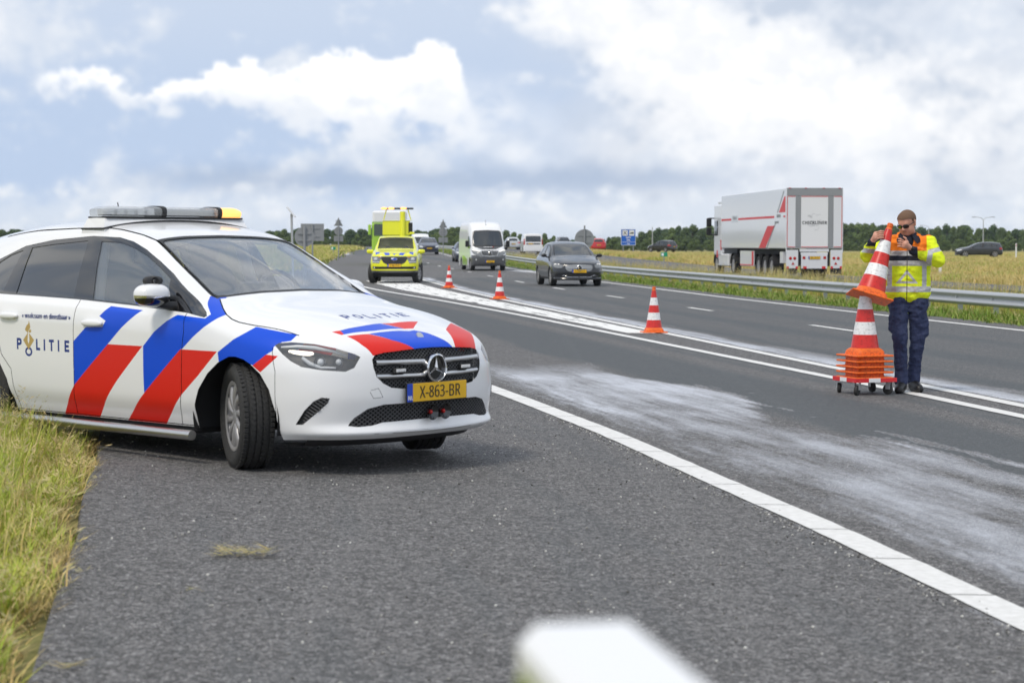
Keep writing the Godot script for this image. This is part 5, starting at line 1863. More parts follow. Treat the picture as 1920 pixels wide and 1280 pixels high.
	for sd in [-1.0, 1.0]:
		g.X = Transform3D(Basis(Vector3.UP, sd * 0.22), V.call(sd * 0.034, 0.108, 0.103))
		g.lump(Vector3.ZERO, V.call(0.031, 0.021, 0.004), 0.6, 18, 8)
		g.X = Transform3D()
		g.tube([V.call(sd * 0.064, 0.114, 0.094), V.call(sd * 0.083, 0.116, 0.03), V.call(sd * 0.087, 0.112, -0.02)], 0.0035, 6)
	g.tube([V.call(-0.012, 0.114, 0.108), V.call(0.012, 0.114, 0.108)], 0.004, 6)
	part("sunglasses", g.mesh(), M.gloss_black, head)
	# hands
	var hs := Soup.new()
	var w := V.call(0.020, 1.442, 0.285) as Vector3
	var palm := V.call(-0.040, 1.490, 0.315) as Vector3
	var hb := [bone(w, palm, 0.026, 0.030, 1.0, 0.015), bone(palm + V.call(0.01, 0.02, 0), palm + V.call(-0.012, -0.022, 0), 0.022, 0.022, 1.0, 0.012)]
	for k in 4:
		var f := k / 3.0
		var root := palm + V.call(-0.018 - 0.006 * f, 0.030 - 0.058 * f, 0.004) as Vector3
		var mid := root + V.call(-0.030, 0.022 - 0.012 * f, 0.016) as Vector3
		var tip := mid + V.call(-0.022, 0.004 - 0.006 * f, -0.016 + 0.004 * k) as Vector3
		hb.append(bone(root, mid, 0.0095, 0.0088, 1.0, 0.004))
		hb.append(bone(mid, tip, 0.0088, 0.0075, 1.0, 0.004))
	hb.append(bone(palm + V.call(0.012, 0.024, 0.0), palm + V.call(0.002, 0.058, 0.014), 0.012, 0.010, 1.0, 0.006))
	hb.append(bone(palm + V.call(0.002, 0.058, 0.014), palm + V.call(-0.020, 0.074, 0.010), 0.010, 0.008, 1.0, 0.004))
	net(hs, "hand", hb, 0.0055)
	# his right hand, closed round the tip of the cone
	w = V.call(-0.358, 1.52, 0.265)
	palm = V.call(-0.328, 1.572, 0.295)
	hb = [bone(w, palm, 0.027, 0.030, 1.0, 0.015), bone(palm + V.call(0, 0.022, -0.01), palm + V.call(0, -0.02, 0.01), 0.024, 0.024, 1.0, 0.012)]
	for k in 4:
		var root := palm + V.call(0.012, 0.034 - 0.021 * k, 0.016) as Vector3
		var mid := root + V.call(0.030, 0.012, 0.022) as Vector3
		var tip := mid + V.call(0.032, 0.0, -0.004) as Vector3
		hb.append(bone(root, mid, 0.0098, 0.009, 1.0, 0.004))
		hb.append(bone(mid, tip, 0.009, 0.0078, 1.0, 0.004))
	hb.append(bone(palm + V.call(0.012, 0.03, -0.008), palm + V.call(0.05, 0.05, -0.025), 0.012, 0.010, 1.0, 0.006))
	net(hs, "hand2", hb, 0.0055)
	from_soup(hs, "hand", [["hand", M.skin]], man)
	from_soup(hs, "hand", [["hand2", M.skin]], man)
	var wt := Mb.new()
	wt.X = Transform3D(Basis(Quaternion(Vector3.UP, V.call(-0.82, 0.45, 0.35).normalized())), V.call(0.018, 1.443, 0.285))
	wt.lathe([Vector2(0.030, -0.012), Vector2(0.034, -0.010), Vector2(0.034, 0.010), Vector2(0.030, 0.012)], 20)
	wt.lump(V.call(0.012, 0, 0.034), V.call(0.016, 0.018, 0.007), 0.7, 12, 6)
	part("wristwatch", wt.mesh(), M.black, man)

# ---------------------------------------------------------------- traffic
const VAN := [
	[0, 0.28, 0.88, 0, 0.40, 0.94, 0, 0.55, 0.955, 0, 0.70, 0.955, 0, 0.85, 0.94, 0, 1.0, 0.90, 0, 1.08, 0.85, 0, 1.12, 0.79, 0, 1.15, 0.73, 0, 1.17, 0.68, 0, 1.19, 0.62],
	[0.5, 0.28, 0.85, 0.5, 0.40, 0.91, 0.5, 0.55, 0.925, 0.5, 0.70, 0.925, 0.5, 0.85, 0.91, 0.5, 1.0, 0.87, 0.46, 1.09, 0.81, 0.36, 1.135, 0.74, 0.24, 1.165, 0.67, 0.12, 1.19, 0.61, 0, 1.21, 0.55],
	[0.85, 0.28, 0.72, 0.86, 0.40, 0.78, 0.87, 0.55, 0.79, 0.87, 0.70, 0.79, 0.86, 0.85, 0.77, 0.84, 1.0, 0.72, 0.76, 1.12, 0.65, 0.60, 1.18, 0.57, 0.42, 1.215, 0.50, 0.20, 1.235, 0.45, 0, 1.245, 0.42],
	[0.97, 0.28, 0.48, 0.985, 0.40, 0.50, 0.99, 0.55, 0.50, 0.99, 0.70, 0.50, 0.985, 0.85, 0.48, 0.965, 1.0, 0.45, 0.90, 1.14, 0.40, 0.78, 1.22, 0.38, 0.60, 1.255, 0.37, 0.30, 1.275, 0.37, 0, 1.285, 0.37],
	[0.99, 0.28, 0.15, 1.0, 0.40, 0.15, 1.005, 0.55, 0.15, 1.005, 0.70, 0.15, 1.0, 0.85, 0.15, 0.99, 1.02, 0.15, 0.965, 1.20, 0.15, 0.92, 1.32, 0.17, 0.84, 1.38, 0.21, 0.42, 1.40, 0.28, 0, 1.41, 0.31],
	[0.99, 0.28, -0.15, 1.0, 0.40, -0.15, 1.008, 0.55, -0.15, 1.008, 0.70, -0.15, 1.005, 0.85, -0.15, 1.0, 1.05, -0.15, 0.975, 1.45, -0.15, 0.93, 1.74, -0.12, 0.84, 1.82, -0.08, 0.42, 1.85, -0.01, 0, 1.86, 0.02],
	[0.99, 0.28, -0.55, 1.0, 0.40, -0.55, 1.008, 0.55, -0.55, 1.008, 0.70, -0.55, 1.005, 0.85, -0.55, 1.0, 1.08, -0.55, 0.98, 1.6, -0.55, 0.915, 2.15, -0.48, 0.80, 2.34, -0.41, 0.40, 2.40, -0.34, 0, 2.41, -0.31],
	[0.99, 0.28, -1.0, 1.0, 0.40, -1.0, 1.008, 0.55, -1.0, 1.008, 0.70, -1.0, 1.005, 0.85, -1.0, 1.0, 1.10, -1.0, 0.985, 1.7, -1.0, 0.925, 2.35, -1.0, 0.83, 2.62, -0.98, 0.42, 2.70, -0.95, 0, 2.715, -0.94],
	[0.99, 0.28, -1.6, 1.0, 0.40, -1.6, 1.008, 0.55, -1.6, 1.008, 0.70, -1.6, 1.005, 0.85, -1.6, 1.0, 1.10, -1.6, 0.99, 1.7, -1.6, 0.935, 2.40, -1.6, 0.85, 2.70, -1.6, 0.44, 2.785, -1.6, 0, 2.80, -1.6],
	[0.99, 0.28, -4.7, 1.0, 0.40, -4.7, 1.008, 0.55, -4.7, 1.008, 0.70, -4.7, 1.005, 0.85, -4.7, 1.0, 1.10, -4.7, 0.99, 1.7, -4.7, 0.935, 2.40, -4.7, 0.85, 2.70, -4.7, 0.44, 2.785, -4.7, 0, 2.80, -4.7],
	[0.94, 0.30, -4.9, 0.95, 0.40, -4.92, 0.955, 0.55, -4.93, 0.955, 0.70, -4.93, 0.955, 0.85, -4.93, 0.95, 1.10, -4.93, 0.94, 1.7, -4.92, 0.88, 2.38, -4.88, 0.80, 2.64, -4.84, 0.42, 2.73, -4.83, 0, 2.74, -4.83],
	[0, 0.30, -4.96, 0, 0.40, -4.98, 0, 0.55, -4.99, 0, 0.70, -4.99, 0, 0.85, -4.99, 0, 1.10, -4.99, 0, 1.7, -4.97, 0, 2.2, -4.93, 0, 2.5, -4.90, 0, 2.62, -4.87, 0, 2.72, -4.85]]
const PICKUP := [
	[0, 0.42, 0.86, 0, 0.52, 0.92, 0, 0.62, 0.94, 0, 0.75, 0.94, 0, 0.90, 0.93, 0, 1.06, 0.90, 0, 1.12, 0.84, 0, 1.145, 0.78, 0, 1.155, 0.72, 0, 1.16, 0.66, 0, 1.165, 0.60],
	[0.45, 0.42, 0.84, 0.46, 0.52, 0.90, 0.46, 0.62, 0.92, 0.46, 0.75, 0.92, 0.46, 0.90, 0.91, 0.45, 1.06, 0.88, 0.42, 1.125, 0.81, 0.34, 1.15, 0.73, 0.24, 1.162, 0.66, 0.12, 1.17, 0.58, 0, 1.175, 0.52],
	[0.78, 0.42, 0.72, 0.8, 0.52, 0.77, 0.81, 0.62, 0.79, 0.815, 0.75, 0.79, 0.81, 0.9, 0.78, 0.79, 1.05, 0.74, 0.72, 1.16, 0.66, 0.58, 1.19, 0.57, 0.4, 1.202, 0.48, 0.2, 1.208, 0.42, 0, 1.21, 0.38],
	[0.91, 0.42, 0.5, 0.93, 0.52, 0.52, 0.945, 0.62, 0.53, 0.95, 0.75, 0.53, 0.945, 0.9, 0.51, 0.92, 1.05, 0.47, 0.84, 1.2, 0.4, 0.68, 1.232, 0.33, 0.46, 1.242, 0.27, 0.23, 1.248, 0.23, 0, 1.25, 0.2],
	[0.91, 0.44, 0, 0.94, 0.52, 0, 0.955, 0.62, 0, 0.96, 0.78, 0, 0.955, 0.95, 0, 0.93, 1.12, 0, 0.86, 1.25, 0, 0.72, 1.28, -0.02, 0.48, 1.29, -0.05, 0.24, 1.295, -0.08, 0, 1.297, -0.1],
	[0.9, 0.44, -0.45, 0.93, 0.52, -0.45, 0.945, 0.62, -0.45, 0.95, 0.78, -0.45, 0.945, 0.98, -0.45, 0.92, 1.14, -0.45, 0.875, 1.275, -0.45, 0.8, 1.32, -0.43, 0.7, 1.335, -0.4, 0.35, 1.35, -0.35, 0, 1.355, -0.33],
	[0.90, 0.44, -0.75, 0.93, 0.52, -0.75, 0.945, 0.62, -0.75, 0.95, 0.78, -0.75, 0.945, 0.98, -0.75, 0.92, 1.12, -0.75, 0.885, 1.20, -0.75, 0.80, 1.46, -0.75, 0.70, 1.53, -0.74, 0.35, 1.555, -0.69, 0, 1.56, -0.67],
	[0.90, 0.44, -1.08, 0.93, 0.52, -1.08, 0.945, 0.62, -1.08, 0.95, 0.78, -1.08, 0.945, 0.98, -1.08, 0.92, 1.13, -1.08, 0.885, 1.21, -1.08, 0.77, 1.58, -1.08, 0.66, 1.775, -1.08, 0.34, 1.805, -1.05, 0, 1.81, -1.04],
	[0.90, 0.44, -1.5, 0.93, 0.52, -1.5, 0.945, 0.62, -1.5, 0.95, 0.78, -1.5, 0.945, 0.98, -1.5, 0.92, 1.13, -1.5, 0.885, 1.21, -1.5, 0.77, 1.60, -1.5, 0.67, 1.83, -1.5, 0.35, 1.865, -1.5, 0, 1.87, -1.5],
	[0.90, 0.44, -2.55, 0.93, 0.52, -2.55, 0.945, 0.62, -2.55, 0.95, 0.78, -2.55, 0.945, 0.98, -2.55, 0.92, 1.13, -2.55, 0.885, 1.21, -2.55, 0.77, 1.60, -2.55, 0.67, 1.83, -2.55, 0.35, 1.865, -2.55, 0, 1.87, -2.55],
	[0, 0.44, -2.65, 0, 0.52, -2.65, 0, 0.62, -2.65, 0, 0.78, -2.65, 0, 0.98, -2.65, 0, 1.13, -2.65, 0, 1.21, -2.65, 0, 1.60, -2.65, 0, 1.75, -2.63, 0, 1.83, -2.60, 0, 1.865, -2.57]]

var hatch_parts := {}

func soup_mesh(s: Soup, t: String, side := 0, by := 0.0) -> ArrayMesh:
	var m := ArrayMesh.new()
	s.surface(m, t, null, side, by)
	return m if m.get_surface_count() else null

func road_heading(d: float) -> float:
	return atan(-(at(EDGE, d + 4.0) - at(EDGE, d - 4.0)) / 8.0)

func hatch(label: String, cat: String, called: String, at_: Vector3, turn: float, sc: Vector3, wr: float, m: Material, opt := {}) -> Node3D:
	var car := thing(called, label, cat, at_, turn, opt.get("group", ""))
	if hatch_parts.is_empty():
		var s := hatch_soup(5, 4)
		s.cut(poly([-3.2, 0.2, 0.2, 0.2, 0.2, 0.30, -3.2, 0.30]), 0, "sill", ["body"])
		s.cut(poly([0.15, 0.15, 1, 0.15, 1, 0.27, 0.15, 0.27]), 0, "sill", ["body"])
		s.cut(mirrored([0.45, 0.80, 0.90, 0.78, 0.90, 0.98, 0.62, 0.95, 0.5, 0.90]), 1, "tail", ["body"], Vector3(-9, 0, -9), Vector3(9, 9, -3.15))
		for sd in [-1, 1]:
			var q := poly([0.46, 0.80, 0.95, 0.78, 0.95, 0.97, 0.64, 0.94])
			if sd < 0:
				for i in q.size(): q[i].x *= -1
			s.cut(q, 1, "tail_lamp", ["body", "tail"], Vector3(-9, 0, -9), Vector3(9, 9, -3.12))
		for t in ["body", "tail", "trim", "screen_frame", "windscreen", "tail_window", "grille", "intake", "scoop", "sill"]: hatch_parts[t] = soup_mesh(s, t)
		for t in ["front_window", "rear_window", "quarter_window", "headlamp", "tail_lamp"]:
			for sd in [-1, 1]: hatch_parts[t + str(sd)] = soup_mesh(s, t, sd)
	for a in [["body", "body_shell", m], ["tail", "tailgate_panel", m], ["trim", "window_trim", M.black], ["screen_frame", "windscreen_frame", M.black], ["windscreen", "windscreen", M.glass_far], ["tail_window", "tail_window", M.glass_far], ["grille", "grille", opt.get("grille", M.plastic)], ["intake", "intake", M.dark], ["scoop", "scoop", M.dark], ["sill", "sill", opt.get("sill", M.plastic)]]:
		if hatch_parts[a[0]]: part(a[1], hatch_parts[a[0]], a[2], car).scale = sc
	for a in [["front_window", M.glass_far], ["rear_window", M.glass_far], ["quarter_window", M.glass_far], ["headlamp", opt.get("lamp", M.lens)], ["tail_lamp", M.lamp_red]]:
		for sd in [-1, 1]:
			if hatch_parts[a[0] + str(sd)]: part(a[0], hatch_parts[a[0] + str(sd)], a[1], car).scale = sc
	for sd in [-1.0, 1.0]:
		for z in [0.015, -2.729]:
			wheel(car, Vector3(sd * 0.775 * sc.x, wr, z * sc.z), wr, 0.22, wr * 0.66, 0.0, sd, M.alloy, 5, false)
		var b := Mb.new()
		b.lump(Vector3(sd * 0.98, 1.05, -0.66), Vector3(0.10, 0.06, 0.07), 0.8, 12, 8)
		b.tube([Vector3(sd * 0.82, 0.98, -0.6), Vector3(sd * 0.95, 1.03, -0.65)], 0.025, 6)
		part("mirror", b.mesh(), opt.get("mirror", m), car).scale = sc
	var u := Mb.new()
	u.box(Vector3(0, 0.30, -1.35), Vector3(1.5, 0.16, 4.0), 0.03)
	for z in [0.015, -2.729]: u.box(Vector3(0, 0.45, z), Vector3(1.44, 0.42, 0.74))
	u.box(Vector3(0, 0.72, -1.6), Vector3(1.4, 0.3, 2.6), 0.05)
	part("underbody", u.mesh(), M.liner, car).scale = sc
	var front := Transform3D(Basis(), Vector3(0, opt.get("plate_y", 0.47) * sc.y, 0.895 * sc.z))
	if opt.has("plate"): number_plate(car, opt.plate, front)
	if opt.has("rear_plate"): number_plate(car, opt.rear_plate, Transform3D(Basis(Vector3.UP, PI), Vector3(0, 0.70 * sc.y, -3.545 * sc.z)))
	return car

func spot(px: float, d: float) -> Vector3:
	# a place on the ground d metres ahead in the direction of a column of the photograph
	var x := (px - 960.0) / 3600.0 * d
	return Vector3(x, land(x, d), -d)

func onto(px: float, d: float, y: float) -> Vector3:
	return Vector3((px - 960.0) / 3600.0 * d, y, -d)

func traffic() -> void:
	# dark coupe SUV coming closer
	var c := hatch("dark grey coupe SUV with a star badge driving towards the camera", "car", "suv_car", spot(1078, 70.3) + Vector3(0, 0.0, 0), road_heading(70) + 0.03, Vector3(1.06, 1.06, 1.07), 0.37, M.coupe_paint, {"plate": "R-545-HT", "plate_y": 0.52, "lamp": M.lamp_dark, "mirror": M.black, "grille": M.grey_metal})
	star_badge(c, Vector3(0, 0.665, 0.955), 0.10)
	for sd in [-1.0, 1.0]:
		var b := Mb.new()
		b.tube([Vector3(sd * 0.09, 0.665, 0.945), Vector3(sd * 0.44, 0.67, 0.905)], 0.014, 6)
		part("grille_bar", b.mesh(), M.chrome, c)
		b = Mb.new()
		b.tube([Vector3(sd * 0.02, 0.34, 0.945), Vector3(sd * 0.40, 0.335, 0.92), Vector3(sd * 0.55, 0.40, 0.87), Vector3(sd * 0.86, 0.30, 0.58)], 0.012, 6)
		part("bright_trim", b.mesh(), M.chrome, c)
		b = Mb.new()
		b.tube([Vector3(sd * 0.83, 0.80, 0.50), Vector3(sd * 0.70, 0.80, 0.68), Vector3(sd * 0.60, 0.765, 0.76)], 0.014, 6)
		b.tube([Vector3(sd * 0.83, 0.80, 0.50), Vector3(sd * 0.80, 0.73, 0.60)], 0.012, 6)
		part("running_light", b.mesh(), M.lamp_on, c)
	c = hatch("dark navy SUV in the inside lane just right of the yellow pickup", "car", "suv_car", spot(804, 178), road_heading(178), Vector3(1.02, 1.04, 1.0), 0.34, M.navy_paint, {"plate": "", "plate_y": 0.56})
	hatch("dark blue car mostly hidden behind the left side of the white van", "car", "car", spot(876, 140), road_heading(140), Vector3(1, 0.97, 1), 0.33, M.navy_paint, {"plate": ""})
	hatch("silver white car driving away left of the small white van", "car", "car", spot(958, 232), PI + road_heading(232), Vector3(1, 0.97, 1), 0.33, M.silver_paint, {"rear_plate": ""})
	hatch("red car driving away behind the round sign back", "car", "car", onto(1118, 225, 0.80), PI + road_heading(225) - 0.05, Vector3(1.0, 0.97, 1.02), 0.33, M.car_red, {"rear_plate": ""})
	hatch("dark car with roof rails hidden behind the coupe SUV's roof", "car", "car", onto(1052, 240, 0.95), PI + road_heading(240), Vector3(1.0, 1.02, 1.0), 0.33, M.grey_paint, {"rear_plate": ""})
	hatch("black SUV on the slip road right of the blue sign", "car", "suv_car", onto(1228, 275, 0.47), PI + 0.75, Vector3(1.04, 1.10, 1.04), 0.36, M.black_paint, {"rear_plate": ""})
	hatch("dark grey hatchback at the far right driving away past the lamp post", "car", "car", onto(1808, 182, 0.34), -PI / 2 - 0.1, Vector3(1.0, 0.93, 1.0), 0.33, M.grey_paint, {})
	vans()
	pickup_truck()
	lorry()

func van_like(label: String, called: String, grid: Array, at_: Vector3, turn: float, sc: Vector3, wr: float, axle: float, m: Material, cuts: Callable, tags: Array) -> Node3D:
	var v := thing(called, label, "van", at_, turn)
	var s := Soup.new()
	s.skin(grid_points(grid), 5, 5, "body")
	for q in [0.0, axle]: s.cut(ring_poly(Vector2(q, wr / sc.y), wr / sc.y + 0.07, 24), 0, "void", ["body"])
	cuts.call(s)
	for t in tags:
		if t.size() > 3:
			for sd in [-1, 1]:
				var q := from_soup(s, t[1], [[t[0], t[2]]], v, sd)
				if q: q.scale = sc
		else:
			var q := from_soup(s, t[1], [[t[0], t[2]]], v)
			if q: q.scale = sc
	for sd in [-1.0, 1.0]:
		for z in [0.0, axle]: wheel(v, Vector3(sd * 0.87 * sc.x, wr, z * sc.z), wr, 0.24, wr * 0.62, 0.0, sd, M.alloy, 6, false)
	var u := Mb.new()
	u.box(Vector3(0, 0.42, axle * 0.5), Vector3(1.6, 0.2, -axle + 1.3), 0.03)
	for z in [0.0, axle]: u.box(Vector3(0, 0.55, z), Vector3(1.62, 0.6, 0.86))
	part("underbody", u.mesh(), M.liner, v).scale = sc
	return v

func vans() -> void:
	var cuts := func(s: Soup) -> void:
		var fz := Vector3(-9, 0, -1.2)
		s.cut(mirrored([0, 1.375, 0.50, 1.37, 0.80, 1.35, 0.87, 1.40, 0.86, 1.80, 0.80, 2.20, 0.70, 2.27, 0, 2.30]), 1, "screen_frame", ["body"], fz)
		s.cut(mirrored([0, 1.43, 0.50, 1.425, 0.77, 1.41, 0.82, 1.45, 0.81, 1.80, 0.75, 2.15, 0.66, 2.21, 0, 2.24]), 1, "windscreen", ["screen_frame"], fz)
		s.cut(mirrored([0, 1.20, 0.40, 1.20, 0.82, 1.36, 0.50, 1.37, 0, 1.375]), 1, "bonnet_patch", ["body"], fz)
		s.cut(mirrored([0, 1.14, 0.46, 1.125, 0.49, 1.06, 0.44, 0.86, 0.36, 0.80, 0, 0.79]), 1, "grille", ["body"], Vector3(-9, 0, 0.3))
		s.cut(mirrored([0.51, 0.78, 0.90, 0.94, 0.955, 1.05, 0.955, 1.16, 0.87, 1.18, 0.56, 1.08]), 1, "headlamp", ["body"], Vector3(-9, 0, 0.2))
		s.cut(poly([0.60, 0.20, 1, 0.20, 1, 0.80, 0.60, 0.80]), 0, "bumper", ["body"], Vector3(-9, 0, 0.3))
		s.cut(poly([0.20, 0.20, 1, 0.20, 1, 0.88, 0.38, 0.88]), 0, "bumper", ["body"], Vector3(-9, 0, 0.1))
		s.cut(poly([0.02, 1.25, -0.95, 1.25, -1.0, 1.95, -0.55, 1.95, -0.2, 1.70]), 0, "side_window", ["body"])
		s.cut(poly([-3.2, 0.3, -1.2, 0.3, -1.2, 0.62, -2.2, 0.80, -3.2, 0.85]), 0, "green_stripe", ["body"])
	var tags := [["body", "body_shell", M.white], ["screen_frame", "windscreen_frame", M.black], ["windscreen", "windscreen", M.glass_far], ["bonnet_patch", "bonnet_panel", M.grey_lower], ["grille", "grille", M.plastic], ["headlamp", "headlamp", M.lamp_dark, 2], ["bumper", "bumper", M.grey_lower], ["side_window", "side_window", M.glass_far, 2], ["green_stripe", "green_stripe", M.lime, 2]]
	var v := van_like("tall white van with grey bumper and green side stripe driving towards the camera", "delivery_van", VAN, spot(914, 109.5), road_heading(110) + 0.06, Vector3.ONE, 0.35, -3.66, M.white, cuts, tags)
	number_plate(v, "V-76-JJP", Transform3D(Basis(), Vector3(0, 0.52, 0.975)))
	star_badge(v, Vector3(0, 0.97, 0.955), 0.11)
	for k in 4:
		var b := Mb.new()
		b.box(Vector3(0, 0.84 + k * 0.075, 0.945 - 0.012 * k), Vector3(0.84, 0.022, 0.03), 0.006)
		part("grille_bar", b.mesh(), M.satin, v)
	for sd in [-1.0, 1.0]:
		var b := Mb.new()
		b.box(Vector3(sd * 1.17, 1.52, 0.02), Vector3(0.22, 0.36, 0.12), 0.04)
		b.tube([Vector3(sd * 0.96, 1.4, 0.0), Vector3(sd * 1.12, 1.44, 0.02)], 0.03, 6)
		part("mirror", b.mesh(), M.black, v)
		b = Mb.new()
		b.lump(Vector3(sd * 0.75, 0.62, 0.84), Vector3(0.06, 0.045, 0.03), 0.8, 12, 8)
		part("fog_lamp", b.mesh(), M.lens, v)
		b = Mb.new()
		b.tube([Vector3(sd * 0.56, 1.085, 0.84), Vector3(sd * 0.75, 1.14, 0.74), Vector3(sd * 0.93, 1.16, 0.5)], 0.016, 6)
		part("running_light", b.mesh(), M.lamp_on, v)
		b = Mb.new()
		b.tube([Vector3(sd * 0.05 + 0.35, 1.40, 0.36), Vector3(sd * 0.30 + 0.1, 1.46, 0.31)], 0.012, 5)
		part("wiper", b.mesh(), M.black, v)
	var b2 := Mb.new()
	b2.tube([Vector3(0, 2.62, -0.7), Vector3(0, 2.9, -0.78)], 0.008, 5)
	b2.lump(Vector3(0, 2.60, -0.66), Vector3(0.05, 0.03, 0.06), 1.0, 10, 6)
	part("antenna", b2.mesh(), M.black, v)
	# unreadable white word on the dark bonnet panel, with a red end
	for k in 7:
		b2 = Mb.new()
		b2.X = Transform3D(Basis(Vector3.RIGHT, -1.0), Vector3(-0.27 + k * 0.085, 1.318, 0.375))
		b2.prism(poly([0, 0, 0.06, 0, 0.075, 0.07 if k != 0 else 0.11, 0.015, 0.07 if k != 0 else 0.11]), 0.006)
		part("bonnet_print", b2.mesh(), M.sheet_white if k < 6 else M.lamp_red, v)
	b2 = Mb.new()
	b2.tube([Vector3(-0.48, 1.13, 0.875), Vector3(-0.49, 1.04, 0.90), Vector3(-0.42, 0.84, 0.935), Vector3(0, 0.80, 0.965), Vector3(0.42, 0.84, 0.935), Vector3(0.49, 1.04, 0.90), Vector3(0.48, 1.13, 0.875)], 0.026, 6)
	part("grille_surround", b2.mesh(), M.silver_paint, v)
	# small white van going away, seen from behind
	var cuts2 := func(s: Soup) -> void:
		var rz := Vector3(9, 9, -4.6)
		s.cut(mirrored([0, 1.62, 0.80, 1.62, 0.78, 2.38, 0.70, 2.44, 0, 2.46]), 1, "tail_window", ["body"], Vector3(-9, 0, -9), rz)
		s.cut(mirrored([0, 1.26, 0.72, 1.26, 0.72, 1.44, 0, 1.44]), 1, "handle_strip", ["body"], Vector3(-9, 0, -9), rz)
		s.cut(poly([0.86, 1.22, 1.1, 1.22, 1.1, 2.05, 0.88, 2.05]), 4, "tail_lamp", ["body"], Vector3(-9, 0, -9), Vector3(9, 9, -4.5))
		s.cut(mirrored([0, 1.375, 0.80, 1.35, 0.87, 1.40, 0.80, 2.20, 0.70, 2.27, 0, 2.30]), 1, "windscreen", ["body"], Vector3(-9, 0, -1.2))
		s.cut(poly([0.02, 1.45, -0.95, 1.45, -1.0, 2.2, -0.55, 2.2, -0.2, 1.80]), 0, "side_window", ["body"])
		s.cut(mirrored([0.45, 0.95, 0.90, 1.0, 0.955, 1.16, 0.56, 1.10]), 1, "headlamp", ["body"], Vector3(-9, 0, 0.2))
		s.cut(mirrored([0, 0.45, 0.5, 0.45, 0.5, 0.90, 0, 0.92]), 1, "grille", ["body"], Vector3(-9, 0, 0.3))
	var tags2 := [["body", "body_shell", M.white], ["tail_window", "tail_window", M.glass_far], ["handle_strip", "handle_strip", M.black], ["tail_lamp", "tail_lamp", M.lamp_red, 2], ["windscreen", "windscreen", M.glass_far], ["side_window", "side_window", M.glass_far, 2], ["headlamp", "headlamp", M.lens, 2], ["grille", "grille", M.plastic]]
	v = van_like("small white van seen from behind beyond the guard rail", "small_van", VAN, spot(993, 183) + Vector3(0, 0.05, 0), PI + road_heading(183), Vector3(0.90, 0.665, 0.74), 0.31, -3.55, M.white, cuts2, tags2)
	v.position.z -= 0.0
	number_plate(v, "", Transform3D(Basis(Vector3.UP, PI), Vector3(0.28, 0.90, -3.70)))
	v = van_like("white people carrier just behind the dark navy SUV", "people_carrier", VAN, spot(789, 198), road_heading(198), Vector3(0.92, 0.68, 0.72), 0.32, -3.6, M.white, cuts2, tags2)
	number_plate(v, "", Transform3D(Basis(), Vector3(0, 0.40, 0.71)))

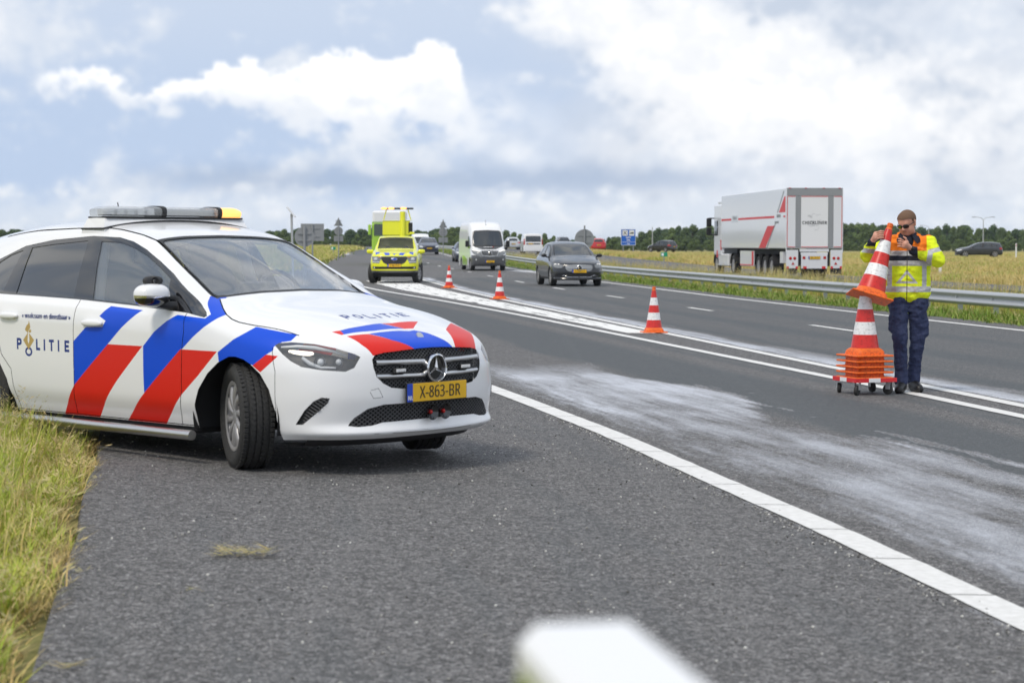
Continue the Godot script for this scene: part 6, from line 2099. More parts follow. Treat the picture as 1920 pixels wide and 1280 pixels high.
func pickup_truck() -> void:
	var cuts := func(s: Soup) -> void:
		var fz := Vector3(-9, 0, 0.2)
		s.cut(mirrored([0, -0.36, 0.35, -0.38, 0.66, -0.43, 0.73, -0.46, 0.66, -1.05, 0.34, -1.035, 0, -1.025]), 2, "windscreen", ["body"], Vector3(-9, 1.2, -1.2))
		s.cut(poly([-0.62, 1.24, -2.45, 1.24, -2.40, 1.62, -1.25, 1.66, -1.0, 1.58]), 0, "side_window", ["body"])
		s.cut(mirrored([0, 1.045, 0.50, 1.04, 0.52, 0.95, 0.42, 0.80, 0.30, 0.745, 0, 0.735]), 1, "grille", ["body"], fz)
		s.cut(mirrored([0.53, 0.93, 0.60, 0.78, 0.86, 0.80, 0.90, 1.05, 0.55, 1.055]), 1, "headlamp", ["body"], fz)
		s.cut(mirrored([0, 0.655, 0.44, 0.655, 0.44, 0.57, 0, 0.57]), 1, "intake", ["body"], fz)
		for x in [0.66]: s.cut(mirrored([x, 0.66, x + 0.2, 0.66, x + 0.18, 0.57, x + 0.03, 0.56]), 1, "fog_recess", ["body"], fz)
		s.cut(poly([0.2, 0.3, 1.0, 0.3, 1.0, 0.50, 0.2, 0.50]), 0, "skid", ["body"], fz)
		for sd in [-1.0, 1.0]:
			for q in [[0.22, 0.50, 0.44, 0.50, 0.36, 0.86, 0.18, 0.86], [0.58, 0.40, 0.76, 0.40, 0.74, 0.74, 0.60, 0.70]]:
				var p := poly(q)
				for i in p.size(): p[i].x *= sd
				s.cut(p, 2, "blue_mark", ["body"], Vector3(-9, 1.05, 0.1))
		s.cut(poly([-0.11, 0.62, 0.11, 0.62, 0.0, 0.88]), 2, "blue_mark", ["body"], Vector3(-9, 1.05, 0.1))
	var tags := [["body", "body_shell", M.bus_yellow], ["windscreen", "windscreen", M.glass], ["side_window", "side_window", M.glass_far, 2], ["grille", "grille", M.plastic], ["headlamp", "headlamp", M.lamp_dark, 2], ["intake", "intake", M.dark], ["fog_recess", "fog_recess", M.black, 2], ["skid", "skid_plate", M.grey_lower], ["blue_mark", "blue_mark", M.blue]]
	var v := van_like("yellow road service pickup with blue hood marks stopped on the gore", "pickup_truck", PICKUP, spot(741, 75.6), deg_to_rad(1.0), Vector3(0.985, 1.0, 1.0), 0.39, -3.27, M.bus_yellow, cuts, tags)
	v.set_meta("category", "pickup truck")
	# front wheels are turned
	for w in v.get_children():
		if String(w.name).begins_with("wheel") and absf(w.position.z) < 0.1: w.rotation.y = deg_to_rad(-14)
	number_plate(v, "V-66-NVX", Transform3D(Basis(), Vector3(0, 0.70, 0.955)))
	var b := Mb.new()
	b.lump(Vector3(0, 0.945, 0.935), Vector3(0.13, 0.055, 0.02), 1.0, 20, 8)
	part("oval_badge", b.mesh(), M.satin, v)
	b = Mb.new()
	b.lump(Vector3(0, 0.945, 0.948), Vector3(0.112, 0.042, 0.012), 1.0, 20, 8)
	part("badge_field", b.mesh(), M.plate_blue, v)
	for y in [0.93, 0.86]:
		b = Mb.new()
		b.tube([Vector3(-0.46, y, 0.90), Vector3(0, y, 0.94), Vector3(0.46, y, 0.90)], 0.014, 6)
		part("grille_bar", b.mesh(), M.black if y < 0.9 else M.plastic, v)
	for sd in [-1.0, 1.0]:
		b = Mb.new()
		b.lump(Vector3(sd * 1.02, 1.24, -0.62), Vector3(0.14, 0.085, 0.08), 0.7, 14, 8)
		b.tube([Vector3(sd * 0.88, 1.18, -0.62), Vector3(sd * 1.0, 1.2, -0.62)], 0.03, 6)
		part("mirror", b.mesh(), M.bus_yellow, v)
		b = Mb.new()
		b.lump(Vector3(sd * 0.75, 0.612, 0.80), Vector3(0.055, 0.035, 0.02), 0.8, 12, 8)
		part("fog_lamp", b.mesh(), M.lens, v)
		b = Mb.new()
		b.box(Vector3(sd * 0.57, 1.03, 0.875), Vector3(0.10, 0.03, 0.02), 0.004)
		part("indicator", b.mesh(), M.lamp_amber, v)
		b = Mb.new()
		b.tube([Vector3(sd * 0.58, 0.83, 0.905), Vector3(sd * 0.84, 0.84, 0.775)], 0.022, 6)
		part("running_light", b.mesh(), M.lens, v)
		b = Mb.new()
		b.lump(Vector3(sd * 0.72, 0.95, 0.835), Vector3(0.075, 0.055, 0.03), 0.8, 12, 8)
		part("projector_lens", b.mesh(), M.lens, v)
		b = Mb.new()
		b.lump(Vector3(sd * 0.38, 1.30, -1.5), Vector3(0.13, 0.15, 0.12), 1.0, 14, 10)
		b.lump(Vector3(sd * 0.38, 0.95, -1.6), Vector3(0.25, 0.32, 0.16), 0.8, 14, 10)
		part("seat", b.mesh(), M.seat, v)
	b = Mb.new()
	b.box(Vector3(0, 1.15, -0.75), Vector3(1.5, 0.14, 0.5), 0.05)
	part("dashboard", b.mesh(), M.interior, v)
	# load bed and the raised warning frame on it
	b = Mb.new()
	b.box(Vector3(0, 0.95, -3.55), Vector3(1.84, 0.62, 1.75), 0.04)
	part("load_bed", b.mesh(), M.bus_yellow, v)
	b = Mb.new()
	b.box(Vector3(-0.08, 2.20, -3.0), Vector3(1.12, 0.60, 0.06), 0.015)
	part("warning_panel", b.mesh(), M.bus_yellow, v)
	b = Mb.new()
	b.box(Vector3(-0.04, 2.50, -2.98), Vector3(1.24, 0.035, 0.08), 0.008)
	part("white_rail", b.mesh(), M.sheet_white, v)
	b = Mb.new()
	b.tube([Vector3(0.18, 1.3, -2.95), Vector3(0.18, 2.86, -2.95)], 0.115, 18)
	part("mast", b.mesh(), M.bus_yellow, v)
	b = Mb.new()
	b.box(Vector3(0.50, 2.2, -2.96), Vector3(0.17, 0.42, 0.08), 0.01)
	part("control_box", b.mesh(), M.black, v)
	b = Mb.new()
	b.box(Vector3(0.56, 1.98, -2.96), Vector3(0.20, 0.10, 0.12), 0.015)
	part("bracket", b.mesh(), M.bus_yellow, v)
	for sd in [-1.0, 1.0]:
		b = Mb.new()
		b.tube([Vector3(sd * 0.56 - 0.04, 2.5, -2.97), Vector3(sd * 0.44 - 0.04, 2.94, -2.95)], 0.022, 8)
		part("strut", b.mesh(), M.bus_yellow, v)
	b = Mb.new()
	b.box(Vector3(-0.03, 2.98, -2.95), Vector3(1.32, 0.07, 0.2), 0.025)
	var bar := part("beacon_bar", b.mesh(), M.black, v)
	for x in [-0.57, -0.28, 0.22]:
		b = Mb.new()
		b.lump(Vector3(x, 2.985, -2.87), Vector3(0.13, 0.045, 0.05), 0.7, 14, 8)
		part("beacon_light", b.mesh(), M.amber_on, bar)

func lorry() -> void:
	# articulated lorry going away on the far carriageway; origin under the rear of the trailer, +z forward
	var d := 83.5
	var L := thing("trailer_truck", "white semi trailer truck with dark red stripes driving away", "truck", Vector3(13.15, land(13.15, d), -d), PI + atan(0.100))
	var b := Mb.new()
	b.box(Vector3(0, 2.65, 6.8), Vector3(2.52, 2.62, 13.5), 0.03)
	part("box_body", b.mesh(), M.trailer_white, L)
	# left side (+x): stripes and lines lie 3 mm proud
	var strip_on := func(called: String, f: Array, m: Material, x: float) -> void:
		var q := Mb.new()
		q.X = Transform3D(Basis(Vector3.UP, PI / 2), Vector3(x, 0, 0))
		var p := poly(f)
		for i in p.size(): p[i].x *= -1
		q.prism(p, 0.004, false)
		part(called, q.mesh(), m, L)
	for a in [[[0.15, 3.60, 0.15, 2.92, 1.35, 2.92, 0.35, 3.6], M.sheet_red], [[2.1, 2.35, 3.5, 2.35, 5.2, 1.36, 3.9, 1.36], M.sheet_red], [[0.15, 2.78, 0.5, 2.78, 0.5, 2.70, 0.15, 2.70], M.sheet_red], [[2.2, 2.79, 9.6, 2.79, 9.6, 2.69, 2.2, 2.69], M.sheet_red], [[11.2, 2.79, 13.5, 2.79, 13.5, 2.69, 11.2, 2.69], M.sheet_red], [[9.7, 2.92, 11.1, 2.92, 11.1, 2.60, 9.7, 2.60], M.silver_paint], [[1.55, 2.92, 1.7, 2.92, 0.5, 3.85, 0.35, 3.85], M.grey_metal], [[1.75, 2.55, 1.9, 2.55, 3.7, 1.36, 3.5, 1.36], M.grey_metal]]:
		strip_on.call("stripe", a[0], a[1], 1.2615)
	# small print, unreadable from here: short grey strokes
	for a in [[10.0, 2.72, 0.16], [10.3, 2.72, 0.16], [10.6, 2.72, 0.16], [1.05, 2.71, 0.13], [1.3, 2.71, 0.13], [1.55, 2.71, 0.13], [1.4, 2.45, 0.10], [1.65, 2.45, 0.10], [1.9, 2.45, 0.10]]:
		strip_on.call("small_print", [a[0], a[1], a[0] + 0.17, a[1], a[0] + 0.17, a[1] + a[2], a[0], a[1] + a[2]], M.grey_metal, 1.268)
	# rear face: frame, doors, straps
	var box := func(called: String, c: Vector3, sz: Vector3, m: Material, bev := 0.006) -> MeshInstance3D:
		var q := Mb.new()
		q.box(c, sz, bev)
		return part(called, q.mesh(), m, L)
	box.call("top_frame", Vector3(0, 3.80, 0.03), Vector3(2.50, 0.34, 0.05), M.grey_metal)
	for sd in [-1.0, 1.0]:
		box.call("strap", Vector3(sd * 0.72, 2.51, 0.03), Vector3(0.22, 2.22, 0.045), M.grey_metal)
		box.call("side_door", Vector3(sd * 1.03, 2.51, 0.03), Vector3(0.38, 2.22, 0.04), M.trailer_white)
		box.call("side_frame", Vector3(sd * 1.245, 2.55, 0.03), Vector3(0.035, 2.8, 0.06), M.trailer_white)
		box.call("red_edge", Vector3(sd * 1.21, 2.51, 0.008), Vector3(0.022, 2.16, 0.01), M.sheet_red, 0.0)
		box.call("red_edge", Vector3(sd * 1.03, 3.60, 0.008), Vector3(0.34, 0.025, 0.01), M.sheet_red, 0.0)
		box.call("red_edge", Vector3(sd * 1.03, 1.41, 0.008), Vector3(0.34, 0.025, 0.01), M.sheet_red, 0.0)
		box.call("lamp_panel", Vector3(sd * 0.98, 0.88, 0.03), Vector3(0.52, 0.80, 0.06), M.trailer_white)
		box.call("lift_ram", Vector3(sd * 0.66, 0.95, 0.10), Vector3(0.08, 0.75, 0.12), M.black)
		box.call("mud_flap", Vector3(sd * 0.98, 0.38, 0.10), Vector3(0.5, 0.3, 0.02), M.black, 0.0)
		for q in [0.09, 0.28]:
			var c := Mb.new()
			c.lump(Vector3(sd * (0.78 + q), 0.92, -0.005), Vector3(0.07, 0.07, 0.02), 1.0, 16, 6)
			part("tail_lamp", c.mesh(), M.lamp_red, L)
		var tri := Mb.new()
		tri.X = Transform3D(Basis(Vector3.UP, PI), Vector3(sd * 0.95, 0.70, -0.002))
		tri.prism(poly([-0.07, -0.06, 0.07, -0.06, 0, 0.06]), 0.01, false)
		part("reflector_triangle", tri.mesh(), M.lamp_red, L)
		for k in [-0.2, 0.2]: box.call("red_reflector", Vector3(sd * 0.98 + k, 0.52, -0.002), Vector3(0.10, 0.10, 0.01), M.sheet_red, 0.0)
		box.call("red_reflector", Vector3(sd * 0.42, 0.52, -0.002), Vector3(0.16, 0.10, 0.01), M.sheet_red, 0.0)
		box.call("plate_lamp", Vector3(sd * 0.46, 0.94, -0.002), Vector3(0.12, 0.12, 0.02), M.lamp_red)
		box.call("marker_lamp", Vector3(sd * 1.1, 3.96, 0.0), Vector3(0.10, 0.035, 0.03), M.lamp_red)
		box.call("marker_lamp", Vector3(sd * 0.4, 3.96, 0.0), Vector3(0.10, 0.035, 0.03), M.lamp_red)
	box.call("door_panel", Vector3(0, 2.51, 0.03), Vector3(1.20, 2.22, 0.04), M.sheet_white)
	for y in [3.60, 1.41]: box.call("red_edge", Vector3(0, y, 0.006), Vector3(1.19, 0.025, 0.01), M.sheet_red, 0.0)
	box.call("lift_beam", Vector3(0, 1.26, 0.06), Vector3(1.30, 0.12, 0.10), M.trailer_white)
	box.call("lift_plate", Vector3(0, 1.12, 0.05), Vector3(1.20, 0.10, 0.08), M.trailer_white)
	box.call("plate_panel", Vector3(0, 0.80, 0.03), Vector3(1.16, 0.66, 0.06), M.trailer_white)
	number_plate(L, "OP-78-VH", Transform3D(Basis(Vector3.UP, PI), Vector3(0, 0.94, -0.012)))
	var tm := part("rear_lettering", text_mesh("CHICKLINER", 0.135, 0.004), M.black, L)
	tm.rotation.y = PI
	tm.position = Vector3(0, 2.46, 0.006)
	# thin line drawing behind the lettering: loose feather strokes
	rng.seed = 77
	var fl := Mb.new()
	for k in 16:
		var c := Vector3(rng.randf_range(-0.22, 0.22), 2.50 + rng.randf_range(-0.38, 0.42), 0.0075)
		var a := rng.randf_range(-0.7, 0.7)
		var p := []
		for i in 5: p.append(c + Vector3(cos(a) * 0.05 * (i - 2), sin(a) * 0.05 * (i - 2) + 0.03 * sin(i * 1.4 + k), 0))
		fl.tube(p, 0.004, 4, false)
	part("line_drawing", fl.mesh(), M.grey_metal, L)
	# chassis, skirts, wheels
	box.call("chassis", Vector3(0, 1.15, 7.4), Vector3(0.9, 0.3, 12.2), M.black)
	box.call("side_skirt", Vector3(1.20, 0.86, 7.85), Vector3(0.05, 0.72, 2.9), M.trailer_white)
	box.call("side_skirt", Vector3(-1.20, 0.86, 7.85), Vector3(0.05, 0.72, 2.9), M.trailer_white)
	box.call("red_skirt", Vector3(1.228, 0.88, 6.6), Vector3(0.01, 0.64, 0.35), M.sheet_red, 0.0)
	box.call("red_line", Vector3(1.228, 0.56, 7.85), Vector3(0.01, 0.05, 2.85), M.sheet_red, 0.0)
	box.call("locker", Vector3(1.0, 0.95, 1.0), Vector3(0.45, 0.5, 0.5), M.trailer_white)
	for z in [2.9, 4.2, 5.5, 10.9, 14.9]:
		for sd in [-1.0, 1.0]:
			wheel(L, Vector3(sd * 1.06, 0.50, z), 0.50, 0.33, 0.31, 0.0, sd, M.alloy, 10, false)
			var g := Mb.new()
			g.X = Transform3D(Basis(Vector3.FORWARD, PI / 2), Vector3(0, 0.52, z))
			g.lathe([Vector2(0.58, sd * 0.88), Vector2(0.58, sd * 1.25)], 16, false, PI / 2 + 0.1, PI * 1.5 - 0.1)
			part("mudguard", g.mesh(), M.black, L)
	# tractor
	box.call("cab", Vector3(0, 2.25, 14.55), Vector3(2.48, 2.70, 1.9), M.trailer_white, 0.12)
	box.call("cab_top", Vector3(0, 3.66, 14.35), Vector3(2.3, 0.30, 1.4), M.trailer_white, 0.12)
	box.call("cab_lower", Vector3(0, 0.75, 13.4), Vector3(2.44, 0.62, 2.6), M.trailer_white, 0.05)
	box.call("deflector", Vector3(1.16, 2.4, 13.48), Vector3(0.1, 2.6, 0.32), M.trailer_white, 0.03)
	box.call("red_flash", Vector3(1.236, 1.5, 13.75), Vector3(0.012, 0.5, 0.20), M.sheet_red, 0.0)
	box.call("red_flash", Vector3(1.236, 1.05, 14.6), Vector3(0.012, 0.36, 0.3), M.sheet_red, 0.0)
	box.call("door_window", Vector3(1.243, 2.35, 14.85), Vector3(0.012, 0.75, 0.80), M.glass_far, 0.0)
	box.call("windscreen", Vector3(0, 2.4, 15.50), Vector3(2.2, 0.95, 0.02), M.glass_far, 0.0)
	for q in [[2.65, 0.44], [2.20, 0.40]]:
		box.call("mirror", Vector3(1.52, q[0], 15.35), Vector3(0.26, q[1], 0.14), M.black, 0.04)
	box.call("mirror_arm", Vector3(1.38, 2.86, 15.35), Vector3(0.36, 0.06, 0.06), M.black, 0.01)
	box.call("mirror_arm", Vector3(1.38, 2.02, 15.35), Vector3(0.36, 0.06, 0.06), M.black, 0.01)
	box.call("roof_beacon", Vector3(0.9, 3.86, 14.4), Vector3(0.2, 0.10, 0.2), M.lamp_amber, 0.03)
	# lime and white service truck standing behind the pickup
	var T := thing("service_truck", "white and lime truck mostly hidden behind the yellow pickup's frame", "truck", spot(731, 128), deg_to_rad(3))
	var tb := func(called: String, c: Vector3, sz: Vector3, m: Material, bev := 0.03) -> void:
		var q := Mb.new()
		q.box(c, sz, bev)
		part(called, q.mesh(), m, T)
	tb.call("cab", Vector3(0, 1.72, -0.9), Vector3(2.4, 2.1, 1.8), M.lime, 0.1)
	tb.call("cab_roof", Vector3(0, 3.2, -1.0), Vector3(2.3, 0.84, 1.7), M.white, 0.12)
	tb.call("windscreen", Vector3(0, 2.35, 0.012), Vector3(2.1, 0.78, 0.03), M.glass_far, 0.0)
	tb.call("bumper", Vector3(0, 0.62, -0.1), Vector3(2.4, 0.5, 0.5), M.lime, 0.08)
	tb.call("load_box", Vector3(0, 1.9, -4.8), Vector3(2.45, 2.0, 5.6), M.lime, 0.03)
	tb.call("chassis", Vector3(0, 0.7, -3.9), Vector3(0.9, 0.3, 7.0), M.black, 0.02)
	for sd in [-1.0, 1.0]:
		tb.call("mirror", Vector3(sd * 1.34, 2.35, 0.05), Vector3(0.2, 0.7, 0.15), M.lime, 0.04)
		tb.call("side_window", Vector3(sd * 1.205, 2.35, -0.75), Vector3(0.02, 0.62, 0.8), M.glass_far, 0.0)
		tb.call("headlamp", Vector3(sd * 0.95, 0.75, 0.16), Vector3(0.3, 0.2, 0.03), M.lens, 0.0)
		for z in [-0.9, -5.2]: wheel(T, Vector3(sd * 1.05, 0.48, z), 0.48, 0.3, 0.30, 0.0, sd, M.alloy, 8, false)

# ---------------------------------------------------------------- barrier, signs, posts
func rail_barrier(called: String, label: String, off: float, from: float, to: float, top: float, face: float) -> void:
	var r := thing(called, label, "guard rail", Vector3.ZERO)
	# W-shaped beam in lengths of about four metres, a post at each joint
	var prof := [Vector2(0.0, 0.0), Vector2(0.03, -0.012), Vector2(0.075, -0.05), Vector2(0.08, -0.085), Vector2(0.03, -0.125), Vector2(0.0, -0.155), Vector2(0.03, -0.185), Vector2(0.08, -0.225), Vector2(0.075, -0.262), Vector2(0.03, -0.298), Vector2(0.0, -0.31)]
	var d := from
	while d < to:
		var n := 4.0 if d < 130 else 8.0
		var rows := []
		for k in 3:
			var q := d + (n + 0.12) * k / 2.0
			var x := at(EDGE, q) + off
			var y := land(x, q) + top
			var row := []
			for p in prof: row.append(Vector3(x - face * p.x, y + p.y, -q))
			rows.append(row)
		if face > 0: rows.reverse()
		var b := Mb.new()
		b.sheet(rows)
		part("beam", b.mesh(), M.galvanised, r)
		for h in ([0.0] if d > 110 else [0.0, 0.5]):
			var q: float = d + n * h
			var x := at(EDGE, q) + off
			b = Mb.new()
			b.box(Vector3(x + face * 0.06, (land(x, q) + top - 0.05 + soil(x, q) - 0.3) * 0.5, -q - 0.03), Vector3(0.10, land(x, q) + top - 0.05 - soil(x, q) + 0.3, 0.055))
			part("post", b.mesh(), M.galvanised, r)
			b = Mb.new()
			b.box(Vector3(x + face * 0.0, land(x, q) + top - 0.155, -q - 0.03), Vector3(0.10, 0.22, 0.05), 0.01)
			part("spacer", b.mesh(), M.galvanised, r)
		d += n

func sign_back(called: String, label: String, px: float, d: float, parts: Array, post_top: float) -> void:
	var p := spot(px, d)
	p.y = soil(p.x, d) - 0.05
	var o := thing(called, label, "sign", p, road_heading(d))
	var b := Mb.new()
	b.tube([Vector3(0, -0.3, 0), Vector3(0, post_top, 0)], 0.045, 10)
	part("post", b.mesh(), M.grey_metal, o)
	for q in parts:
		b = Mb.new()
		b.X = Transform3D(Basis(), Vector3(q[1], q[2], -0.07))
		if q[0] == "disc":
			b.prism(ring_poly(Vector2.ZERO, q[3], 40), 0.02)
		elif q[0] == "triangle":
			b.prism(poly([-q[3], -q[3] * 0.8, q[3], -q[3] * 0.8, 0, q[3]]), 0.02)
		else:
			b.prism(poly([-q[3], -q[4], q[3], -q[4], q[3], q[4], -q[3], q[4]]), 0.02)
		var pn := part("sign_panel", b.mesh(), M.sign_back, o)
		b = Mb.new()
		for y in [-0.35, 0.35]:
			b = Mb.new()
			b.box(Vector3(q[1], q[2] + y * q[3], -0.035), Vector3(q[3] * 1.3, 0.05, 0.03), 0.0)
			part("stiffener", b.mesh(), M.grey_metal, pn)

func furniture() -> void:
	rail_barrier("guard_rail", "galvanised guard rail along the near side of the grass median", 2.0, 14.0, 330.0, 0.52, 1.0)
	rail_barrier("guard_rail", "second guard rail on the far side of the median, behind the truck's wheels", 4.6, 30.0, 300.0, 0.42, -1.0)
	# signs seen from behind
	sign_back("round_sign", "large round grey sign back left of the road, before the panel", 571, 62, [["disc", 0.0, 2.05 - 0.15, 0.32]], 2.25)
	sign_back("panel_sign", "large rectangular grey sign back behind the round one", 586, 100, [["panel", 0.0, 2.28, 0.60, 0.45]], 2.7)
	sign_back("warning_sign", "triangle over disc sign back between the panel sign and the pickup", 635, 150, [["triangle", 0.0, 3.05, 0.36], ["disc", 0.0, 2.38, 0.34], ["panel", 0, 1.78, 0.36, 0.22]], 3.4)
	sign_back("warning_sign", "triangle over disc sign back between the navy SUV and the white van", 831, 158, [["triangle", 0.0, 2.90, 0.36], ["disc", 0.0, 2.25, 0.36], ["panel", 0, 1.62, 0.38, 0.22]], 3.3)
	sign_back("round_sign", "large round grey sign back above the dark coupe, in the median", 1096, 100, [["disc", 0.0, 2.05, 0.51]], 2.75)
	# blue service sign facing the far carriageway and the camera
	var p := spot(1178, 190)
	p.y = soil(p.x, 190)
	var o := thing("service_sign", "blue service area sign with knife and fork symbol", "sign", p, road_heading(190))
	for x in [-0.5, 0.5]:
		var q := Mb.new()
		q.tube([Vector3(x, -0.3, -0.05), Vector3(x, 2.2, -0.05)], 0.05, 8)
		part("post", q.mesh(), M.grey_metal, o)
	var b := Mb.new()
	b.box(Vector3(0, 1.66, 0), Vector3(1.46, 1.60, 0.04), 0.01)
	part("sign_panel", b.mesh(), M.sign_blue, o)
	for a in [Vector3(-0.33, 2.08, 0.024), Vector3(0.33, 2.08, 0.024)]:
		b = Mb.new()
		b.box(a, Vector3(0.52, 0.54, 0.01), 0.0)
		part("symbol_field", b.mesh(), M.sheet_white, o)
	b = Mb.new()
	b.tube([Vector3(-0.50, 1.90, 0.033), Vector3(-0.18, 2.26, 0.033)], 0.026, 6)
	b.tube([Vector3(-0.16, 1.90, 0.036), Vector3(-0.48, 2.26, 0.036)], 0.026, 6)
	part("knife_and_fork", b.mesh(), M.black, o)
	b = Mb.new()
	b.box(Vector3(0.33, 2.03, 0.032), Vector3(0.40, 0.07, 0.008), 0.0)
	b.box(Vector3(0.16, 2.07, 0.0325), Vector3(0.04, 0.22, 0.008), 0.0)
	b.box(Vector3(0.38, 2.11, 0.0335), Vector3(0.24, 0.08, 0.008), 0.0)
	part("bed_symbol", b.mesh(), M.black, o)
	for a in [["open", 1.66, 0.16], ["24h", 1.38, 0.16], ["1km", 1.02, 0.12]]:
		var t := part("lettering", text_mesh(a[0], a[2], 0.006), M.sheet_white, o)
		t.position = Vector3(0, a[1], 0.024)
	b = Mb.new()
	b.box(Vector3(0, 1.19, 0.023), Vector3(1.40, 0.025, 0.008), 0.0)
	part("divider", b.mesh(), M.sheet_white, o)
	for a in [[0.0, 2.44, 1.44, 0.03], [0.0, 0.88, 1.44, 0.03], [-0.71, 1.66, 0.03, 1.52], [0.71, 1.66, 0.03, 1.52]]:
		b = Mb.new()
		b.box(Vector3(a[0], a[1], 0.023), Vector3(a[2], a[3], 0.008), 0.0)
		part("white_border", b.mesh(), M.sheet_white, o)
	# lamp posts
	for a in [["street_lamp", "tall double armed street lamp at the far right", 1843, 330, 5.9, 2], ["street_lamp", "single street lamp pole rising from the trees behind the worker", 1741, 420, 5.6, 1], ["light_mast", "thin mast behind the black SUV", 1223, 330, 4.6, 0]]:
		p = spot(a[2], a[3])
		p.y = soil(p.x, a[3])
		o = thing(a[0], a[1], "lamp post", p)
		b = Mb.new()
		b.tube([Vector3(0, -0.2, 0), Vector3(0, a[4], 0)], [0.11, 0.07], 10)
		part("pole", b.mesh(), M.galvanised, o)
		for k in a[5]:
			var sd := -1.0 if k == 0 else 1.0
			b = Mb.new()
			b.tube([Vector3(0, a[4] - 0.05, 0), Vector3(sd * 0.5, a[4] + 0.32, 0), Vector3(sd * 1.35, a[4] + 0.42, 0)], 0.05, 8)
			part("arm", b.mesh(), M.galvanised, o)
			b = Mb.new()
			b.lump(Vector3(sd * 1.65, a[4] + 0.42, 0), Vector3(0.38, 0.07, 0.14), 0.8, 14, 8)
			part("lamp_head", b.mesh(), M.grey_metal, o)
	# pole with a tilted solar panel
	p = spot(547, 70)
	p.y = soil(p.x, 70)
	o = thing("solar_pole", "slim pole with a tilted solar panel behind the police car", "pole", p)
	b = Mb.new()
	b.tube([Vector3(0.06, -0.2, 0), Vector3(0.0, 2.72, 0)], 0.045, 10)
	part("pole", b.mesh(), M.galvanised, o)
	b = Mb.new()
	b.X = Transform3D(Basis(Vector3.BACK, deg_to_rad(-52)), Vector3(0.0, 2.78, 0))
	b.box(Vector3.ZERO, Vector3(0.46, 0.04, 0.5), 0.008)
	part("solar_panel", b.mesh(), M.sheet_white, o)
	# marker posts in the grass
	for a in [["white marker post in the tall grass right of the worker", 1763, 88.0, 0.75], ["white marker post in the grass at the right edge", 1905, 170.0, 1.5]]:
		p = spot(a[1], a[2])
		p.y = soil(p.x, a[2])
		o = thing("marker_post", a[0], "marker post", p, 0.0, "white marker posts")
		b = Mb.new()
		b.box(Vector3(0, a[3] * 0.5, 0), Vector3(0.12, a[3], 0.10), 0.02)
		part("post_body", b.mesh(), M.sheet_white, o)
		b = Mb.new()
		b.box(Vector3(0, a[3] - 0.18, 0.052), Vector3(0.05, 0.16, 0.006), 0.0)
		part("reflector", b.mesh(), M.lamp_red, o)
	for a in [["small green route marker left of the trailer truck", 1245, 118.0, 0.92], ["small green sign by the ramp below the triangle sign", 625, 170.0, 0.7]]:
		p = spot(a[1], a[2])
		p.y = soil(p.x, a[2])
		o = thing("route_marker", a[0], "route marker", p, 0.0)
		b = Mb.new()
		b.tube([Vector3(0, -0.1, 0), Vector3(0, a[3], 0)], 0.03, 8)
		part("post", b.mesh(), M.grey_metal, o)
		b = Mb.new()
		b.box(Vector3(0, a[3], 0.03), Vector3(0.42, 0.26, 0.02), 0.006)
		part("green_plate", b.mesh(), M.sign_green, o)
		b = Mb.new()
		b.box(Vector3(-0.09, a[3], 0.042), Vector3(0.14, 0.16, 0.006), 0.0)
		part("white_field", b.mesh(), M.sheet_white, o)
	# out of focus: end of a white rail beside the camera, running along the road
	var a0 := Vector3(0.043, 1.257, -1.24)
	o = thing("white_rail", "blurred white rail end at the bottom edge, close to the camera", "rail", a0, atan(0.18) * 1.0)
	b = Mb.new()
	b.box(Vector3(0.0, -0.025, 0.57), Vector3(0.084, 0.05, 1.14), 0.012)
	part("rail_beam", b.mesh(), M.sheet_white, o)
	b = Mb.new()
	b.box(Vector3(-0.039, -0.085, 0.585), Vector3(0.016, 0.12, 1.11), 0.004)
	mk("olive", lin(0.20, 0.23, 0.07), 0.7)
	part("olive_web", b.mesh(), M.olive, o)
	b = Mb.new()
	b.box(Vector3(0, -0.58, 0.8), Vector3(0.05, 1.06, 0.05), 0.006)
	part("rail_post", b.mesh(), M.grey_metal, o)

# ---------------------------------------------------------------- grass and trees
func tuft(seed_: int, n: int, h: float, spread_: float, w: float, lean: float, seeds: float, tints: Array) -> ArrayMesh:
	rng.seed = seed_
	var b := Mb.new()
	b.tinted = true
	for k in n:
		var a := rng.randf() * TAU
		var root := Vector3(cos(a), 0, sin(a)) * rng.randf() * spread_
		var t := rng.randf() * TAU
		var dir := Vector3(cos(t), 0, sin(t))
		var hh := h * rng.randf_range(0.45, 1.0)
		var bend := lean * rng.randf_range(0.3, 1.0) * hh
		var q := Vector3(-dir.z, 0, dir.x) * w * rng.randf_range(0.6, 1.2)
		var c: Color = tints[rng.randi() % tints.size()]
		var v := rng.randf_range(0.8, 1.2)
		b.col = Color(c.r * v, c.g * v, c.b * v)
		var p1 := root + Vector3(0, hh * 0.55, 0) + dir * bend * 0.3
		var p2 := root + Vector3(0, hh, 0) + dir * bend
		b.tri(root - q, root + q, p1 + q * 0.8)
		b.tri(root - q, p1 + q * 0.8, p1 - q * 0.8)
		b.tri(p1 - q * 0.8, p1 + q * 0.8, p2)
		if rng.randf() < seeds:
			b.col = Color(0.56, 0.47, 0.25)
			for e in 5:
				var s := p2.lerp(p1, e * 0.09)
				var u := Vector3(rng.randf_range(-1, 1), rng.randf_range(0, 1), rng.randf_range(-1, 1)) * 0.022
				b.tri(s, s + u + q, s + u * 1.6 + Vector3(0, 0.012, 0))
	return b.mesh()

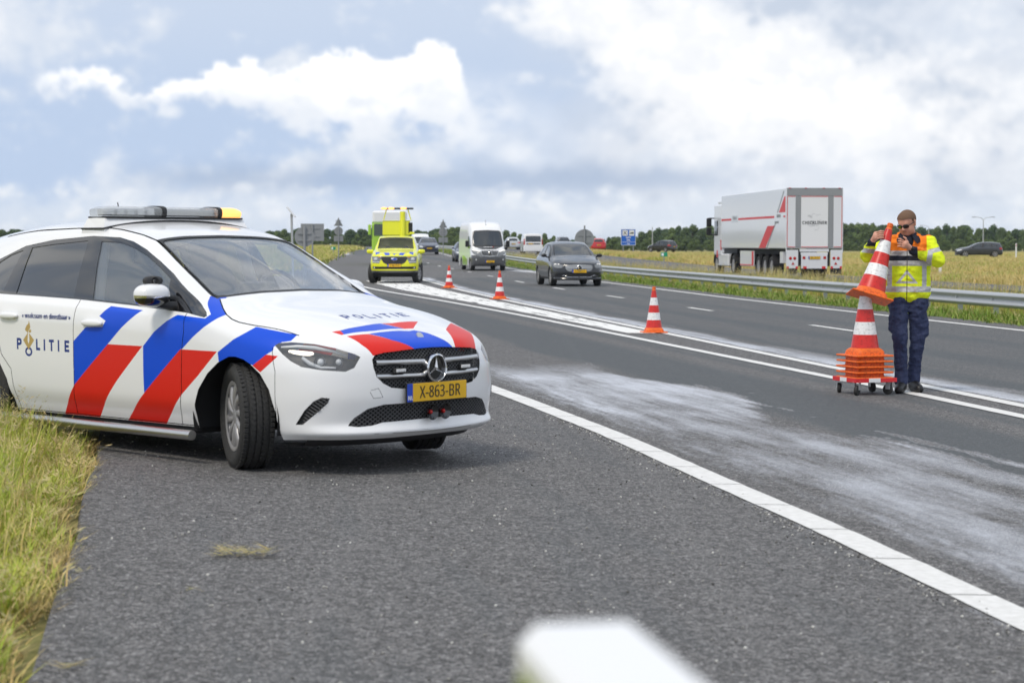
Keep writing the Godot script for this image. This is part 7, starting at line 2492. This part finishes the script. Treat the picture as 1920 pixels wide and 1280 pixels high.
func scatter(called: String, label: String, cat: String, mesh: Mesh, spots: Array) -> void:
	var mm := MultiMesh.new()
	mm.transform_format = MultiMesh.TRANSFORM_3D
	mm.use_colors = true
	mm.mesh = mesh
	mm.instance_count = spots.size()
	for i in spots.size():
		mm.set_instance_transform(i, spots[i][0])
		mm.set_instance_color(i, spots[i][1])
	var o := MultiMeshInstance3D.new()
	o.name = numbered(called)
	o.multimesh = mm
	o.material_override = M.blade
	add_child(o)
	tag(o, label, cat, "", "stuff")

func standing(x: float, d: float, s: float, sy: float) -> Transform3D:
	var b := Basis(Vector3.UP, rng.randf() * TAU).scaled(Vector3(s, sy, s))
	return Transform3D(b, Vector3(x, soil(x, d) - 0.01, -d))

func shade_of() -> Color:
	var v := rng.randf_range(0.8, 1.2)
	return Color(v * rng.randf_range(0.95, 1.08), v, v * rng.randf_range(0.85, 1.05))

func plants() -> void:
	var green := [Color(0.24, 0.36, 0.035), Color(0.36, 0.46, 0.05), Color(0.48, 0.52, 0.09), Color(0.58, 0.50, 0.19)]
	var fresh := [Color(0.12, 0.23, 0.025), Color(0.16, 0.28, 0.03), Color(0.22, 0.31, 0.045), Color(0.32, 0.32, 0.10)]
	var straw := [Color(0.74, 0.56, 0.27), Color(0.66, 0.49, 0.20), Color(0.57, 0.45, 0.17), Color(0.42, 0.40, 0.12)]
	# near verge by the police car, three kinds of tuft
	var kinds := [tuft(1, 26, 0.36, 0.10, 0.0034, 0.55, 0.06, green), tuft(2, 26, 0.29, 0.12, 0.0032, 0.8, 0.05, green + straw), tuft(3, 12, 0.50, 0.07, 0.0026, 0.35, 0.85, straw + green)]
	for k in 3:
		var spots := []
		rng.seed = 40 + k
		for i in ([2600, 2000, 420][k]):
			var d := rng.randf_range(4.5, 19.0)
			var v := pow(rng.randf(), 1.15) * 3.2
			var x := at(VERGE, d) - 0.13 - v + 0.12 * n2.get_noise_1d(d * 9.0)
			# nothing grows under the car
			var q := Vector2(x + 1.132, -d + 12.36)
			var along := q.x * sin(deg_to_rad(48.2)) + q.y * cos(deg_to_rad(48.2))
			var across := q.x * cos(deg_to_rad(48.2)) - q.y * sin(deg_to_rad(48.2))
			if absf(across) < 0.86 and along > -3.6 and along < 1.0: continue
			var short_ := 0.55 if v < 0.22 else 1.0
			spots.append([standing(x, d, rng.randf_range(0.8, 1.3), rng.randf_range(0.6, 1.1) * short_), shade_of()])
		scatter("verge_grass", ["long green grass on the verge at the left, beside the police car", "yellowing grass mixed into the verge at the left", "tall grass stems with seed heads on the left verge"][k], "grass", kinds[k], spots)
	# dead thatch and short straw where the verge creeps over the asphalt
	var thatch := tuft(4, 22, 0.16, 0.10, 0.003, 1.6, 0.0, straw + [Color(0.20, 0.15, 0.08), Color(0.28, 0.21, 0.11)])
	var edge := []
	rng.seed = 47
	for i in 900:
		var d := rng.randf_range(4.5, 13.0)
		var x := at(VERGE, d) - 0.08 - absf(rng.randfn()) * 0.22 + 0.12 * n2.get_noise_1d(d * 9.0)
		var t := standing(x, d, rng.randf_range(0.5, 1.1), rng.randf_range(0.25, 0.7))
		t.origin.y = maxf(t.origin.y, land(x, d) if x > at(VERGE, d) else t.origin.y)
		edge.append([t, shade_of()])
	scatter("dead_thatch", "short dead straw along the edge of the left verge", "grass", thatch, edge)
	# median strip
	var med := tuft(5, 22, 0.34, 0.22, 0.006, 0.6, 0.03, fresh)
	var spots := []
	rng.seed = 51
	for i in 16000:
		var d := 26.0 + pow(rng.randf(), 1.3) * 190.0
		var l := RIGHT_EDGE - 0.08 + rng.randf() * (FAR_NEAR - RIGHT_EDGE)
		var x := at(EDGE, d) + l
		spots.append([standing(x, d, rng.randf_range(0.8, 1.5) * (1.0 + d / 150.0), rng.randf_range(0.6, 1.15) * (0.5 if l < 1.15 else 1.0)), shade_of()])
	scatter("median_grass", "fresh green grass under the guard rail", "grass", med, spots)
	var tall := tuft(6, 12, 1.05, 0.16, 0.007, 0.4, 0.9, straw + green)
	spots = []
	rng.seed = 52
	for i in 3000:
		var d := 38.0 + rng.randf() * 110.0
		var x := at(EDGE, d) + rng.randf_range(2.3, 4.6)
		if n1.get_noise_1d(d * 7.0) < -0.05 and rng.randf() < 0.8: continue
		spots.append([standing(x, d, rng.randf_range(0.8, 1.4), rng.randf_range(0.6, 1.05)), shade_of()])
	scatter("median_weeds", "tall pale seeding grass behind the guard rail", "grass", tall, spots)
	# golden field beyond the far carriageway, and the meadow on the left
	var gold := tuft(7, 30, 0.42, 0.42, 0.009, 0.7, 0.3, straw)
	var goldg := tuft(8, 28, 0.42, 0.45, 0.012, 0.6, 0.1, green + straw)
	for k in 2:
		spots = []
		rng.seed = 60 + k
		for i in 75000:
			var d := 45.0 + pow(rng.randf(), 1.25) * 330.0
			var l := FAR_FAR + 0.3 + pow(rng.randf(), 1.3) * (40.0 + d * 0.42)
			var x := at(EDGE, d) + l
			if x > d * 0.31 + 3.0: continue
			var g := n1.get_noise_2d(x * 2.2, d * 2.2)
			if (k == 1) != (g > 0.08 or l < 1.6): continue
			spots.append([standing(x, d, rng.randf_range(0.8, 1.3) * (1.0 + d / 320.0), rng.randf_range(0.5, 1.0)), shade_of()])
		scatter("field_grass", ["golden dry grass covering the field on the right", "greener patches of grass in the field on the right"][k], "grass", gold if k == 0 else goldg, spots)
	spots = []
	rng.seed = 63
	for i in 16000:
		var d := 16.0 + pow(rng.randf(), 1.5) * 360.0
		var x := at(VERGE, d) - 0.1 - pow(rng.randf(), 1.2) * (9.0 + d * 0.27)
		if x < -d * 0.30 - 6.0: continue
		spots.append([standing(x, d, rng.randf_range(0.9, 1.7) * (1.0 + d / 140.0), rng.randf_range(0.6, 1.25)), shade_of()])
	scatter("meadow_grass", "yellow green meadow grass left of the curving road", "grass", goldg, spots)
	litter()
	grit()
	trees()

func grit() -> void:
	# loose chippings on the shoulder and along the lines
	var b := Mb.new()
	b.tinted = true
	b.lump(Vector3(0, 0.002, 0), Vector3(0.005, 0.0035, 0.004), 0.8, 6, 4)
	var spots := []
	rng.seed = 90
	for i in 1500:
		var d := rng.randf_range(5.5, 16.0)
		var x := lerpf(at(VERGE, d), at(SHOULDER, d), pow(rng.randf(), 0.8))
		if rng.randf() < 0.35: x = at(SHOULDER, d) - 0.11 - absf(rng.randfn()) * 0.05
		var v := rng.randf_range(0.06, 0.5) if rng.randf() < 0.8 else 0.75
		var t := Transform3D(Basis(Vector3.UP, rng.randf() * TAU).scaled(Vector3.ONE * rng.randf_range(0.5, 1.5)), Vector3(x, land(x, d) + 0.001, -d))
		spots.append([t, Color(v, v * 0.97, v * 0.92)])
	scatter("loose_grit", "loose pale chippings lying on the shoulder asphalt", "grit", b.mesh(), spots)

func litter() -> void:
	# torn grass lying on the asphalt
	var straw := [Color(0.62, 0.50, 0.20), Color(0.58, 0.44, 0.17), Color(0.44, 0.40, 0.12)]
	for a in [["small clump of dry cut grass lying on the asphalt", -1.19, 8.4, 130, 0.13], ["tiny green sprig on the asphalt near the lower left", -1.42, 6.1, 14, 0.03], ["single pale blade of straw on the asphalt", -1.25, 7.5, 3, 0.05]]:
		rng.seed = int(a[2] * 100)
		var b := Mb.new()
		b.tinted = true
		for k in a[3]:
			var c := Vector3(rng.randf_range(-1, 1) * a[4], 0.004 + rng.randf() * 0.03 * (1.0 if a[3] > 20 else 0.3), rng.randf_range(-0.5, 0.5) * a[4])
			var t := rng.randf_range(-0.6, 0.6) + (PI if rng.randf() < 0.5 else 0.0)
			var dir := Vector3(cos(t), rng.randf_range(0.0, 0.45), sin(t)) * rng.randf_range(0.03, 0.09)
			var q := Vector3(-sin(t), 0, cos(t)) * 0.0035
			b.col = straw[rng.randi() % 3]
			b.tri(c - q, c + q, c + dir)
		var o := part("grass_litter", b.mesh(), M.blade, self)
		o.position = Vector3(a[1], land(a[1], a[2]) + 0.003, -a[2])
		tag(o, a[0], "grass clump")

func tree_meshes(seed_: int, h: float, wide: float) -> Array:
	# trunk with limbs, and a crown of leaf clumps spread over uneven lobes
	rng.seed = seed_
	var t := Mb.new()
	var top := Vector3(rng.randf_range(-0.3, 0.3), h * 0.75, rng.randf_range(-0.3, 0.3))
	t.tube([Vector3(0, -0.2, 0), Vector3(0.05, h * 0.3, 0), top], [h * 0.022, h * 0.017, h * 0.006], 8)
	var lobes := []
	for k in 13:
		var a := rng.randf() * TAU
		var f := rng.randf()
		var y := h * lerpf(0.22, 0.90, f)
		var rr := wide * sin(PI * clampf(0.16 + f * 0.80, 0, 1)) * rng.randf_range(0.35, 0.8)
		var c := Vector3(cos(a) * rr, y, sin(a) * rr)
		lobes.append([c, wide * rng.randf_range(0.32, 0.52)])
		t.tube([Vector3(0, y * 0.6, 0), c * Vector3(0.6, 0.92, 0.6)], [h * 0.008, h * 0.003], 5, false)
	lobes.append([Vector3(0, h * 0.86, 0), wide * 0.4])
	var b := Mb.new()
	b.tinted = true
	for l in lobes:
		for i in 210:
			var d := Vector3(rng.randfn(), rng.randfn() * 0.85, rng.randfn()).normalized()
			var r: float = l[1] * (0.55 + 0.5 * rng.randf())
			var p: Vector3 = l[0] + d * r
			if p.y < h * 0.06: continue
			var n := (d + Vector3(rng.randfn(), rng.randfn(), rng.randfn()) * 0.6).normalized()
			var u := n.cross(Vector3.UP if absf(n.y) < 0.9 else Vector3.RIGHT).normalized() * h * 0.030 * rng.randf_range(0.6, 1.4)
			var v := n.cross(u.normalized()) * h * 0.026 * rng.randf_range(0.6, 1.4)
			var g := rng.randf_range(0.75, 1.25)
			b.col = Color(0.14 * g, 0.205 * g, 0.058 * g)
			b.tri(p - u, p + v * 0.7, p + u)
			b.tri(p - u, p + u, p - v)
	return [t.mesh(), b.mesh()]

func trees() -> void:
	var kinds := []
	for k in 6: kinds.append(tree_meshes(100 + k, 10.0, [3.2, 2.6, 3.8, 3.0, 2.3, 3.4][k]))
	var tints := []
	for c in [Color(1, 1, 1), Color(1.25, 1.2, 1.0), Color(0.75, 0.85, 0.85), Color(1.5, 1.45, 1.3)]:
		var m: StandardMaterial3D = M.leaf.duplicate()
		m.albedo_color = Color(c.r * 0.66, c.g * 0.66, c.b * 0.66).linear_to_srgb()
		tints.append(m)
	rng.seed = 9
	# front row told apart one by one, with the skyline of the photograph
	var sky := [0, 436, 60, 434, 110, 441, 500, 437, 560, 432, 640, 434, 700, 432, 790, 436, 860, 430, 900, 430, 960, 438, 1010, 440, 1040, 446, 1085, 448, 1120, 446, 1190, 436, 1240, 428, 1300, 426, 1345, 424, 1590, 420, 1640, 418, 1680, 422, 1760, 428, 1800, 420, 1850, 424, 1900, 430, 1930, 428]
	var px := -25.0
	var n := 0
	var counts := {}
	while px < 1945.0:
		# none where the police car and the truck hide them
		if px > 130.0 and px < 490.0: px = 490.0
		if px > 1355.0 and px < 1568.0: px = 1568.0
		var d := rng.randf_range(470.0, 560.0)
		var top := curve_at(sky, px) + rng.randf_range(-5.0, 7.0)
		var h := (459.0 - top) / 3600.0 * d + EYE + 0.3
		var x := (px - 960.0) / 3600.0 * d
		var k := rng.randi() % 6
		var pale := "pale " if n % 5 == 3 else "dark " if n % 3 == 1 else ""
		var o := thing("tree", "", "tree", Vector3(x, -0.3, -d), rng.randf() * TAU, "trees along the horizon")
		var where := "at the left edge above the police car's tail" if px < 130 else "behind the grey sign backs" if px < 690 else "behind the pickup and the navy SUV" if px < 870 else "behind the white vans" if px < 1030 else "near the round sign in the median" if px < 1160 else "between the blue sign and the truck" if px < 1355 else "just right of the truck" if px < 1700 else "right of the worker's head" if px < 1800 else "by the double street lamp"
		var nth: int = counts.get(where, 0)
		counts[where] = nth + 1
		o.set_meta("label", "%s %stree from the left %s" % [["first", "second", "third", "fourth", "fifth", "sixth", "seventh", "eighth", "ninth", "tenth", "eleventh", "twelfth", "thirteenth", "fourteenth", "fifteenth", "sixteenth"][mini(nth, 15)], pale, where])
		o.scale = Vector3(h / 10.0 * 0.95, h / 10.0, h / 10.0 * 0.95)
		part("trunk", kinds[k][0], M.bark, o)
		part("crown", kinds[k][1], tints[3 if pale == "pale " else 2 if pale == "dark " else rng.randi() % 2], o)
		px += rng.randf_range(11.0, 18.0)
		n += 1
	# the wood behind and the undergrowth before it, one mass
	for row in 2:
		var mm := MultiMesh.new()
		mm.transform_format = MultiMesh.TRANSFORM_3D
		mm.mesh = kinds[row * 2][1]
		var list := []
		for i in (330 if row == 0 else 300):
			var d := rng.randf_range(570.0, 700.0) if row == 0 else rng.randf_range(440.0, 470.0)
			var q := rng.randf_range(-60.0, 1980.0)
			var h := ((459.0 - curve_at(sky, q)) / 3600.0 * d + 2.0) * rng.randf_range(0.75, 0.98) if row == 0 else rng.randf_range(1.6, 3.2)
			list.append(Transform3D(Basis(Vector3.UP, rng.randf() * TAU).scaled(Vector3(h * 0.13, h * 0.1, h * 0.13)), Vector3((q - 960.0) / 3600.0 * d, -0.3 if q > 900.0 else 0.7, -d)))
		mm.instance_count = list.size()
		for i in list.size(): mm.set_instance_transform(i, list[i])
		var o := MultiMeshInstance3D.new()
		o.name = ["distant_wood", "undergrowth"][row]
		o.multimesh = mm
		o.material_override = tints[2 - row]
		add_child(o)
		tag(o, ["dense wood behind the row of trees", "low bushes along the foot of the trees"][row], "wood", "", "stuff")
